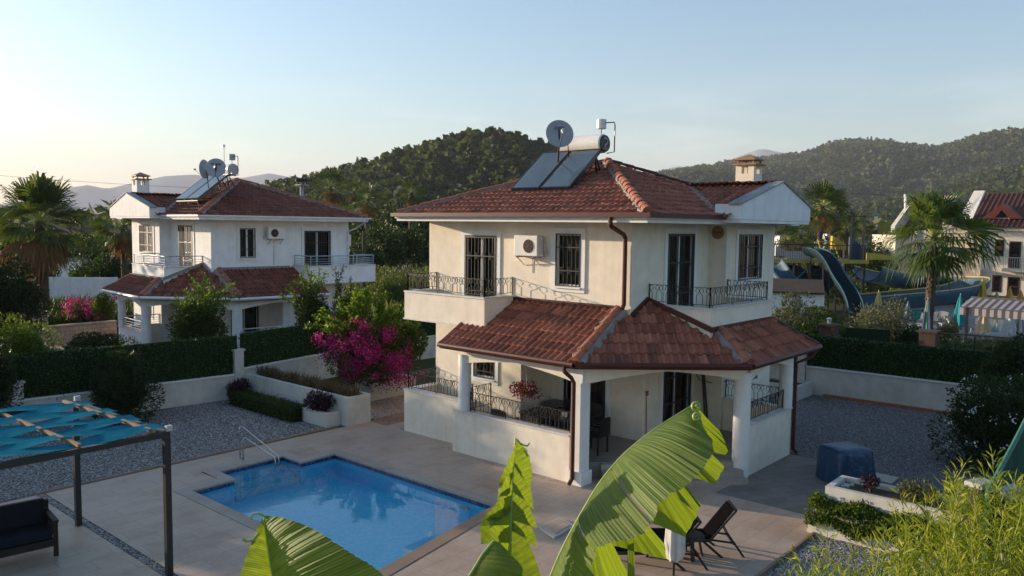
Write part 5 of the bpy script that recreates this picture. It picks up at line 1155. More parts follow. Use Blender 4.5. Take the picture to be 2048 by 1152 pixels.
# covered barbecue
t=thing('covered_grill','garden grill under a dark blue tarpaulin cover','covered grill',(19.1,6.2,0)); b0=np.array([18.62,6.45]); ux=np.array([.55,-.62]);  q=[(G(1647,968)),(G(1716,978)),(G(1750,962))]
vs=[];K=32;lv=[(0,1.06,.06),(.22,1.02,.04),(.45,.98,.02),(.62,.95,.0),(.76,.92,0),(.80,.86,0),(.82,.3,0)]
c_=np.array([19.3,6.18]); e1=unit(np.array([.62,-.36])); e2=np.array([-e1[1],e1[0]])
for z,s,w in lv:
    for j in range(K):
        a=2*PI*j/K; ca,sa=math.cos(a),math.sin(a); m_=(abs(ca)**9+abs(sa)**9)**(-1/9); f=1+w*math.sin(a*7)+.012*math.sin(a*13+z*4); zz=z+(.05*math.sin(a*3) if .6<z<.7 else 0)
        p_=c_+e1*ca*m_*.52*s*f+e2*sa*m_*.46*s*f; vs.append((p_[0],p_[1],zz+.01))
vs.append((c_[0],c_[1],.82)); fs=[(i*K+j,i*K+(j+1)%K,(i+1)*K+(j+1)%K,(i+1)*K+j) for i in range(len(lv)-1) for j in range(K)]+[(6*K+j,6*K+(j+1)%K,7*K) for j in range(K)]
npmesh('cover',vs,fs,'cover_blue',t,smooth=True); mb=MB(); 
for (i,j) in((-.45,-.35),(.45,-.35),(-.45,.35),(.45,.35)): p_=c_+e1*i+e2*j; mb.tube([(p_[0],p_[1],0.0),(p_[0],p_[1],.1)],.04,8)
mb.build('castor','plastic_black',t); g=G(1765,958); mb=MB(); mb.box(g[0]-.35,g[0]+.25,g[1]-.3,g[1]+.3,.012,.05); tag(mb.build('stepping_slab','coping_light',None,org=(g[0],g[1],0)),'square stone slab on the gravel behind the blue covered grill','stone slab')
mat('awning_white',(.34,.33,.35),None,.9)
mat('stripe_grey',(.10,.08,.09),None,.9)
mat('park_pool',(.04,.28,.32),(.03,.22,.27),.1,2,.2,6,spec=.5)
# ---------------------------------------------------------------- far terrain
def vnoise(x,y,seed,sc):
    rs=np.random.default_rng(seed); T_=rs.random((256,256)); x=x/sc;y=y/sc; xi=np.floor(x).astype(int);yi=np.floor(y).astype(int);fx=x-xi;fy=y-yi; fx=fx*fx*(3-2*fx);fy=fy*fy*(3-2*fy)
    g=lambda a,b:T_[a%256,b%256]; return (g(xi,yi)*(1-fx)+g(xi+1,yi)*fx)*(1-fy)+(g(xi,yi+1)*(1-fx)+g(xi+1,yi+1)*fx)*fy
def fbm(x,y,seed,sc,o=5):
    h=0;a=1;s=0
    for i in range(o): h=h+a*vnoise(x+i*37,y-i*91,seed+i,sc); s+=a; a*=.5; sc*=.5
    return h/s
def azof(px): return CY+math.atan((1024-px)/FPX)
def hill(name,prof,r0,r1,r2,m,na,nr,nz,nsc,seed,extra=3.,az_pad=.02):
    """ridge whose crest height along its length is given at surveyed bearings; foot at r0, crest at r1, back foot at r2"""
    pxs=[p[0] for p in prof]; a0,a1=azof(max(pxs)),azof(min(pxs)); A=np.linspace(a0,a1,na); Q=np.linspace(0,1,nr)
    order=sorted([(azof(p[0]),p[1]) for p in prof]); H=np.interp(A,[o[0] for o in order],[o[1] for o in order])
    AA,QQ=np.meshgrid(A,Q,indexing='ij'); 
    RR=np.where(QQ<.7,r0+(r1-r0)*(QQ/.7),r1+(r2-r1)*((QQ-.7)/.3))
    wob=1+.03*(fbm(AA*3000,QQ*0,seed+9,300)-.5)
    RR=RR*np.where(QQ>0,wob,1); X=np.cos(AA)*RR;Y=np.sin(AA)*RR
    sh=np.where(QQ<.7,(np.sin((QQ/.7)*PI/2))**2.3,np.cos(((QQ-.7)/.3)*PI/2)); 
    gul=(fbm(X,Y,seed,nsc)-.5)*2; dome=np.sin(np.clip(QQ/.7,0,1)*PI)
    Z=H[:,None]*sh+gul*nz*(dome*.9+.12)*np.minimum(1,H[:,None]/60.)-2.0*(QQ==0)-2*(QQ>=1)
    v=np.stack([X,Y,Z],-1).reshape(-1,3); i=np.arange(na-1)[:,None]*nr+np.arange(nr-1); f=np.stack([i,i+nr,i+nr+1,i+1],-1).reshape(-1,4)
    o=struct(npmesh(name,v,f,m,None,smooth=True)); 
    def surf(n,hmin=2):
        aa=NR.random(n)*(na-1.001); qq=(NR.random(n)**.8)*(nr-1.001); ia=aa.astype(int);iq=qq.astype(int);fa=aa-ia;fq=qq-iq; P3=np.stack([X,Y,Z],-1)
        p=(P3[ia,iq]*(1-fa)[:,None]+P3[ia+1,iq]*fa[:,None])*(1-fq)[:,None]+(P3[ia,iq+1]*(1-fa)[:,None]+P3[ia+1,iq+1]*fa[:,None])*fq[:,None]
        return p[p[:,2]>hmin]
    return o,surf
def forest(name,label,P,h,w,nl,m,conif=.6,ls=.3):
    """mass of tree crowns: each a cone or dome of leaf clumps"""
    k=len(P); n=k*nl; idx=np.repeat(np.arange(k),nl); gs=.45+1.0*NR.random(k); hh=(h*gs)[idx]; ww=(w*(.35+.65*gs)*(.8+.4*NR.random(k)))[idx]; con=(NR.random(k)<conif)[idx]; tone=NR.random(k)[idx]
    t=NR.random(n); a=NR.random(n)*2*PI; prof=np.where(con,(1-t)**.8,np.sqrt(np.clip(1-(2*t-1)**2,0,1))); rr=ww*prof*(.75+.35*NR.random(n))
    C=P[idx]+np.stack([np.cos(a)*rr,np.sin(a)*rr,hh*(.12+.88*t)],1); D=np.stack([np.cos(a),np.sin(a),.35+0*a],1)+NR.normal(size=(n,3))*.45
    v,f=leafgeo(C-unit(D)*(hh*ls*.4)[:,None],D,hh*ls*(.6+.8*NR.random(n)),.85); rn=np.clip(tone*.65+NR.random(n)*.35,0,1)
    o=npmesh(name,v,f,m,None,rn=np.repeat(rn,4)); return tag(o,label,'forest' if label else None,kind='stuff')
def hz(px,py,r):    # elevation at range r seen at a picture height
    d=ray(px,py); return CH+r*d[2]/math.hypot(d[0],d[1])
# central wooded hill
r1=560
pr=[(500,400),(560,384),(600,376),(650,362),(700,346),(760,330),(820,310),(860,296),(900,287),(940,277),(980,274),(1020,280),(1060,294),(1100,305),(1150,325),(1220,360),(1300,395),(1360,420)]
pr=[(x,max(3,(hz(x,y,r1)-7)*.90)) for x,y in pr]
o,sf=hill('hill',pr,270,r1,800,'hill_soil',160,60,9,90,5)
P=sf(5200); P=P[(np.hypot(P[:,0],P[:,1])<r1*1.12)]; tag(forest('hill_forest','dense pine forest covering the hill behind the villas',P,11.5,3.3,54,'leaf_pine',.75,.22),kind='stuff')
# right range: three overlapping ridges
r2=2300
pr=[(1180,395),(1250,372),(1320,348),(1400,334),(1480,322),(1540,318),(1600,316),(1640,300),(1690,290),(1740,289),(1800,296),(1860,300),(1900,292),(1950,278),(2000,272),(2048,268),(2150,262),(2300,272),(2500,290),(2800,330),(3300,448)]
pr=[(x,hz(x,y,r2)-11) for x,y in pr]
o,sf=hill('hill',pr,900,r2,3000,'hill_soil',250,80,48,420,15)
P=sf(21000,8); P=P[(np.hypot(P[:,0],P[:,1])<r2*1.12)]; forest('hill_forest','hazy wooded mountain slopes on the right horizon',P,14,7,20,'leaf_pine',.2,.38)
r3=1250
pr=[(1420,455),(1500,440),(1600,425),(1700,418),(1780,408),(1860,394),(1920,372),(1980,352),(2048,336),(2150,322),(2300,340),(2600,400),(2900,452)]
pr=[(x,max(4,hz(x,y,r3)-8)) for x,y in pr]
o,sf=hill('hill',pr,600,r3,1600,'hill_soil',140,50,14,200,25)
P=sf(10000,3); P=P[(np.hypot(P[:,0],P[:,1])<r3*1.12)]; forest('hill_forest','nearer wooded foothill below the right mountains',P,11,5.5,20,'leaf_pine',.3,.36)
# distant mountains
def far(name,pr,r,seed,nz):
    pr=[(x,hz(x,y,r)) for x,y in pr]; hill(name,pr,r*.82,r,r*1.12,'mountain_rock',160,24,nz,r*.06,seed)
far('mountain',[(-1500,436),(-900,408),(-500,396),(-200,400),(0,410),(60,398),(120,378),(180,370),(215,378),(260,368),(330,352),(390,349),(420,352),(480,356),(540,346),(600,358),(680,345),(760,335),(900,350),(1100,380),(1300,400)],7400,41,35)
far('mountain',[(100,430),(250,420),(400,400),(520,385),(600,362),(640,345),(700,332),(750,328),(800,330),(860,325),(1000,350),(1200,362),(1300,350),(1350,331),(1400,345),(1460,318),(1515,299),(1560,308),(1640,330),(1800,345),(2100,360),(2300,380),(3000,420)],8000,47,45)
# ---------------------------------------------------------------- middle distance
def gpt(px,py_or_d,d=None):
    p=V(px,450,d if d else py_or_d); return np.array([p[0],p[1],0.])
def tree(label,px,top,d,w,n,m='leaf_dark',name='tree',cat='tree',base_px=None,asp=.55,size=.32,nb=22,tone=.5,group=None,z0=.25):
    b=gpt(px,0,d); zt=V(px,top,d)[2]; t=thing(name,label,cat,b,group=group); zc=zt*(1+z0)/2; rz=zt*(1-z0)/2
    MB().tube([b,b+np.array([.1,0,zt*.35]),b+np.array([.0,.1,zt*.75])],[.05*zt*.5+.04,.03*zt*.5+.03,.02],7).build('trunk','trunk',t)
    P,D,lb=crownpts(b+np.array([0,0,zc]),(w,w,rz),n,nb,.40,.68); rn=np.clip(lb*tone+NR.random(n)*(1-tone),0,1); leaves('crown',P,D+NR.normal(size=D.shape)*.5,size*(.6+.8*NR.random(n)),m,t,asp,rn); return t
gt_='trees between the villas and the hill'
tl=[(760,440,75,3.2,'leaf_dark','dark bushy tree right of the white villa end wall'),(800,452,80,2.8,'leaf_shrub','mid green tree left of the cream villa corner'),(842,450,84,2.6,'leaf_dark','dark tree touching the cream villa upper corner'),(722,470,70,2.6,'leaf_dark','dark tree behind the utility pole beside the white villa'),(735,415,110,4.5,'leaf_dark','tall dark tree mass under the central palms'),(590,388,120,3.2,'leaf_shrub','green tree rising behind the three-cowl vent pipe'),(632,378,128,4.0,'leaf_dark','dark tree left of the shaggy palm on the hill foot'),(690,395,118,3.8,'leaf_bright','light green round tree below the shaggy palm'),(790,405,125,4.2,'leaf_shrub','tree between the two thin central palms'),(850,410,130,4.2,'leaf_shrub','tree behind the left roof corner of the cream villa'),(560,398,135,3.5,'leaf_shrub','small tree just above the white villa roof slope')]
for k,(x,tp,d,w,m,lb) in enumerate(tl): tree(lb,x,tp,d,w,3800,m,group=gt_,size=.34*d/90,z0=.1)
for k,(x,y,d,h,rc,lb) in enumerate(((662,372,118,0,3.4,'shaggy palm with brown skirt at the hill foot left of centre'),(735,398,92,0,2.5,'thin palm with ragged crown behind the utility pole'),(708,382,125,0,2.2,'small dark palm between the shaggy palm and the ragged palm'),(823,385,100,0,2.2,'palm with open crown above the left roof corner of the cream villa'))):
    p=V(x,y,d); fanpalm('palm_tree',lb,(p[0],p[1],0),p[2],rc,34,10,'leaf_palm',skirt=26 if k<2 else 12,skirtlen=.7,seed=30+k,tr=.30 if k!=3 else .38,group='palms on the hill foot',drop=.3)
# reeds and olive scrub field
for k,(x,tp,d,w,m,lb) in enumerate(((745,525,52,2.2,'leaf_olive','silvery olive bush in the field behind the magenta bougainvillea'),(815,520,54,2.3,'leaf_olive','silvery olive bush in the field next to the cream villa corner'),(780,535,50,1.6,'leaf_reed','yellow-green scrub between the two olive bushes'),(850,535,52,1.8,'leaf_reed','leafy green scrub touching the cream villa wall'))): tree(lb,x,tp,d,w,5200,m,'bush','bush',size=.17,asp=.35,z0=.0,nb=26)
a=NR.random(26000); P=np.stack([NR.uniform(24,62,26000),NR.uniform(34,62,26000),np.zeros(26000)],1)
az=np.arctan2(P[:,1],P[:,0]); rr=np.hypot(P[:,0],P[:,1]); k=(az>azof(880))&(az<azof(650))&(rr>45.5)&(rr<70); P=P[k]; D=NR.normal(size=P.shape)*.28+np.array([0,0,1]); v,f=leafgeo(P,D,1.5*(.5+.8*NR.random(len(P))),.09,fold=0,droop=.15); tag(npmesh('tall_grass',v,f,'leaf_reed',None,rn=np.repeat(NR.random(len(P)),4)),'tall yellow-green reeds filling the field behind the road','reeds',kind='stuff')
# road, kerb wall and iron fence seen over the bougainvillea
ra,rb=gpt(640,0,40),gpt(900,0,44); dr=unit(rb-ra); nr_=np.array([-dr[1],dr[0],0]); ra=ra-dr*4; rb=rb+dr*30
mb=MB(); mb.add([tuple(ra+[0,0,.01]),tuple(rb+[0,0,.01]),tuple(rb+nr_*6+[0,0,.01]),tuple(ra+nr_*6+[0,0,.01])],[(0,1,2,3)]); struct(mb.build('road','asphalt',None))
mb=MB(); mb.bar(ra+nr_*6.2+[0,0,.12],rb+nr_*6.2+[0,0,.12],.3,.26); struct(mb.build('kerb','concrete',None))
t=thing('iron_fence','white low wall with thin iron pickets along the road behind the bougainvillea','fence',ra); mb=MB(); mb.bar(ra-nr_*.6+[0,0,.35],rb-nr_*.6+[0,0,.35],.2,.7); mb.build('wall','garden_wall',t); mb=MB(); L_=np.linalg.norm(rb-ra)
for k in range(int(L_/.16)): q=ra-nr_*.6+dr*k*.16; mb.bar(q+[0,0,.7],q+[0,0,1.45],.02)
mb.bar(ra-nr_*.6+[0,0,1.35],rb-nr_*.6+[0,0,1.35],.03); mb.build('pickets','black_iron',t)
p=V(728,600,44); zt=V(728,462,44)[2]; tag(MB().tube([(p[0],p[1],0),(p[0],p[1],zt)],.11,8,r2=.085).build('utility_pole','trunk',None,org=(p[0],p[1],0)),'weathered wooden utility pole beside the white villa side balcony','pole')
# low houses seen through the trees
def farhouse(label,px0,px1,yb,yt,yr,d,wall='stucco_cream',roof='roof_plain',group=None,nw=2,depth=8):
    a=V(px0,450,d);b=V(px1,450,d); z0=max(-.02,V(px0,yb,d)[2]) if yb else 0; z0=0; z1=V(px0,yt,d)[2]; z2=V(px0,yr,d)[2]; a[2]=b[2]=0; u=unit(b-a); n=np.array([-u[1],u[0],0]); n=n if n@FW>0 else -n; L_=np.linalg.norm(b-a)
    t=thing('house',label,'house',(a+b)/2*np.array([1,1,0]),group=group); Q=lambda s,e,z:tuple(a+u*s+n*e+np.array([0,0,z]))
    mb=MB(); mb.add([Q(s,e,z) for z in(z0,z1) for e in(0,depth) for s in(0,L_)],box8(0,1,0,1,0,1)[1]); mb.build('wall',wall,t)
    o=.5; mb=MB(); mb.add([Q(-o,-o,z1+.01),Q(L_+o,-o,z1+.01),Q(L_+o,depth+o,z1+.01),Q(-o,depth+o,z1+.01),Q(min(depth/2,L_*.4),depth/2,z2),Q(L_-min(depth/2,L_*.4),depth/2,z2)],[(0,1,5,4),(1,2,5),(2,3,4,5),(3,0,4),(0,3,2,1)]); mb.build('roof',roof,t)
    for k in range(nw):
        s=L_*(k+.5)/nw; w_=min(.5,L_/nw*.3); mb=MB(); zz=z1-1.9; mb.add([Q(s+i*w_,e,zz+j*1.3) for j in(0,1) for e in(-.05,.0) for i in(-1,1)],box8(0,1,0,1,0,1)[1]); mb.build('window','dark_interior',t)
    return t
mat('roof_plain',(.15,.058,.042),(.10,.042,.034),.9,.8,fine=2)
gh='distant houses in the valley'
for a_ in (('house with red roof glimpsed between dark trees left of the cream villa',768,815,0,478,462,105),('white house peeking between the palm and the white villa on the left',180,262,0,470,450,95),('low house behind the left palm crown',95,150,0,470,452,100),('small red-roofed house above the hedge at left distance',20,90,0,455,440,170),('long white-walled house with grey roof left of the mosque',1655,1722,0,462,448,190),('red-roofed house below the mosque dome',1690,1795,0,478,464,150),('pale house with flat eaves behind the slides platform',1560,1625,0,470,455,140),('red-roofed house between the mosque and the hotel',1770,1850,0,470,456,230),('white house half hidden left of the fan palm',1790,1835,0,515,495,110)):
    lb,x0,x1,yb,yt,yr,d=a_; farhouse(lb,x0,x1,yb,yt,yr,d,'stucco_white' if 'white' in lb or 'pale' in lb else 'stucco_cream','blue_grey_roof' if 'grey' in lb or 'flat' in lb else 'roof_plain',gh)
# white walls left distance
for k,(x0,x1,yt,d,h) in enumerate(((-40,232,556,57,1.0),(110,232,526,72,1.3),(120,240,517,84,1.0))):
    a=V(x0,450,d);b=V(x1,450,d); zt=V(x1,yt,d)[2]; a[2]=b[2]=zt/2; mb=MB(); mb.bar(a,b,.2,zt); tag(mb.build('garden_wall','stucco_white' if k<2 else 'concrete',None,org=(a[0],a[1],0)),['long low white wall behind the left palm, nearest of three','second white wall behind the left palm with small tank in front','grey far wall behind the left palm, farthest of three'][k],'wall')
hedge_p=V(150,600,54); 
for k,(x,tp,d,w,m,lb) in enumerate(((172,520,64,1.5,'leaf_dark','round dark bush against the second white wall'),(215,500,60,2.0,'leaf_dark','dark bush beside the palm behind the white villa'),(165,455,88,5,'leaf_shrub','broad leafy tree behind the far walls on the left'),(225,470,84,4,'leaf_dark','dark dense tree between far wall and white villa'),(110,470,92,5,'leaf_shrub','tree mass behind the left palm crown'),(175,428,125,5,'leaf_olive','pale poplar-like tree at the left skyline'),(30,470,90,5,'leaf_dark','dark tree at the far left behind the palm'),(-10,440,110,6,'leaf_shrub','tall tree cut by the left picture edge'),(60,520,58,2.2,'leaf_dark','dark bush beneath the left palm skirt'))): tree(lb,x,tp,d,w,3200,m,size=.3*d/80,z0=.05,group='trees left of the white villa')
P=np.stack([NR.uniform(8,22,14000),NR.uniform(46,58,14000),np.zeros(14000)],1); v,f=leafgeo(P,NR.normal(size=P.shape)*.3+np.array([0,0,1]),.9*(.4+NR.random(len(P))),.08,fold=0,droop=.1); tag(npmesh('tall_grass',v,f,'leaf_dark',None,rn=np.repeat(NR.random(len(P)),4)),'dark rough grass plot behind the white villa garden','grass',kind='stuff')
# far tree belt filling the valley floor
def belt(label,r0,r1,a0,a1,n,h,w,m='leaf_pine',nl=26):
    r_=np.sqrt(NR.uniform(r0**2,r1**2,n)); a=NR.uniform(a0,a1,n); P=np.stack([np.cos(a)*r_,np.sin(a)*r_,np.zeros(n)],1); forest('valley_trees',label,P,h,w,nl,m,.15,.32)
belt('mixed trees on the valley floor before the hills',140,600,azof(2200),azof(-150),2600,6.5,3.6)
belt('scattered low trees on the far plain',600,1500,azof(2200),azof(-150),2600,8,6,nl=16)
# power lines
def wire(label,pts,r=.02,m='plastic_grey'):
    mb=MB(); mb.tube(pts,r,4,cap=False); tag(mb.build('power_line',m,None,org=pts[0]),label,'power line','power lines')
def catn(a,b,sag,n=14): return [a+(b-a)*i/n-np.array([0,0,sag*4*(i/n)*(1-i/n)]) for i in range(n+1)]
wire('upper power line crossing the sky behind the white villa',catn(V(-60,346,140),V(860,384,150),1.0),.035)
wire('lower power line on the left, near the distant wall',catn(V(-60,408,150),V(230,414,150),.4),.03)
wire('upper power line in front of the right hills',catn(V(1550,374,150),V(2120,382,150),.5),.03)
wire('middle power line in front of the right hills',catn(V(1550,381,152),V(2120,391,152),.5),.03)
wire('lower power line in front of the right hills',catn(V(1500,372,160),V(2120,398,150),.6),.03)
# ---------------------------------------------------------------- water park (right)
mp=lambda px,py,d: V(px,py,d)
# slide tower platform
dT=56; t=thing('slide_tower','black steel slide tower with yellow-edged deck and railings','slide tower',gpt(1650,0,dT)); za=V(1640,520,dT)[2]
pa_=V(1535,522,dT);pb_=V(1738,522,dT); pa_[2]=pb_[2]=za; u_=unit(pb_-pa_); n_=np.array([-u_[1],u_[0],0]); n_=n_ if n_@FW>0 else -n_; Lt=np.linalg.norm(pb_-pa_)
Qt=lambda s,e,z:tuple(pa_+u_*s+n_*e+np.array([0,0,z]))
mb=MB(); mb.add([Qt(s,e,z) for z in(-.12,.0) for e in(.06,3.0) for s in(0,Lt)],box8(0,1,0,1,0,1)[1]); mb.build('deck','plastic_grey',t)
mb=MB(); mb.add([Qt(s,e,z) for z in(-.22,.04) for e in(0,.055) for s in(0,Lt)],box8(0,1,0,1,0,1)[1]); mb.build('edge_beam','yellow_paint',t)
for s in (.9,1.9,2.9,4.4,Lt*.62,Lt*.78,Lt-.25): mb=MB(); mb.bar(Qt(s,.1,-.13),tuple(np.array(Qt(s,.1,0))*[1,1,0]),.10); mb.build('post','black_iron',t)
mb=MB()
for s0,s1 in((0,Lt*.62),(Lt*.3,Lt*.75),(Lt*.55,Lt)): 
    a=np.array(Qt(s0,.3,-.2)); b=np.array(Qt(s1,.3,-.2)); mb.bar(a*[1,1,0]+[0,0,.6],b,.06); mb.bar(a,b*[1,1,0]+[0,0,.6],.06)
mb.build('bracing','black_iron',t)
mb=MB(); mb.bar(Qt(0,.05,1.05),Qt(Lt,.05,1.05),.05); mb.bar(Qt(0,2.9,1.05),Qt(Lt,2.9,1.05),.05)
k=0
while k*.16<Lt: mb.bar(Qt(k*.16,.05,.05),Qt(k*.16,.05,1.05),.022); k+=1
mb.build('railing','black_iron',t)
mb=MB()
for s in(Lt-1.25,Lt-.35): mb.bar(Qt(s,.2,-.1),Qt(s,.2,3.1),.12)
mb.bar(Qt(Lt-1.6,.2,3.1),Qt(Lt-.2,.2,3.1),.08); mb.build('lamp_mast','black_iron',t)
for s in(Lt-1.9,Lt-1.1): mb=MB(); a=np.array(Qt(s,.2,3.2)); mb.bar(a,a-u_*.35+[0,0,.22],.30,.10); mb.build('floodlight','plastic_black',t)
mb=MB()
for k in range(5): a=np.array(Qt(4.9-.0,1.0+.28*k,.15+.28*k)); mb.bar(a-u_*.55,a+u_*.55,.28,.06)
mb.bar(Qt(4.35,.9,0),Qt(4.35,2.3,1.4),.07); mb.bar(Qt(5.45,.9,0),Qt(5.45,2.3,1.4),.07); mb.build('stairs','yellow_paint',t)
def chute(name,label,path,rad,m,rim='slide_light',a0=-100,a1=100,up=None,roll=None,wob=0):
    t=thing(name,label,'water slide',(path[len(path)//2][0],path[len(path)//2][1],0),group='water slides')
    P=np.array(path,float)
    for _ in range(2):
        Q=[P[0]]
        for i in range(len(P)-1): Q+= [P[i]*.75+P[i+1]*.25,P[i]*.25+P[i+1]*.75]
        P=np.array(Q+[P[-1]])
    vs=[];n=14;K=len(P); R1=[];R2=[]
    for i,p in enumerate(P):
        d=unit(P[min(i+1,K-1)]-P[max(i-1,0)]); s=unit(np.cross(d,[0,0,1.])); w=np.cross(s,d); rl=R(roll[0]+(roll[1]-roll[0])*i/K) if roll else 0
        s,w=s*math.cos(rl)+w*math.sin(rl),w*math.cos(rl)-s*math.sin(rl)
        for j in range(n+1):
            a=R(a0+(a1-a0)*j/n); vs.append(p+s*math.sin(a)*rad-w*math.cos(a)*rad)
        R1.append(p+s*math.sin(R(a0))*rad-w*math.cos(R(a0))*rad); R2.append(p+s*math.sin(R(a1))*rad-w*math.cos(R(a1))*rad)
    o=npmesh('trough',vs,[(i*(n+1)+j,i*(n+1)+j+1,(i+1)*(n+1)+j+1,(i+1)*(n+1)+j) for i in range(K-1) for j in range(n)],m,t,smooth=True)
    sd=o.modifiers.new('thick','SOLIDIFY'); sd.thickness=.05
    mb=MB(); mb.tube(R1,.05,6); mb.tube(R2,.05,6); mb.build('rim',rim,t)
    mb=MB()
    for i in range(2,K-1,max(3,K//5)):
        p=P[i]-np.array([0,0,rad]); MB().tube([(p[0],p[1],0),tuple(p)],.07,6).build('support','black_iron',t)
        d=unit(P[min(i+1,K-1)]-P[i-1]); s=unit(np.cross(d,[0,0,1.])); w=np.cross(s,d); mb.tube([P[i]+s*math.sin(R(a0+(a1-a0)*j/8))*(rad+.035)-w*math.cos(R(a0+(a1-a0)*j/8))*(rad+.035) for j in range(9)],.04,4)
    mb.build('ribs','black_iron',t); return t
chute('water_slide','dark blue open slide plunging from the tower deck toward the right',[mp(1618,498,56),mp(1640,500,54.5),mp(1662,520,53),mp(1680,556,51.5),mp(1700,582,50),mp(1712,610,48.5),mp(1715,640,47.5)],.45,'slide_dark','slide_light')
chute('water_slide','dark blue slide dropping left behind the tower posts',[mp(1650,560,60),mp(1610,530,58.5),mp(1585,545,57),mp(1560,575,56),mp(1530,610,55)],.9,'slide_dark','slide_blue')
chute('water_slide','second pale-edged slide running down at the left end of the tower',[mp(1545,520,54),mp(1565,548,53),mp(1590,580,52),mp(1608,606,51)],.7,'slide_blue','slide_light')
chute('water_slide','long blue slide with yellow rim sweeping in a curve behind the fan palm',[mp(1735,535,57),mp(1780,548,61),mp(1850,556,65),mp(1910,556,66),mp(1948,555,62),mp(1952,562,57),mp(1920,574,54),mp(1870,582,52.5),mp(1800,588,51.5),mp(1735,594,51)],.95,'slide_blue','slide_yellow',-95,95,roll=(0,0))
t=thing('slide_entrance','curved blue and yellow slide entrance shells standing on the tower deck','slide entrance',gpt(1690,0,57))
def shell(px0,px1,pyb,pyt,d,m,nm,flip=1):
    a=V(px0,pyb,d);b=V(px1,pyb,d);h=V(px0,pyt,d)[2]-a[2]; u=b-a; vs=[];K=16
    for i in range(K+1):
        s=i/K; hh=h*(1-.62*s**1.6 if flip>0 else 1-.62*(1-s)**1.6); 
        for e in(0,.35): 
            q=a+u*s+n_*(e+.35*math.sin(s*PI)); vs+=[tuple(q),tuple(q+np.array([0,0,max(.2,hh)]))]
    fs=[]
    for i in range(K):
        c=4*i; fs+=[(c,c+4,c+5,c+1),(c+2,c+3,c+7,c+6),(c+1,c+5,c+7,c+3)]
    npmesh(nm,vs,fs+[(0,1,3,2)],m,t,smooth=False)
shell(1700,1732,520,474,56.5,'slide_blue','blue_shell'); shell(1664,1692,500,472,58,'slide_yellow','yellow_shell'); shell(1733,1800,520,506,58.5,'slide_yellow','yellow_wall'); shell(1551,1576,512,492,57.5,'utility_white','white_shell')
mb=MB(); a,b=V(1572,512,57.4),V(1620,512,57.4); mb.bar(a,b,.15,.7); mb.build('white_ledge','utility_white',t)
# white low building under tower
a,b=gpt(1545,0,47),gpt(1655,0,46); t=thing('pump_house','small white building with dark tiled lean-to roof under the slide tower','building',(a+b)/2); mb=MB(); n2=unit(np.array([-(b-a)[1],(b-a)[0],0])); n2=n2 if n2@FW>0 else -n2
zt=V(1650,590,46)[2]; mb.add([tuple(p+n2*e+np.array([0,0,z])) for z in(0,zt) for e in(0,2.6) for p in(a,b)],box8(0,1,0,1,0,1)[1]); mb.build('wall','stucco_white',t)
mb=MB(); mb.slab([a-n2*.3+[0,0,zt+.01],b-n2*.3+[0,0,zt+.01],b+n2*2.8+[0,0,zt+.6],a+n2*2.8+[0,0,zt+.6]],(0,0,.1)); mb.build('roof','brick_dark',t)
# park paving and pools
def gq(pts,name,z,m):
    mb=MB(); mb.add([(G(x,y)[0],G(x,y)[1],z) for x,y in pts],[tuple(range(len(pts)))]); return mb.build(name,m,None)
struct(gq([(1700,690),(2300,700),(2300,596),(1985,596),(1700,606)],'pool_terrace',.004,'concrete')); 
o=gq([(1788,622),(1872,618),(1842,645),(1790,640)],'pool_water',.012,'park_pool'); struct(o); o=gq([(1915,640),(2060,642),(2060,668),(1920,660)],'pool_water',.012,'park_pool'); struct(o)
fanpalm('palm_tree','tall fan palm with full green crown in front of the long blue slide',(V(1857,620,46)[0],V(1857,620,46)[1],0),V(1862,474,46)[2],3.3,50,18,'leaf_palm_bright',skirt=0,seed=51,tr=.24,lean=(.15,-.1),drop=.5,el=(-58,86))
fanpalm('palm_tree','tall fan palm with yellowing crown behind the gable and slide tower',(V(1634,500,72)[0],V(1634,500,72)[1],0),V(1644,412,72)[2],2.7,42,14,'leaf_palm',skirt=14,skirtlen=.6,seed=52,tr=.26,drop=.35,lean=(.3,-.2))
for k,(x,y,d,rc,lb) in enumerate(((1665,425,80,2.6,'dark bushy palm right behind the yellowing fan palm'),(1572,478,75,2.4,'low palm beside the gable behind the slide deck'),(1692,455,78,2.0,'low dark palm between the lamp mast and the fan palms'),(1600,470,85,2.2,'low palm behind the left half of the slide deck'))): p=V(x,y,d); fanpalm('palm_tree',lb,(p[0],p[1],0),p[2],rc,34,12,'leaf_palm',skirt=12,skirtlen=.6,seed=60+k,tr=.22,drop=.4,group='low palms behind the slide tower')
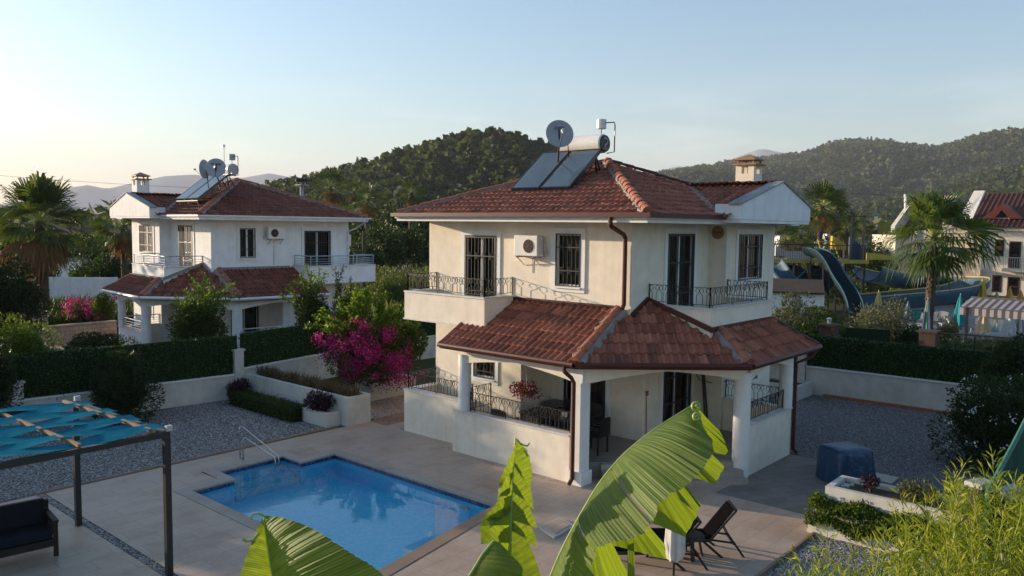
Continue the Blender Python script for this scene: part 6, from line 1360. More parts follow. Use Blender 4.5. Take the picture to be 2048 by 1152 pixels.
for k,(x,tp,d,w,m,s,lb) in enumerate(((1588,578,37,1.25,'leaf_olive',.13,'silvery olive bush just right of the cream villa corner'),(1560,610,34,.9,'leaf_olive',.12,'smaller olive bush low against the cream villa porch roof'),(1745,592,38,1.9,'leaf_olive',.13,'large silvery olive bush in the middle before the slides'),(1790,592,39,1.2,'leaf_olive',.12,'bright olive bush just left of the fan palm trunk'),(1630,628,35,1.1,'leaf_dark',.11,'dark bush between olive bushes above the hedge wall'),(1690,640,36,1.3,'leaf_dark',.11,'dark bush behind the brick pillar'),(1640,612,44,1.6,'leaf_shrub',.14,'green bush in front of the white pump building'),(1830,652,38,1.2,'leaf_dark',.11,'dark bush left of the palm trunk base'),(1905,640,38,.8,'leaf_olive',.10,'small grey bush between the palm trunk and the awning'),(1990,668,36,1.5,'leaf_olive',.10,'pale flowering bush under the striped awning'),(1930,676,35,1.4,'leaf_dark',.10,'dark low bush below the awning post'),(2040,672,35,1.3,'leaf_dark',.10,'dark low bush at the right edge above the hedge'),(1720,470,95,4,'leaf_dark',.3,'dark tree behind the lamp mast'),(1600,455,98,4.5,'leaf_shrub',.3,'tree behind the slide deck and gable'),(1745,500,90,3,'leaf_dark',.3,'dark tree right of the lamp mast'),(1690,560,66,2.4,'leaf_dark',.2,'dark garden tree under the slides'),(1765,560,72,2.2,'leaf_shrub',.2,'garden tree behind the blue slide middle'))): tree(lb,x,tp,d,w,3600,m,'bush' if d<50 else 'tree','bush' if d<50 else 'tree',size=s,z0=.0,asp=.38 if m=='leaf_olive' else .5,group='bushes and trees of the water park')
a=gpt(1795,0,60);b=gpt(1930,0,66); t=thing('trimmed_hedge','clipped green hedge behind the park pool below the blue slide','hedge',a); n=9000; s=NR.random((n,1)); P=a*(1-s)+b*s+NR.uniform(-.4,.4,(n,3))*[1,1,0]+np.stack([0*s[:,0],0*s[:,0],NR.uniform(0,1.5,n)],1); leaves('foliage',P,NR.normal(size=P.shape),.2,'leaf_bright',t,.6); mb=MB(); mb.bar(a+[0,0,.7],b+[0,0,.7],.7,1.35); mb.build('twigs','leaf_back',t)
for k,(x,d) in enumerate(((1667,33.2),(1870,31.5))): p=gpt(x,0,d); mb=MB(); mb.box(p[0]-.3,p[0]+.3,p[1]-.3,p[1]+.3,0,1.92); mb.box(p[0]-.36,p[0]+.36,p[1]-.36,p[1]+.36,1.921,2.0); tag(mb.build('brick_pillar','brick_dark',None,org=p),['brick pillar with small lamp right of the villa porch roof','brick pillar below the fan palm trunk'][k],'pillar','brick pillars along the park fence')
p=gpt(1667,0,33.2); mb=MB(); mb.lathe((p[0],p[1],2.01),[(.07,0),(.09,.14),(.12,.2),(.02,.28)],8); tag(mb.build('pillar_lamp','utility_white',None,org=(p[0],p[1],2.01)),'small lantern on top of the left brick pillar','lamp')
a=gpt(1878,0,32);b=gpt(2100,0,30); mb=MB(); mb.bar(a+[0,0,1.85],b+[0,0,1.85],.05); mb.bar(a+[0,0,1.0],b+[0,0,1.0],.05)
for k in range(6): q=a+(b-a)*k/5; mb.bar(q,q+[0,0,1.85],.05)
tag(mb.build('metal_fence','black_iron',None,org=a),'thin black metal fence to the right of the brick pillar above the hedge','fence')
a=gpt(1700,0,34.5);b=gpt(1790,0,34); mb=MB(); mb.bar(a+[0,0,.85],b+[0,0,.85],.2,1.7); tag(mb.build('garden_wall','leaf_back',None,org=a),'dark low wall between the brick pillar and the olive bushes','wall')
# umbrellas
def umb(label,px,yt,yb,d,w,cols,open_=0,group='closed sun umbrellas by the park pool'):
    z1=V(px,yt,d)[2]; zc=V(px,yb,d)[2]; p=gpt(px,0,d); t=thing('sun_umbrella',label,'umbrella',p,group=group); MB().tube([(p[0],p[1],0),(p[0],p[1],z1+.06)],.03,6).build('pole','utility_white',t)
    K=24; nc=len(cols); r_=w/2*d/FPX
    for c in range(nc):
        mb=MB(); vs=[];idx=[]
        for i in range(7):
            s=i/6; z=z1+(zc-z1)*s; rr=(r_*(s**.75 if not open_ else s)*(1 if s<.95 or open_ else .93))+.03
            for j in range(K+1):
                a=2*PI*j/K; q=rr*(1+(.16 if not open_ else .03)*math.sin(a*6)); vs.append((p[0]+math.cos(a)*q,p[1]+math.sin(a)*q,z))
        fs=[(i*(K+1)+j,i*(K+1)+j+1,(i+1)*(K+1)+j+1,(i+1)*(K+1)+j) for i in range(6) for j in range(K) if (j//2)%nc==c]
        mb.add(vs,fs); mb.build('canopy',cols[c],t,smooth=False)
for nm,c in dict(u_yellow=(.55,.38,.05),u_orange=(.60,.28,.06),u_teal=(.03,.26,.30),u_turq=(.05,.42,.40),u_blue=(.04,.13,.30),u_cream=(.55,.42,.27),u_white=(.50,.50,.50),u_green=(.06,.30,.14),u_lime=(.33,.42,.20),u_purple=(.14,.06,.16),u_mauve=(.30,.22,.24)).items(): mat(nm,c,tuple(x*.75 for x in c),.85,4)
umb('small closed yellow umbrella left of the blue striped one',1805,625,655,45,14,['u_yellow','u_orange']); umb('half-open blue and white striped umbrella left of the palm trunk',1824,606,640,47,21,['u_blue','u_white']); umb('closed green, white and purple umbrella right of the palm trunk',1864,598,660,44,17,['u_green','u_white','u_purple'])
umb('tall closed teal umbrella beside the awning post',1929,590,652,46,24,['u_teal']); umb('half-open bright turquoise umbrella above the awning',1948,576,601,54,26,['u_turq'],1); umb('tall closed yellow umbrella above the awning',1972,557,606,54,21,['u_yellow']); umb('closed pale green umbrella behind the awning',2002,585,612,56,15,['u_lime']); umb('half-open orange umbrella in front of the hotel door',2028,575,600,58,16,['u_orange','u_yellow'],1); umb('orange umbrella cut by the right picture edge',2050,582,606,58,14,['u_orange']); umb('closed white umbrella behind the right part of the awning',2038,596,625,52,13,['u_white']); umb('wide closed cream umbrella under the awning',1978,620,667,43,28,['u_cream']); umb('closed white umbrella under the right end of the awning',2031,622,668,44,26,['u_white']); umb('second closed white umbrella at the right picture edge',2052,624,668,44,24,['u_white','u_mauve']); umb('small yellow umbrella under the awning near the pool',2006,622,640,50,16,['u_yellow','u_lime'],1); umb('pale yellow closed umbrella among the olive bushes by the slide end',1764,583,612,47,14,['u_cream','u_yellow'])
# awning
t=thing('striped_awning','grey and white striped awning with valance over the pool bar','awning',gpt(1980,0,40)); a=V(1920,613,40.5);b=V(2110,628,37.5); a[2]=b[2]=(a[2]+b[2])/2; u2=unit(b-a); nn=np.array([-u2[1],u2[0],0]); nn=nn if nn@FW>0 else -nn; LL=np.linalg.norm(b-a); k=int(LL/.17)
for c,mm in((0,'awning_white'),(1,'stripe_grey')):
    mb=MB()
    for i in range(k):
        if i%2!=c: continue
        p=a+u2*LL*i/k;q=a+u2*LL*(i+1)/k; mb.add([tuple(p),tuple(q),tuple(q+nn*1.6+[0,0,.38]),tuple(p+nn*1.6+[0,0,.38]),tuple(p-[0,0,.40]),tuple(q-[0,0,.40])],[(0,1,2,3),(0,4,5,1)])
    mb.build('canopy' if c==0 else 'canopy_stripes',mm,t)
mb=MB(); mb.bar(a,b,.05); mb.bar(a+nn*1.6+[0,0,.40],b+nn*1.6+[0,0,.40],.10); mb.build('frame','plastic_grey',t)
for s in(.35,5.0): p=a+u2*s; MB().bar(p,p*[1,1,0],.12).build('post','black_iron',t)
# white pool furniture
def wchair(label,px,py,rz):
    p=G(px,py); t=thing('plastic_chair',label,'chair',p,rz,'white plastic chairs by the park pool',local=True); b=MB(); b.box(-.24,.24,-.24,.24,.40,.44); b.box(-.26,-.22,-.24,.24,.441,.85)
    for x in(-.22,.18):
        for y in(-.22,.18): b.box(x,x+.05,y,y+.05,0,.399)
    b.box(-.22,.2,-.27,-.23,.6,.64).box(-.22,.2,.23,.27,.6,.64); b.build('shell','utility_white',t)
for k,(x,y,l) in enumerate(((1908,662,'white plastic chair right of the palm trunk'),(1925,668,'white plastic chair left of the awning post'),(1945,664,'white plastic chair right of the awning post'),(1885,660,'white plastic chair behind the grey bush'),(1935,655,'white plastic chair under the teal umbrella'),(2028,672,'white plastic chair under the white umbrellas'),(2045,674,'white plastic chair at the right picture edge'),(1960,670,'white plastic chair beside the banana plant'),(1815,660,'white plastic chair below the small yellow umbrella'))): wchair(l,x,y,rnd.random()*6)
for k,(x,y,l) in enumerate(((1848,650,'white lounger beside the striped umbrella'),(1900,642,'white lounger on the far pool terrace'),(1880,648,'white lounger between palm trunk and awning'))):
    p=G(x,y); t=thing('pool_lounger',l,'sun lounger',p,rnd.random()*.4,'white loungers by the park pool',local=True); MB().box(-.9,.5,-.3,.3,.28,.34).build('bed','utility_white',t); b=MB(); b.slab([(.5,-.3,.3),(.5,.3,.3),(1.0,.3,.7),(1.0,-.3,.7)],(0,0,.05)); b.build('backrest','utility_white',t); 
    for xx in(-.8,.4): MB().box(xx,xx+.06,-.28,.28,0,.279).build('leg','utility_white',t)
def smallbanana(px,py,d):
    t=thing('banana_plant','young banana plant in front of the cream umbrella by the awning','plant',gpt(px,0,d)); b=V(px,py,d); 
    MB().tube([b*[1,1,0],b-[0,0,.6]],.10,8).build('stem','bamboo_culm',t); vs=[];fs=[];rn=[]
    for k in range(7):
        a=k*2.4; dr=np.array([math.cos(a),math.sin(a),1.1]); s=unit(np.cross(dr,[0,0,1.])); L=1.1+.3*rnd.random(); K=8; b0=len(vs)
        for i in range(K+1):
            u=i/K; c=b-[0,0,.6]+unit(dr)*L*u-np.array([0,0,.9*L*u*u*.8]); w=.20*math.sin(PI*min(1,u*.92+.08)); vs+= [c-s*w-[0,0,.06],c,c+s*w-[0,0,.06]]; rn+=[k/7]*3
        for i in range(K): q=b0+3*i; fs+=[(q,q+3,q+4,q+1),(q+1,q+4,q+5,q+2)]
    npmesh('leaf','x' and vs,fs,'leaf_bright',t,rn=rn)
smallbanana(1962,668,41)
# hotel
def hotel():
    X=86.; t=thing('hotel','cream three-level hotel with dark brown window frames and red tiled roof','hotel',(X,14,0)); yl=VX(1963,500,X)[1]; W=lambda px,py:VX(px,py,X)
    ze_=W(1990,462)[2]; mb=MB(); Y0=-22
    ops=[]
    for (x0,x1,y0,y1,kind) in ((1989,2009,479,512,'w'),(2016,2043,483,537,'d'),(1983,2004,551,584,'w'),(2012,2040,555,612,'d'),(2075,2095,479,512,'w'),(2070,2092,551,584,'w')):
        a=W(x0,y1);b=W(x1,y0); ops.append((yl-a[1],yl-b[1],max(.05,a[2]),b[2],kind))
    wall_panel(mb,(X,yl),(X,Y0),0,ze_,[o[:4] for o in ops],.2); mb.box(X+.2,X+12,yl-.01,yl,0,ze_); mb.box(X+.21,X+12,Y0,Y0+.1,0,ze_); mb.build('wall','hotel_wall',t)
    mb=MB(); mb.box(X+2.2,X+2.4,yl,yl+6.2,0,ze_); mb.box(X+2.0,X+2.19,yl+6.2,yl+6.5,0,ze_+.3); mb.build('wing_wall','hotel_wall',t)
    f=Frame((X,yl),(X,Y0),lambda p:p)
    for (u0,u1,z0,z1,k) in ops:
        m_=f.mb(); w=.14
        for a in((u0,u0+w,z0,z1),(u1-w,u1,z0,z1),(u0+w,u1-w,z1-w,z1),(u0+w,u1-w,z0,z0+w)): m_.box(a[0],a[1],-.15,.04,a[2],a[3])
        if k=='d': m_.box(u0+w,u1-w,-.14,.0,(z0+z1)/2-.08,(z0+z1)/2+.08)
        r_=m_.build('window' if k=='w' else 'door','brown_frame',t); f.mb().add([(u0,-.16,z0),(u1,-.16,z0),(u1,-.16,z1),(u0,-.16,z1)],[(0,1,2,3)]).build('curtain','curtain',r_); f.mb().add([(u0,-.12,z0),(u1,-.12,z0),(u1,-.12,z1),(u0,-.12,z1)],[(0,1,2,3)]).build('pane','glass',r_)
    for (px0,px1,pyt,pyb) in ((2008,2075,537,545),(1948,1966,537,545)):
        a=W(px0,pyb);b=W(px1,pyt); m_=MB(); m_.box(X-1.2,X-.01,min(a[1],b[1]),max(a[1],b[1]),b[2]-.35,b[2]-.05); bo=m_.build('balcony','hotel_wall',t); m_=MB(); y=min(a[1],b[1])
        while y<max(a[1],b[1]): m_.bar((X-1.15,y,b[2]-.05),(X-1.15,y,b[2]+.95),.03); y+=.18
        m_.bar((X-1.15,min(a[1],b[1]),b[2]+.95),(X-1.15,max(a[1],b[1]),b[2]+.95),.05); m_.build('railing','silver_rail',bo)
    mb=MB(); mb.box(X-.25,X+.1,Y0,yl+3.0,ze_,ze_+.35); mb.build('cornice','hotel_wall',t)
    zr=W(1990,394)[2]+.6; mb=MB(); mb.add([(X-.6,yl+2.6,ze_+.36),(X-.6,Y0,ze_+.36),(X+7,Y0,zr),(X+7,yl+1.0,zr),(X+14,Y0,ze_+.4),(X+14,yl+2.6,ze_+.4)],[(0,1,2,3),(3,2,4,5),(0,3,5)]); mb.build('roof','roof_plain',t)
    # tile ribs on roof
    mb=MB(); y=yl+2.2
    while y>Y0: mb.bar((X-.6,y,ze_+.40),(X+7,y,zr+.04),.14,.07); y-=.42
    mb.build('roof_tiles','roof_plain',t)
    d0=W(1966,437);d1=W(2036,437);dt=W(2001,412); xm=X+1.1; mb=MB(); mb.slab([(xm-.4,d0[1]+.3,d0[2]),(xm-.4,dt[1],dt[2]+.25),(xm-.4,d1[1]-.3,d1[2]),(xm-.4,d1[1]+.8,d1[2]),(xm-.4,dt[1],dt[2]-.35),(xm-.4,d0[1]-.8,d0[2])],(2.8,0,0)); dm=mb.build('dormer','red_fascia',t)
    mb=MB(); mb.slab([(xm-.1,d0[1]-.8,d0[2]),(xm-.1,dt[1],dt[2]-.35),(xm-.1,d1[1]+.8,d1[2])],(.1,0,0)); mb.build('dormer_wall','hotel_wall',dm); mb=MB(); c=(d0[1]+d1[1])/2; mb.box(xm-.16,xm-.11,c-.6,c+.6,d0[2]+.1,d0[2]+.85); mb.build('window','dark_interior',dm)
    # white parapet gables
    for (xa,ya,xb,yb,xc,yc,e) in ((1918,428,1942,391,1962,391,2.5),):
        p1=W(xa,ya);p2=W(xb,yb); mb=MB(); mb.slab([(X+1,p1[1],p1[2]-1.2),(X+1,p1[1],p1[2]),(X+1.2,p2[1],p2[2]+.5),(X+1.2,p2[1]-.9,p2[2]+.5),(X+1,p1[1]-.9,p1[2]-.6)],(.5,0,0)); mb.build('parapet','white_trim',t)
    mb=MB(); p1=W(1922,400); mb.box(X+4,X+5.0,yl+3.2,yl+4.4,ze_,p1[2]+.6); mb.build('chimney','hotel_wall',t)
hotel()
t=thing('hotel_block','second hotel block with slanted white parapet seen behind the fan palm crown','hotel',gpt(1840,0,92)); d=92
a=V(1790,500,d);b=V(1925,500,d); z1=V(1800,470,d)[2]; mb=MB(); mb.add([tuple(p*[1,1,0]+n_*e+[0,0,z]) for z in(0,z1) for e in(0,6) for p in(a,b)],box8(0,1,0,1,0,1)[1]); mb.build('wall','hotel_wall',t)
q=lambda px,py,e=0: V(px,py,d)+n_*e
mb=MB(); mb.slab([q(1790,452),q(1822,408),q(1832,404),q(1836,412),q(1802,460),q(1790,466)],n_*1.0); mb.build('parapet','concrete',t); mb=MB(); mb.slab([q(1805,462,.2),q(1838,412,3),q(1900,412,3),q(1935,470,.2)],(0,0,.2)); mb.build('roof','roof_plain',t)
mb=MB(); mb.tube([q(1816,445,.5),q(1815,388,.5)],.16,6); mb.build('flue','white_trim',t)
for k,(x0,x1,y0,y1) in enumerate(((1815,1832,548,566),(1840,1853,548,568),(1868,1884,500,525))): 
    mb=MB(); pp=[q(x0,y1,-.06),q(x1,y1,-.06),q(x1,y0,-.06),q(x0,y0,-.06)]; mb.slab(pp,n_*.05); mb.build('window','dark_interior',t)
# mosque
t=thing('mosque','small grey-domed mosque with white minaret in the far valley','mosque',gpt(1772,0,420)); d=420; c=V(1776,449,d); rD=16*d/FPX
mb=MB(); mb.lathe((c[0],c[1],c[2]-1.2),[(rD*math.cos(R(a)),rD*.72*math.sin(R(a))) for a in range(0,91,10)],20); mb.build('dome','dome_lead',t,smooth=True); mb=MB(); mb.lathe((c[0],c[1],0),[(rD*1.1,0),(rD*1.1,c[2]-1.3),(rD*1.0,c[2]-1.2)],8); mb.build('drum','stucco_white',t)
for s in(-1,1): q_=c+RT*s*rD*1.1; mb=MB(); mb.lathe((q_[0],q_[1],c[2]-3.2),[(rD*.5*math.cos(R(a)),rD*.38*math.sin(R(a))) for a in range(0,91,15)],14); mb.build('dome','dome_lead',t)
m0=V(1751,460,d); zz=lambda y:V(1751,y,d)[2]; mb=MB(); mb.lathe((m0[0],m0[1],0),[(1.0,0),(1.0,zz(446)),(1.55,zz(444)),(1.55,zz(442)),(.9,zz(441)),(.85,zz(434)),(1.0,zz(433))],12); mb.build('minaret','white_trim',t); mb=MB(); mb.lathe((m0[0],m0[1],0),[(1.0,zz(433)),(.5,zz(429)),(.02,zz(423))],12); mb.build('minaret_cap','u_blue',t)
# ---------------------------------------------------------------- right foreground
t=bush('flowering_shrub','large dark shrub with white blossoms at the right end of the gravel yard','shrub',V(1995,850,20.0),(1.35,1.35,1.5),16000,.085,'leaf_dark',nb=30,asp=.55,core=.75)
c=V(1995,850,20.0); P=[]
for k in range(34): P.append(c+unit(NR.normal(size=3)+unit(-c*[1,1,0]+[0,0,3])*.9)*np.array([1.35,1.35,1.5])*1.0+NR.normal(size=(7,3))*.05)
P=np.concatenate(P); leaves('blossom',P,NR.normal(size=P.shape),.055,'flower_white',t,.9)
P0=[];Dr=[];Ln=[]
for (x,y) in((1885,778),(1910,768),(1935,762),(1880,895),(1900,905),(1955,760)): e=V(x,y,20.5); o_=c+np.array([0,0,.1]); P0.append(o_);Dr.append(e-o_+[0,0,.3]);Ln.append(np.linalg.norm(e-o_)*1.03)
P,D,st=shoots(P0,Dr,Ln,34,.1,.3); leaves('shoots',P,D,.10,'leaf_dark',t,.5); mb=MB(); [mb.tube(s,.010,4,cap=False) for s in st]; mb.build('twigs','trunk',t)
bush('shrub','dark shrub mass overhanging the hedge at the right picture edge','shrub',V(2060,740,22),(1.5,1.5,1.3),9000,.10,'leaf_dark',nb=20)
# green net fence
t=thing('net_fence','green netting hung from a sloping pipe at the right edge','net fence',V(1990,960,13)*[1,1,0]); a=V(2072,800,16.2);b=V(1975,985,13.0); K=24;vs=[];J=8
for i in range(K+1):
    s=i/K; p=a*(1-s)+b*s
    for j in range(J+1):
        z=p[2]*(1-j/J); off_=.05*math.sin(s*25+j*.7)*(.3+j/J); vs.append((p[0]+off_,p[1]+off_*.6+.03*math.sin(s*40),z))
npmesh('netting',vs,[(i*(J+1)+j,i*(J+1)+j+1,(i+1)*(J+1)+j+1,(i+1)*(J+1)+j) for i in range(K) for j in range(J)],'net_green',t,smooth=True)
MB().tube([a,a*.5+b*.5+[0,0,-.03],b],.045,8).build('top_pipe','net_pipe',t); MB().tube([b,b*[1,1,0]],.03,6).build('post','net_pipe',t)
for k,(x,y,d,s) in enumerate(((1962,972,14.2,.22),(2030,990,13.2,.30))):
    p=V(x,y,d); mb=MB(); c_=p; dn=p[2]; ex=np.array([.93,-.37,0]);ey=np.array([.37,.93,0]); vs=[tuple(c_*[1,1,0]+ex*i*s+ey*j*s*.7+[0,0,z]) for z in(0,dn) for j in(-1,1) for i in(-1,1)]; mb.add(vs,box8(0,1,0,1,0,1)[1]); t=thing('utility_box',['small white box with flat lid behind the bamboo, left of the green net','larger white box with flat lid at the right edge behind the bamboo'][k],'utility box',c_*[1,1,0],group='white boxes behind the bamboo'); mb.build('body','rattan',t); mb=MB(); vs=[tuple(c_*[1,1,0]+ex*i*s*1.08+ey*j*s*.76+[0,0,z]) for z in(dn+.001,dn+.09) for j in(-1,1) for i in(-1,1)]; mb.add(vs,box8(0,1,0,1,0,1)[1]); mb.build('lid','utility_white',t,bev=.015)
# bamboo
def bamboo():
    t=thing('bamboo_clump','yellow-green bamboo with thin leaves filling the bottom right corner','bamboo',(V(1950,1100,8)[0],V(1950,1100,8)[1],0)); rs=np.random.default_rng(77)
    tips=[(1985,908,8.5),(1932,925,8.6),(1905,948,8.6),(1965,935,8.4),(2010,950,8.3),(2040,985,8.0),(1890,968,8.6),(1868,985,8.6),(1945,960,8.2),(1990,962,8.2),(1800,985,8.3),(1822,1010,8),(1790,1015,8.2),(1712,1068,8.2),(1655,1060,8.3),(1628,1085,8.2),(1590,1105,8.2),(1572,1128,8),(1740,1085,7.8),(1770,1060,7.9),(1640,1120,7.6),(1700,1110,7.6),(1850,1000,7.9),(1875,1020,7.7),(2030,1010,7.6),(2050,1040,7.4)]
    for k in range(120): 
        x=1780+rs.random()*330; lo=1010+max(0,(1900-x))*.42; tips.append((x,lo+rs.random()**.8*(1190-lo),6.4+1.8*rs.random()))
    for k in range(30): tips.append((1900+rs.random()*170,955+rs.random()*70,7.2+rs.random()*1.2))
    for k in range(16): tips.append((1590+rs.random()*200,1110+rs.random()*60,6.6+rs.random()*1.5))
    P=[];D=[];S=[];mb=MB()
    for (x,y,d) in tips:
        tip=V(x,y,d); ln=np.array([rs.normal()*.25,rs.normal()*.25,0]); base=np.array([tip[0],tip[1],0])+ln*2.2+np.array([.35,-.25,0]); mid=(tip+base)/2+np.array([0,0,.35]); pts=[(1-s)**2*base+2*s*(1-s)*mid+s*s*tip for s in np.linspace(0,1,12)]
        mb.tube(pts,[.011-.008*i/11 for i in range(12)],5,cap=False)
        n=int(62); 
        for i in range(n):
            s=1-(i/n)**1.15*min(.85,1.35/max(.6,tip[2])); q=(1-s)**2*base+2*s*(1-s)*mid+s*s*tip; tn=unit(2*(1-s)*(mid-base)+2*s*(tip-mid)); side=unit(rs.normal(size=3)); side[2]*=.4
            ro=.02+.16*(1-s)**.5*rs.random(); q=q+side*ro; P.append(q); D.append(unit(tn*.55+side*.75+np.array([0,0,.12]))); S.append(.085+.07*rs.random())
    leaves('foliage',np.array(P),np.array(D),np.array(S),'leaf_bamboo',t,.13,fold=.03,droop=.10); mb.build('culms','bamboo_culm',t)
bamboo()
# ---------------------------------------------------------------- banana plant (foreground)
def bananamat():
    m,n,o=nt('banana_leaf'); L=n.links.new; uv=N(n,'UVMap'); sx=N(n,'SeparateXYZ'); L(uv.outputs[0],sx.inputs[0])
    w=N(n,'TexWave',wave_type='BANDS',bands_direction='X'); w.inputs['Scale'].default_value=4.5; w.inputs['Distortion'].default_value=.7; w.inputs['Detail'].default_value=2; L(uv.outputs[0],w.inputs['Vector'])
    w2=N(n,'TexWave',wave_type='BANDS',bands_direction='X'); w2.inputs['Scale'].default_value=.9; w2.inputs['Distortion'].default_value=1.2; L(uv.outputs[0],w2.inputs['Vector'])
    mp=N(n,'Mapping'); mp.inputs['Scale'].default_value=(3,.6,1); L(uv.outputs[0],mp.inputs[0]); ns=noise(n,mp.outputs[0],2.2,5)
    r=ramp(n,[(.3,(.12,.19,.030)),(.6,(.18,.26,.045)),(.85,(.28,.33,.085))],ns.outputs[0]); mx=N(n,'MixRGB',blend_type='MULTIPLY'); mx.inputs[0].default_value=.34; L(r.outputs[0],mx.inputs[1]); L(w.outputs['Color'],mx.inputs[2])
    m2=N(n,'MixRGB',blend_type='MULTIPLY'); m2.inputs[0].default_value=.14; L(mx.outputs[0],m2.inputs[1]); L(w2.outputs['Color'],m2.inputs[2])
    p=N(n,'BsdfPrincipled'); p.inputs['Roughness'].default_value=.56; p.inputs['Specular IOR Level'].default_value=.4; L(m2.outputs[0],p.inputs['Base Color']); b=bump(n,w.outputs['Fac'],.35,.004); L(b.outputs[0],p.inputs['Normal'])
    t=N(n,'BsdfTranslucent'); g=N(n,'MixRGB',blend_type='MULTIPLY'); g.inputs[0].default_value=1; g.inputs[2].default_value=(2.1,1.9,.45,1); L(m2.outputs[0],g.inputs[1]); L(g.outputs[0],t.inputs[0]); mm=N(n,'MixShader'); mm.inputs[0].default_value=.45; L(p.outputs[0],mm.inputs[1]); L(t.outputs[0],mm.inputs[2]); L(mm.outputs[0],o.inputs[0])
bananamat(); mat('banana_rib',(.30,.36,.10),(.22,.30,.07),.45,5); mat('banana_stalk',(.16,.19,.06),(.10,.09,.04),.7,4)
def interp(pts,n):
    P=np.array(pts,float); d=np.r_[0,np.cumsum(np.linalg.norm(np.diff(P,axis=0),axis=1))]; s=np.linspace(0,d[-1],n); 
    Q=np.stack([np.interp(s,d,P[:,i]) for i in range(3)],1)
    k=np.array([.25,.5,.25])
    for _ in range(2): Q[1:-1]=Q[:-2]*.25+Q[1:-1]*.5+Q[2:]*.25
    return Q
def blade(parent,mid,edge,name='blade',n=90,m=7,sag=.10,corr=.004,uv0=0,smooth_edge=True):
    """half blade spanned between a midrib polyline and an outer edge polyline (world points)"""
    A=interp(mid,n); P=np.array(edge,float); d=np.r_[0,np.cumsum(np.linalg.norm(np.diff(P,axis=0),axis=1))]; s=np.linspace(0,d[-1],n); E=np.stack([np.interp(s,d,P[:,i]) for i in range(3)],1)
    vs=[];uv=[]; rs=np.random.default_rng(len(edge)*7+n); jit=np.cumsum(rs.normal(size=n))*.004; jit-=np.linspace(jit[0],jit[-1],n)
    for i in range(n):
        a,e=A[i],E[i]; c=e-a; L=np.linalg.norm(c)+1e-6; t=A[min(i+1,n-1)]-A[max(i-1,0)]; nn=unit(np.cross(t,c)); 
        if nn@FW>0: nn=-nn
        for j in range(m):
            q=j/(m-1); h=sag*L*math.sin(q*PI)*.9+corr*math.sin(i*1.9)*math.sin(min(1,q*1.6)*PI/2)+jit[i]*q; vs.append(a+c*q+nn*h); uv.append((i/n*6+uv0,q*2))
    fs=np.array([(i*m+j,i*m+j+1,(i+1)*m+j+1,(i+1)*m+j) for i in range(n-1) for j in range(m-1)])
    return npmesh(name,np.array(vs),fs,'banana_leaf',parent,smooth=True,uv=uv)
VV=lambda L: [V(*p) for p in L]
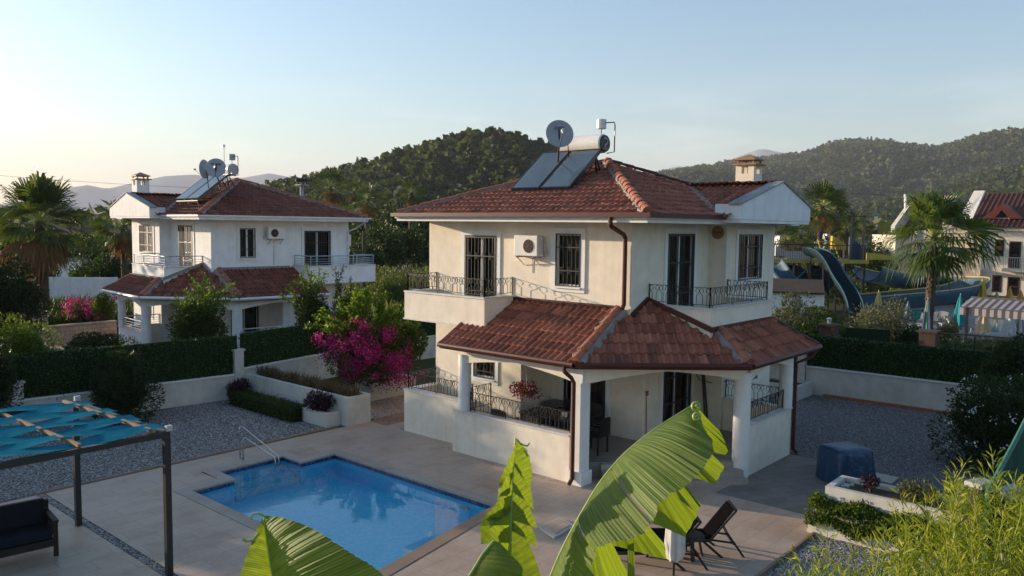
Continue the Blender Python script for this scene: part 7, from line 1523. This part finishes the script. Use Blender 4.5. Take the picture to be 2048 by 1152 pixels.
def banana():
    base=V(1130,1152,5.6)*[1,1,0]; grp='banana leaves rising into the foreground'
    t=thing('banana_plant','tall banana plant with huge torn green leaves in the centre foreground','banana plant',base)
    top=V(1120,1560,5.4); MB().tube([base,base*.5+top*.5*np.array([1,1,1]),top],[.16,.13,.09],12).build('stalk','banana_stalk',t)
    # big arching leaf
    mid=VV([(1060,1300,5.6),(1090,1190,5.56),(1112,1130,5.54),(1135,1080,5.52),(1165,1025,5.5),(1200,965,5.5),(1245,910,5.5),(1300,865,5.52),(1350,832,5.56),(1389,808,5.62)])
    near=[(1150,1330,4.9),(1170,1230,4.8),(1182,1160,4.75),(1184,1135,4.7),(1192,1110,4.7),(1218,1090,4.7)]
    blade(t,mid[:5],VV(near[:5]),uv0=0,n=60)
    blade(t,[mid[4],V(1172,1012,5.5),V(1186,988,5.5),mid[5],V(1222,938,5.5)],VV([(1186,1104,4.68),(1215,1090,4.66),(1250,1078,4.64),(1285,1064,4.64),(1304,1047,4.65)]),uv0=2,n=60)
    blade(t,[V(1224,935,5.5),mid[6],V(1272,886,5.51),mid[7],mid[8],mid[9]],VV([(1307,1044,4.66),(1314,1006,4.68),(1352,980,4.7),(1390,954,4.75),(1416,926,4.85),(1427,904,5.0),(1424,878,5.2),(1410,862,5.4),(1400,830,5.58)]),uv0=4,n=110)
    # far half, hanging behind in torn strips
    blade(t,[V(1340,840,5.56),mid[8],mid[9],V(1392,810,5.63)],VV([(1425,905,5.9),(1455,913,5.9),(1461,905,5.88),(1440,862,5.8)]),uv0=7,n=34,sag=-.04)
    blade(t,VV([(1300,868,5.54),(1340,842,5.57)]),VV([(1385,955,5.9),(1432,970,5.95),(1451,934,5.95),(1420,905,5.9)]),uv0=9,n=30,sag=-.04)
    blade(t,VV([(1255,905,5.53),(1296,870,5.55)]),VV([(1305,1046,5.9),(1371,1075,5.95),(1397,1030,5.95),(1338,992,5.9)]),uv0=11,n=30,sag=-.04)
    blade(t,VV([(1292,872,5.8),(1300,868,5.8)]),VV([(1392,1019,6.35),(1402,1012,6.4)]),uv0=12,n=14,sag=.0); blade(t,VV([(1280,930,6.2),(1300,900,6.2)]),VV([(1393,1028,6.5),(1401,1008,6.5)]),uv0=12,n=14,sag=0)
    blade(t,VV([(1190,985,5.6),(1225,940,5.65)]),VV([(1220,1090,6.1),(1335,1120,6.2),(1331,1090,6.2),(1290,1060,6.2)]),uv0=13,n=30,sag=-.03)
    blade(t,VV([(1170,1030,5.6),(1190,990,5.6)]),VV([(1190,1260,6.1),(1240,1240,6.1),(1260,1152,6.15),(1225,1090,6.1)]),uv0=14,n=30,sag=-.03)
    blade(t,VV([(1255,1085,6.1),(1268,1085,6.1)]),VV([(1255,1240,6.1),(1272,1240,6.1)]),uv0=15,n=10,sag=0)
    mb=MB(); mb.tube(interp(mid,40),[.022-.017*i/39 for i in range(40)],7); 
    # curled ribbons at the tip
    for (x,y,d,r_) in ((1391,813,5.5,.034),(1392,833,5.45,.028)):
        c=V(x,y,d); mb.tube([c+RT*math.cos(a)*r_*(1-a/14)+UP*math.sin(a)*r_*(1-a/14)-FW*a*.006 for a in np.linspace(0,9,24)],.010,5)
    mb.build('midrib','banana_rib',t)
    # central upright leaf
    mid=VV([(1010,1330,5.3),(1016,1200,5.2),(1019,1110,5.15),(1022,1020,5.2),(1026,940,5.3),(1031,874,5.4)])
    L1=[[(1022,1022,5.2),(1026,950,5.3),(1031,876,5.4)],[(993,1005,5.1),(999,965,5.1),(1016,925,5.2),(1030,878,5.4)]]
    def seg(y0,y1,edge,uv0,n=26,sg=.05):
        a=[V(1031-(y-874)*.052,y,5.4-(y-874)*.0012 if y<1050 else 5.19) for y in np.linspace(y0,y1,5)]; blade(t,a,VV(edge),uv0=uv0,n=n,sag=sg)
    def strip(y0,y1,tip,bul,uv0,dz=-.25,n=34):
        X=lambda y:1031-(y-874)*.052
        d0=5.4-(min(y0,1050)-874)*.0012; d1=5.4-(min(y1,1050)-874)*.0012; dt=d1+dz
        inner=[V(X(y0),y0,d0),V(X((y0+y1)/2),(y0+y1)/2,(d0+d1)/2),V(X(y1),y1,d1),V((X(y1)*.45+tip[0]*.55),(y1*.45+tip[1]*.55),dt*.6+d1*.4),V(tip[0],tip[1],dt)]
        outer=[V(X(y0)+(1 if bul[0][0]>X(y0) else -1)*2,y0+1,d0)]+[V(b[0],b[1],d0*.5+dt*.5) for b in bul]+[V(tip[0],tip[1]+1,dt)]
        blade(t,inner,outer,uv0=uv0,n=n,sag=.03)
    strip(876,935,(1068,1008),[(1044,890),(1058,912),(1064,945),(1061,975)],1,.15); strip(925,985,(1069,1020),[(1040,940),(1052,965),(1060,992)],2,.12)
    strip(965,1040,(1075,1056),[(1042,985),(1056,1010),(1066,1030)],3,.12); strip(1000,1060,(1074,1096),[(1044,1020),(1060,1050),(1071,1072)],4,.10); strip(1040,1200,(1096,1240),[(1046,1062),(1066,1105),(1082,1152)],5,.05)
    strip(880,950,(995,1000),[(1022,905),(1012,930),(1000,958),(996,980)],6,-.25); strip(940,1020,(976,1060),[(1012,955),(998,990),(984,1030)],7,-.3)
    strip(985,1050,(959,1052),[(1005,1000),(985,1015),(966,1035)],8,-.3); strip(1005,1085,(963,1088),[(1000,1020),(975,1035),(959,1055)],9,-.3); strip(1050,1130,(1003,1094),[(1008,1058),(1000,1066),(996,1080)],10,-.2)
    mb=MB(); mb.tube(interp(mid,40),[.020-.016*i/39 for i in range(40)],7); c=V(1034,880,5.4); mb.tube([c,c+RT*.03-UP*.03,c+RT*.07-UP*.04,c+RT*.085-UP*.02],.006,5); mb.tube([c+RT*.05-UP*.07,c+RT*.075-UP*.11],.007,5); mb.build('midrib','banana_rib',t)
    # low dark folded leaf under it
    mid=VV([(905,1230,4.7),(940,1152,4.7),(965,1110,4.75),(988,1082,4.8)]); blade(t,mid,VV([(1050,1300,4.6),(1040,1180,4.6),(1044,1135,4.62),(1030,1115,4.68),(1000,1085,4.78)]),uv0=3,n=50); mb=MB(); mb.tube(mid,.010,6); mb.build('midrib','banana_rib',t)
    t2=thing('banana_leaf','broad dark green banana leaf with hooked tip in front of the pool','banana leaf',V(620,1300,4.6)*[1,1,0]); 
    mid=VV([(575,1420,4.4),(556,1250,4.4),(545,1150,4.45),(534,1085,4.55),(527,1032,4.65)])
    blade(t2,mid,VV([(900,1480,4.1),(840,1290,4.1),(790,1165,4.15),(745,1128,4.2),(700,1100,4.25),(650,1068,4.35),(600,1045,4.45),(560,1034,4.55),(528,1031,4.65)]),uv0=5,n=150,sag=.07); blade(t2,mid,VV([(430,1400,4.3),(455,1230,4.3),(478,1155,4.35),(495,1105,4.45),(512,1062,4.55),(526,1033,4.65)]),uv0=8,n=70,sag=.05)
    mb=MB(); mb.tube(interp(mid,30),[.018-.014*i/29 for i in range(30)],7); a=V(527,1031,4.65); mb.tube([a,a-RT*.03+UP*.012,a-RT*.06+UP*.008,a-RT*.075-UP*.01,a-RT*.068-UP*.025],.007,6); a=V(517,1068,4.5); mb.tube([a,a-RT*.03-UP*.035,a-RT*.07-UP*.04,a-RT*.09-UP*.028],.009,6); mb.build('midrib','banana_rib',t2)
    MB().tube([V(575,1420,4.4)*[1,1,0],V(575,1420,4.4)],.08,10,r2=.03).build('stalk','banana_stalk',t2)
banana()
# ---------------------------------------------------------------- unseen trees added left of the frame to shade garden and villas
def shade_trees():
    for k,(x,y,h,w) in enumerate(((9.0,41.8,6.5,2.2),(6.1,41.2,7.0,2.0),(9.0,52,8.2,2.4),(5.5,50.5,7.8,2.2),(3.4,40.6,5.3,1.8),(0.8,40.2,5.0,1.7),(-1.8,39.6,5.3,1.7),(-4.4,39.0,5.1,1.7),(-7.2,38.4,5.6,1.9),(-10.4,37.5,5.8,2.1))):
        if math.atan2(y,x)<azof(-150): continue
        t=thing('tree','added shade tree beyond the left picture edge, number %d of the row'%(k+1) if 0 else 'dark unseen tree added outside the left picture edge for its shade','tree',(x,y,0),group='unseen trees added for shade left of the frame')
        MB().tube([(x,y,0),(x,y,h*.7)],.14,7,r2=.05).build('trunk','trunk',t); P,D,lb=crownpts((x,y,h*.53),(w,w,h*.47),3500,24,.42,.68); leaves('crown',P,D,.30,'leaf_dark',t,.6,lb)
shade_trees()
# ---------------------------------------------------------------- light
SAZ=R(108.4); SEL=R(9.5)
sun=bpy.data.lights.new('sun','SUN'); sun.energy=3.8; sun.angle=R(.55); sun.color=(1,.80,.58); so=bpy.data.objects.new('sun',sun); COL.objects.link(so)
so.rotation_euler=Vector((math.cos(SAZ)*math.cos(SEL),math.sin(SAZ)*math.cos(SEL),math.sin(SEL))).to_track_quat('Z','Y').to_euler(); so.location=(0,0,50)
w=bpy.data.worlds.new('World'); SC.world=w; w.use_nodes=True; n=w.node_tree; n.nodes.clear(); L=n.links.new
o=n.nodes.new('ShaderNodeOutputWorld'); bg=n.nodes.new('ShaderNodeBackground'); sk=n.nodes.new('ShaderNodeTexSky'); sk.sky_type='NISHITA'; sk.sun_disc=False; sk.sun_elevation=SEL; sk.sun_rotation=R(90)-SAZ; sk.altitude=0; sk.air_density=1.2; sk.dust_density=1.1; sk.ozone_density=3.2
bg.inputs[1].default_value=.098
# faint cloud wisps low on the horizon
tc=N(n,'TexCoord'); mp=N(n,'Mapping'); mp.inputs['Scale'].default_value=(1.6,1.6,9); L(tc.outputs['Generated'],mp.inputs[0]); cn=noise(n,mp.outputs[0],2.4,7,.6)
cr=ramp(n,[(.52,(0,0,0)),(.75,(1,1,1))],cn.outputs[0]); sx=N(n,'SeparateXYZ'); L(tc.outputs['Generated'],sx.inputs[0]); zr=ramp(n,[(.015,(0,0,0)),(.06,(1,1,1)),(.10,(.9,.9,.9)),(.19,(0,0,0))],sx.outputs['Z'])
mu=N(n,'Math',operation='MULTIPLY'); L(cr.outputs[0],mu.inputs[0]); L(zr.outputs[0],mu.inputs[1]); m2=N(n,'Math',operation='MULTIPLY'); L(mu.outputs[0],m2.inputs[0]); m2.inputs[1].default_value=.16
mx=N(n,'MixRGB',blend_type='MIX'); L(m2.outputs[0],mx.inputs[0]); L(sk.outputs[0],mx.inputs[1]); mx.inputs[2].default_value=(9,8,7,1); L(mx.outputs[0],bg.inputs[0]); L(bg.outputs[0],o.inputs[0])
# haze
HAZE=True
if HAZE:
    mb=MB(); b=12500; mb.box(-b,b,-b,b,-3.2,830); m,nn_,oo=nt('haze_air'); pv=N(nn_,'VolumePrincipled'); pv.inputs['Color'].default_value=(.80,.85,1,1); pv.inputs['Density'].default_value=.00010; pv.inputs['Anisotropy'].default_value=.1; nn_.links.new(pv.outputs[0],oo.inputs['Volume'])
    h=mb.build('haze','haze_air',None); h['kind']='stuff'
SC.view_settings.view_transform='Standard'; SC.view_settings.look='None'; SC.view_settings.gamma=1; SC.view_settings.exposure=1.55
SC.cycles.max_bounces=8; SC.cycles.transparent_max_bounces=12; SC.cycles.volume_bounces=0; SC.cycles.use_denoising=True
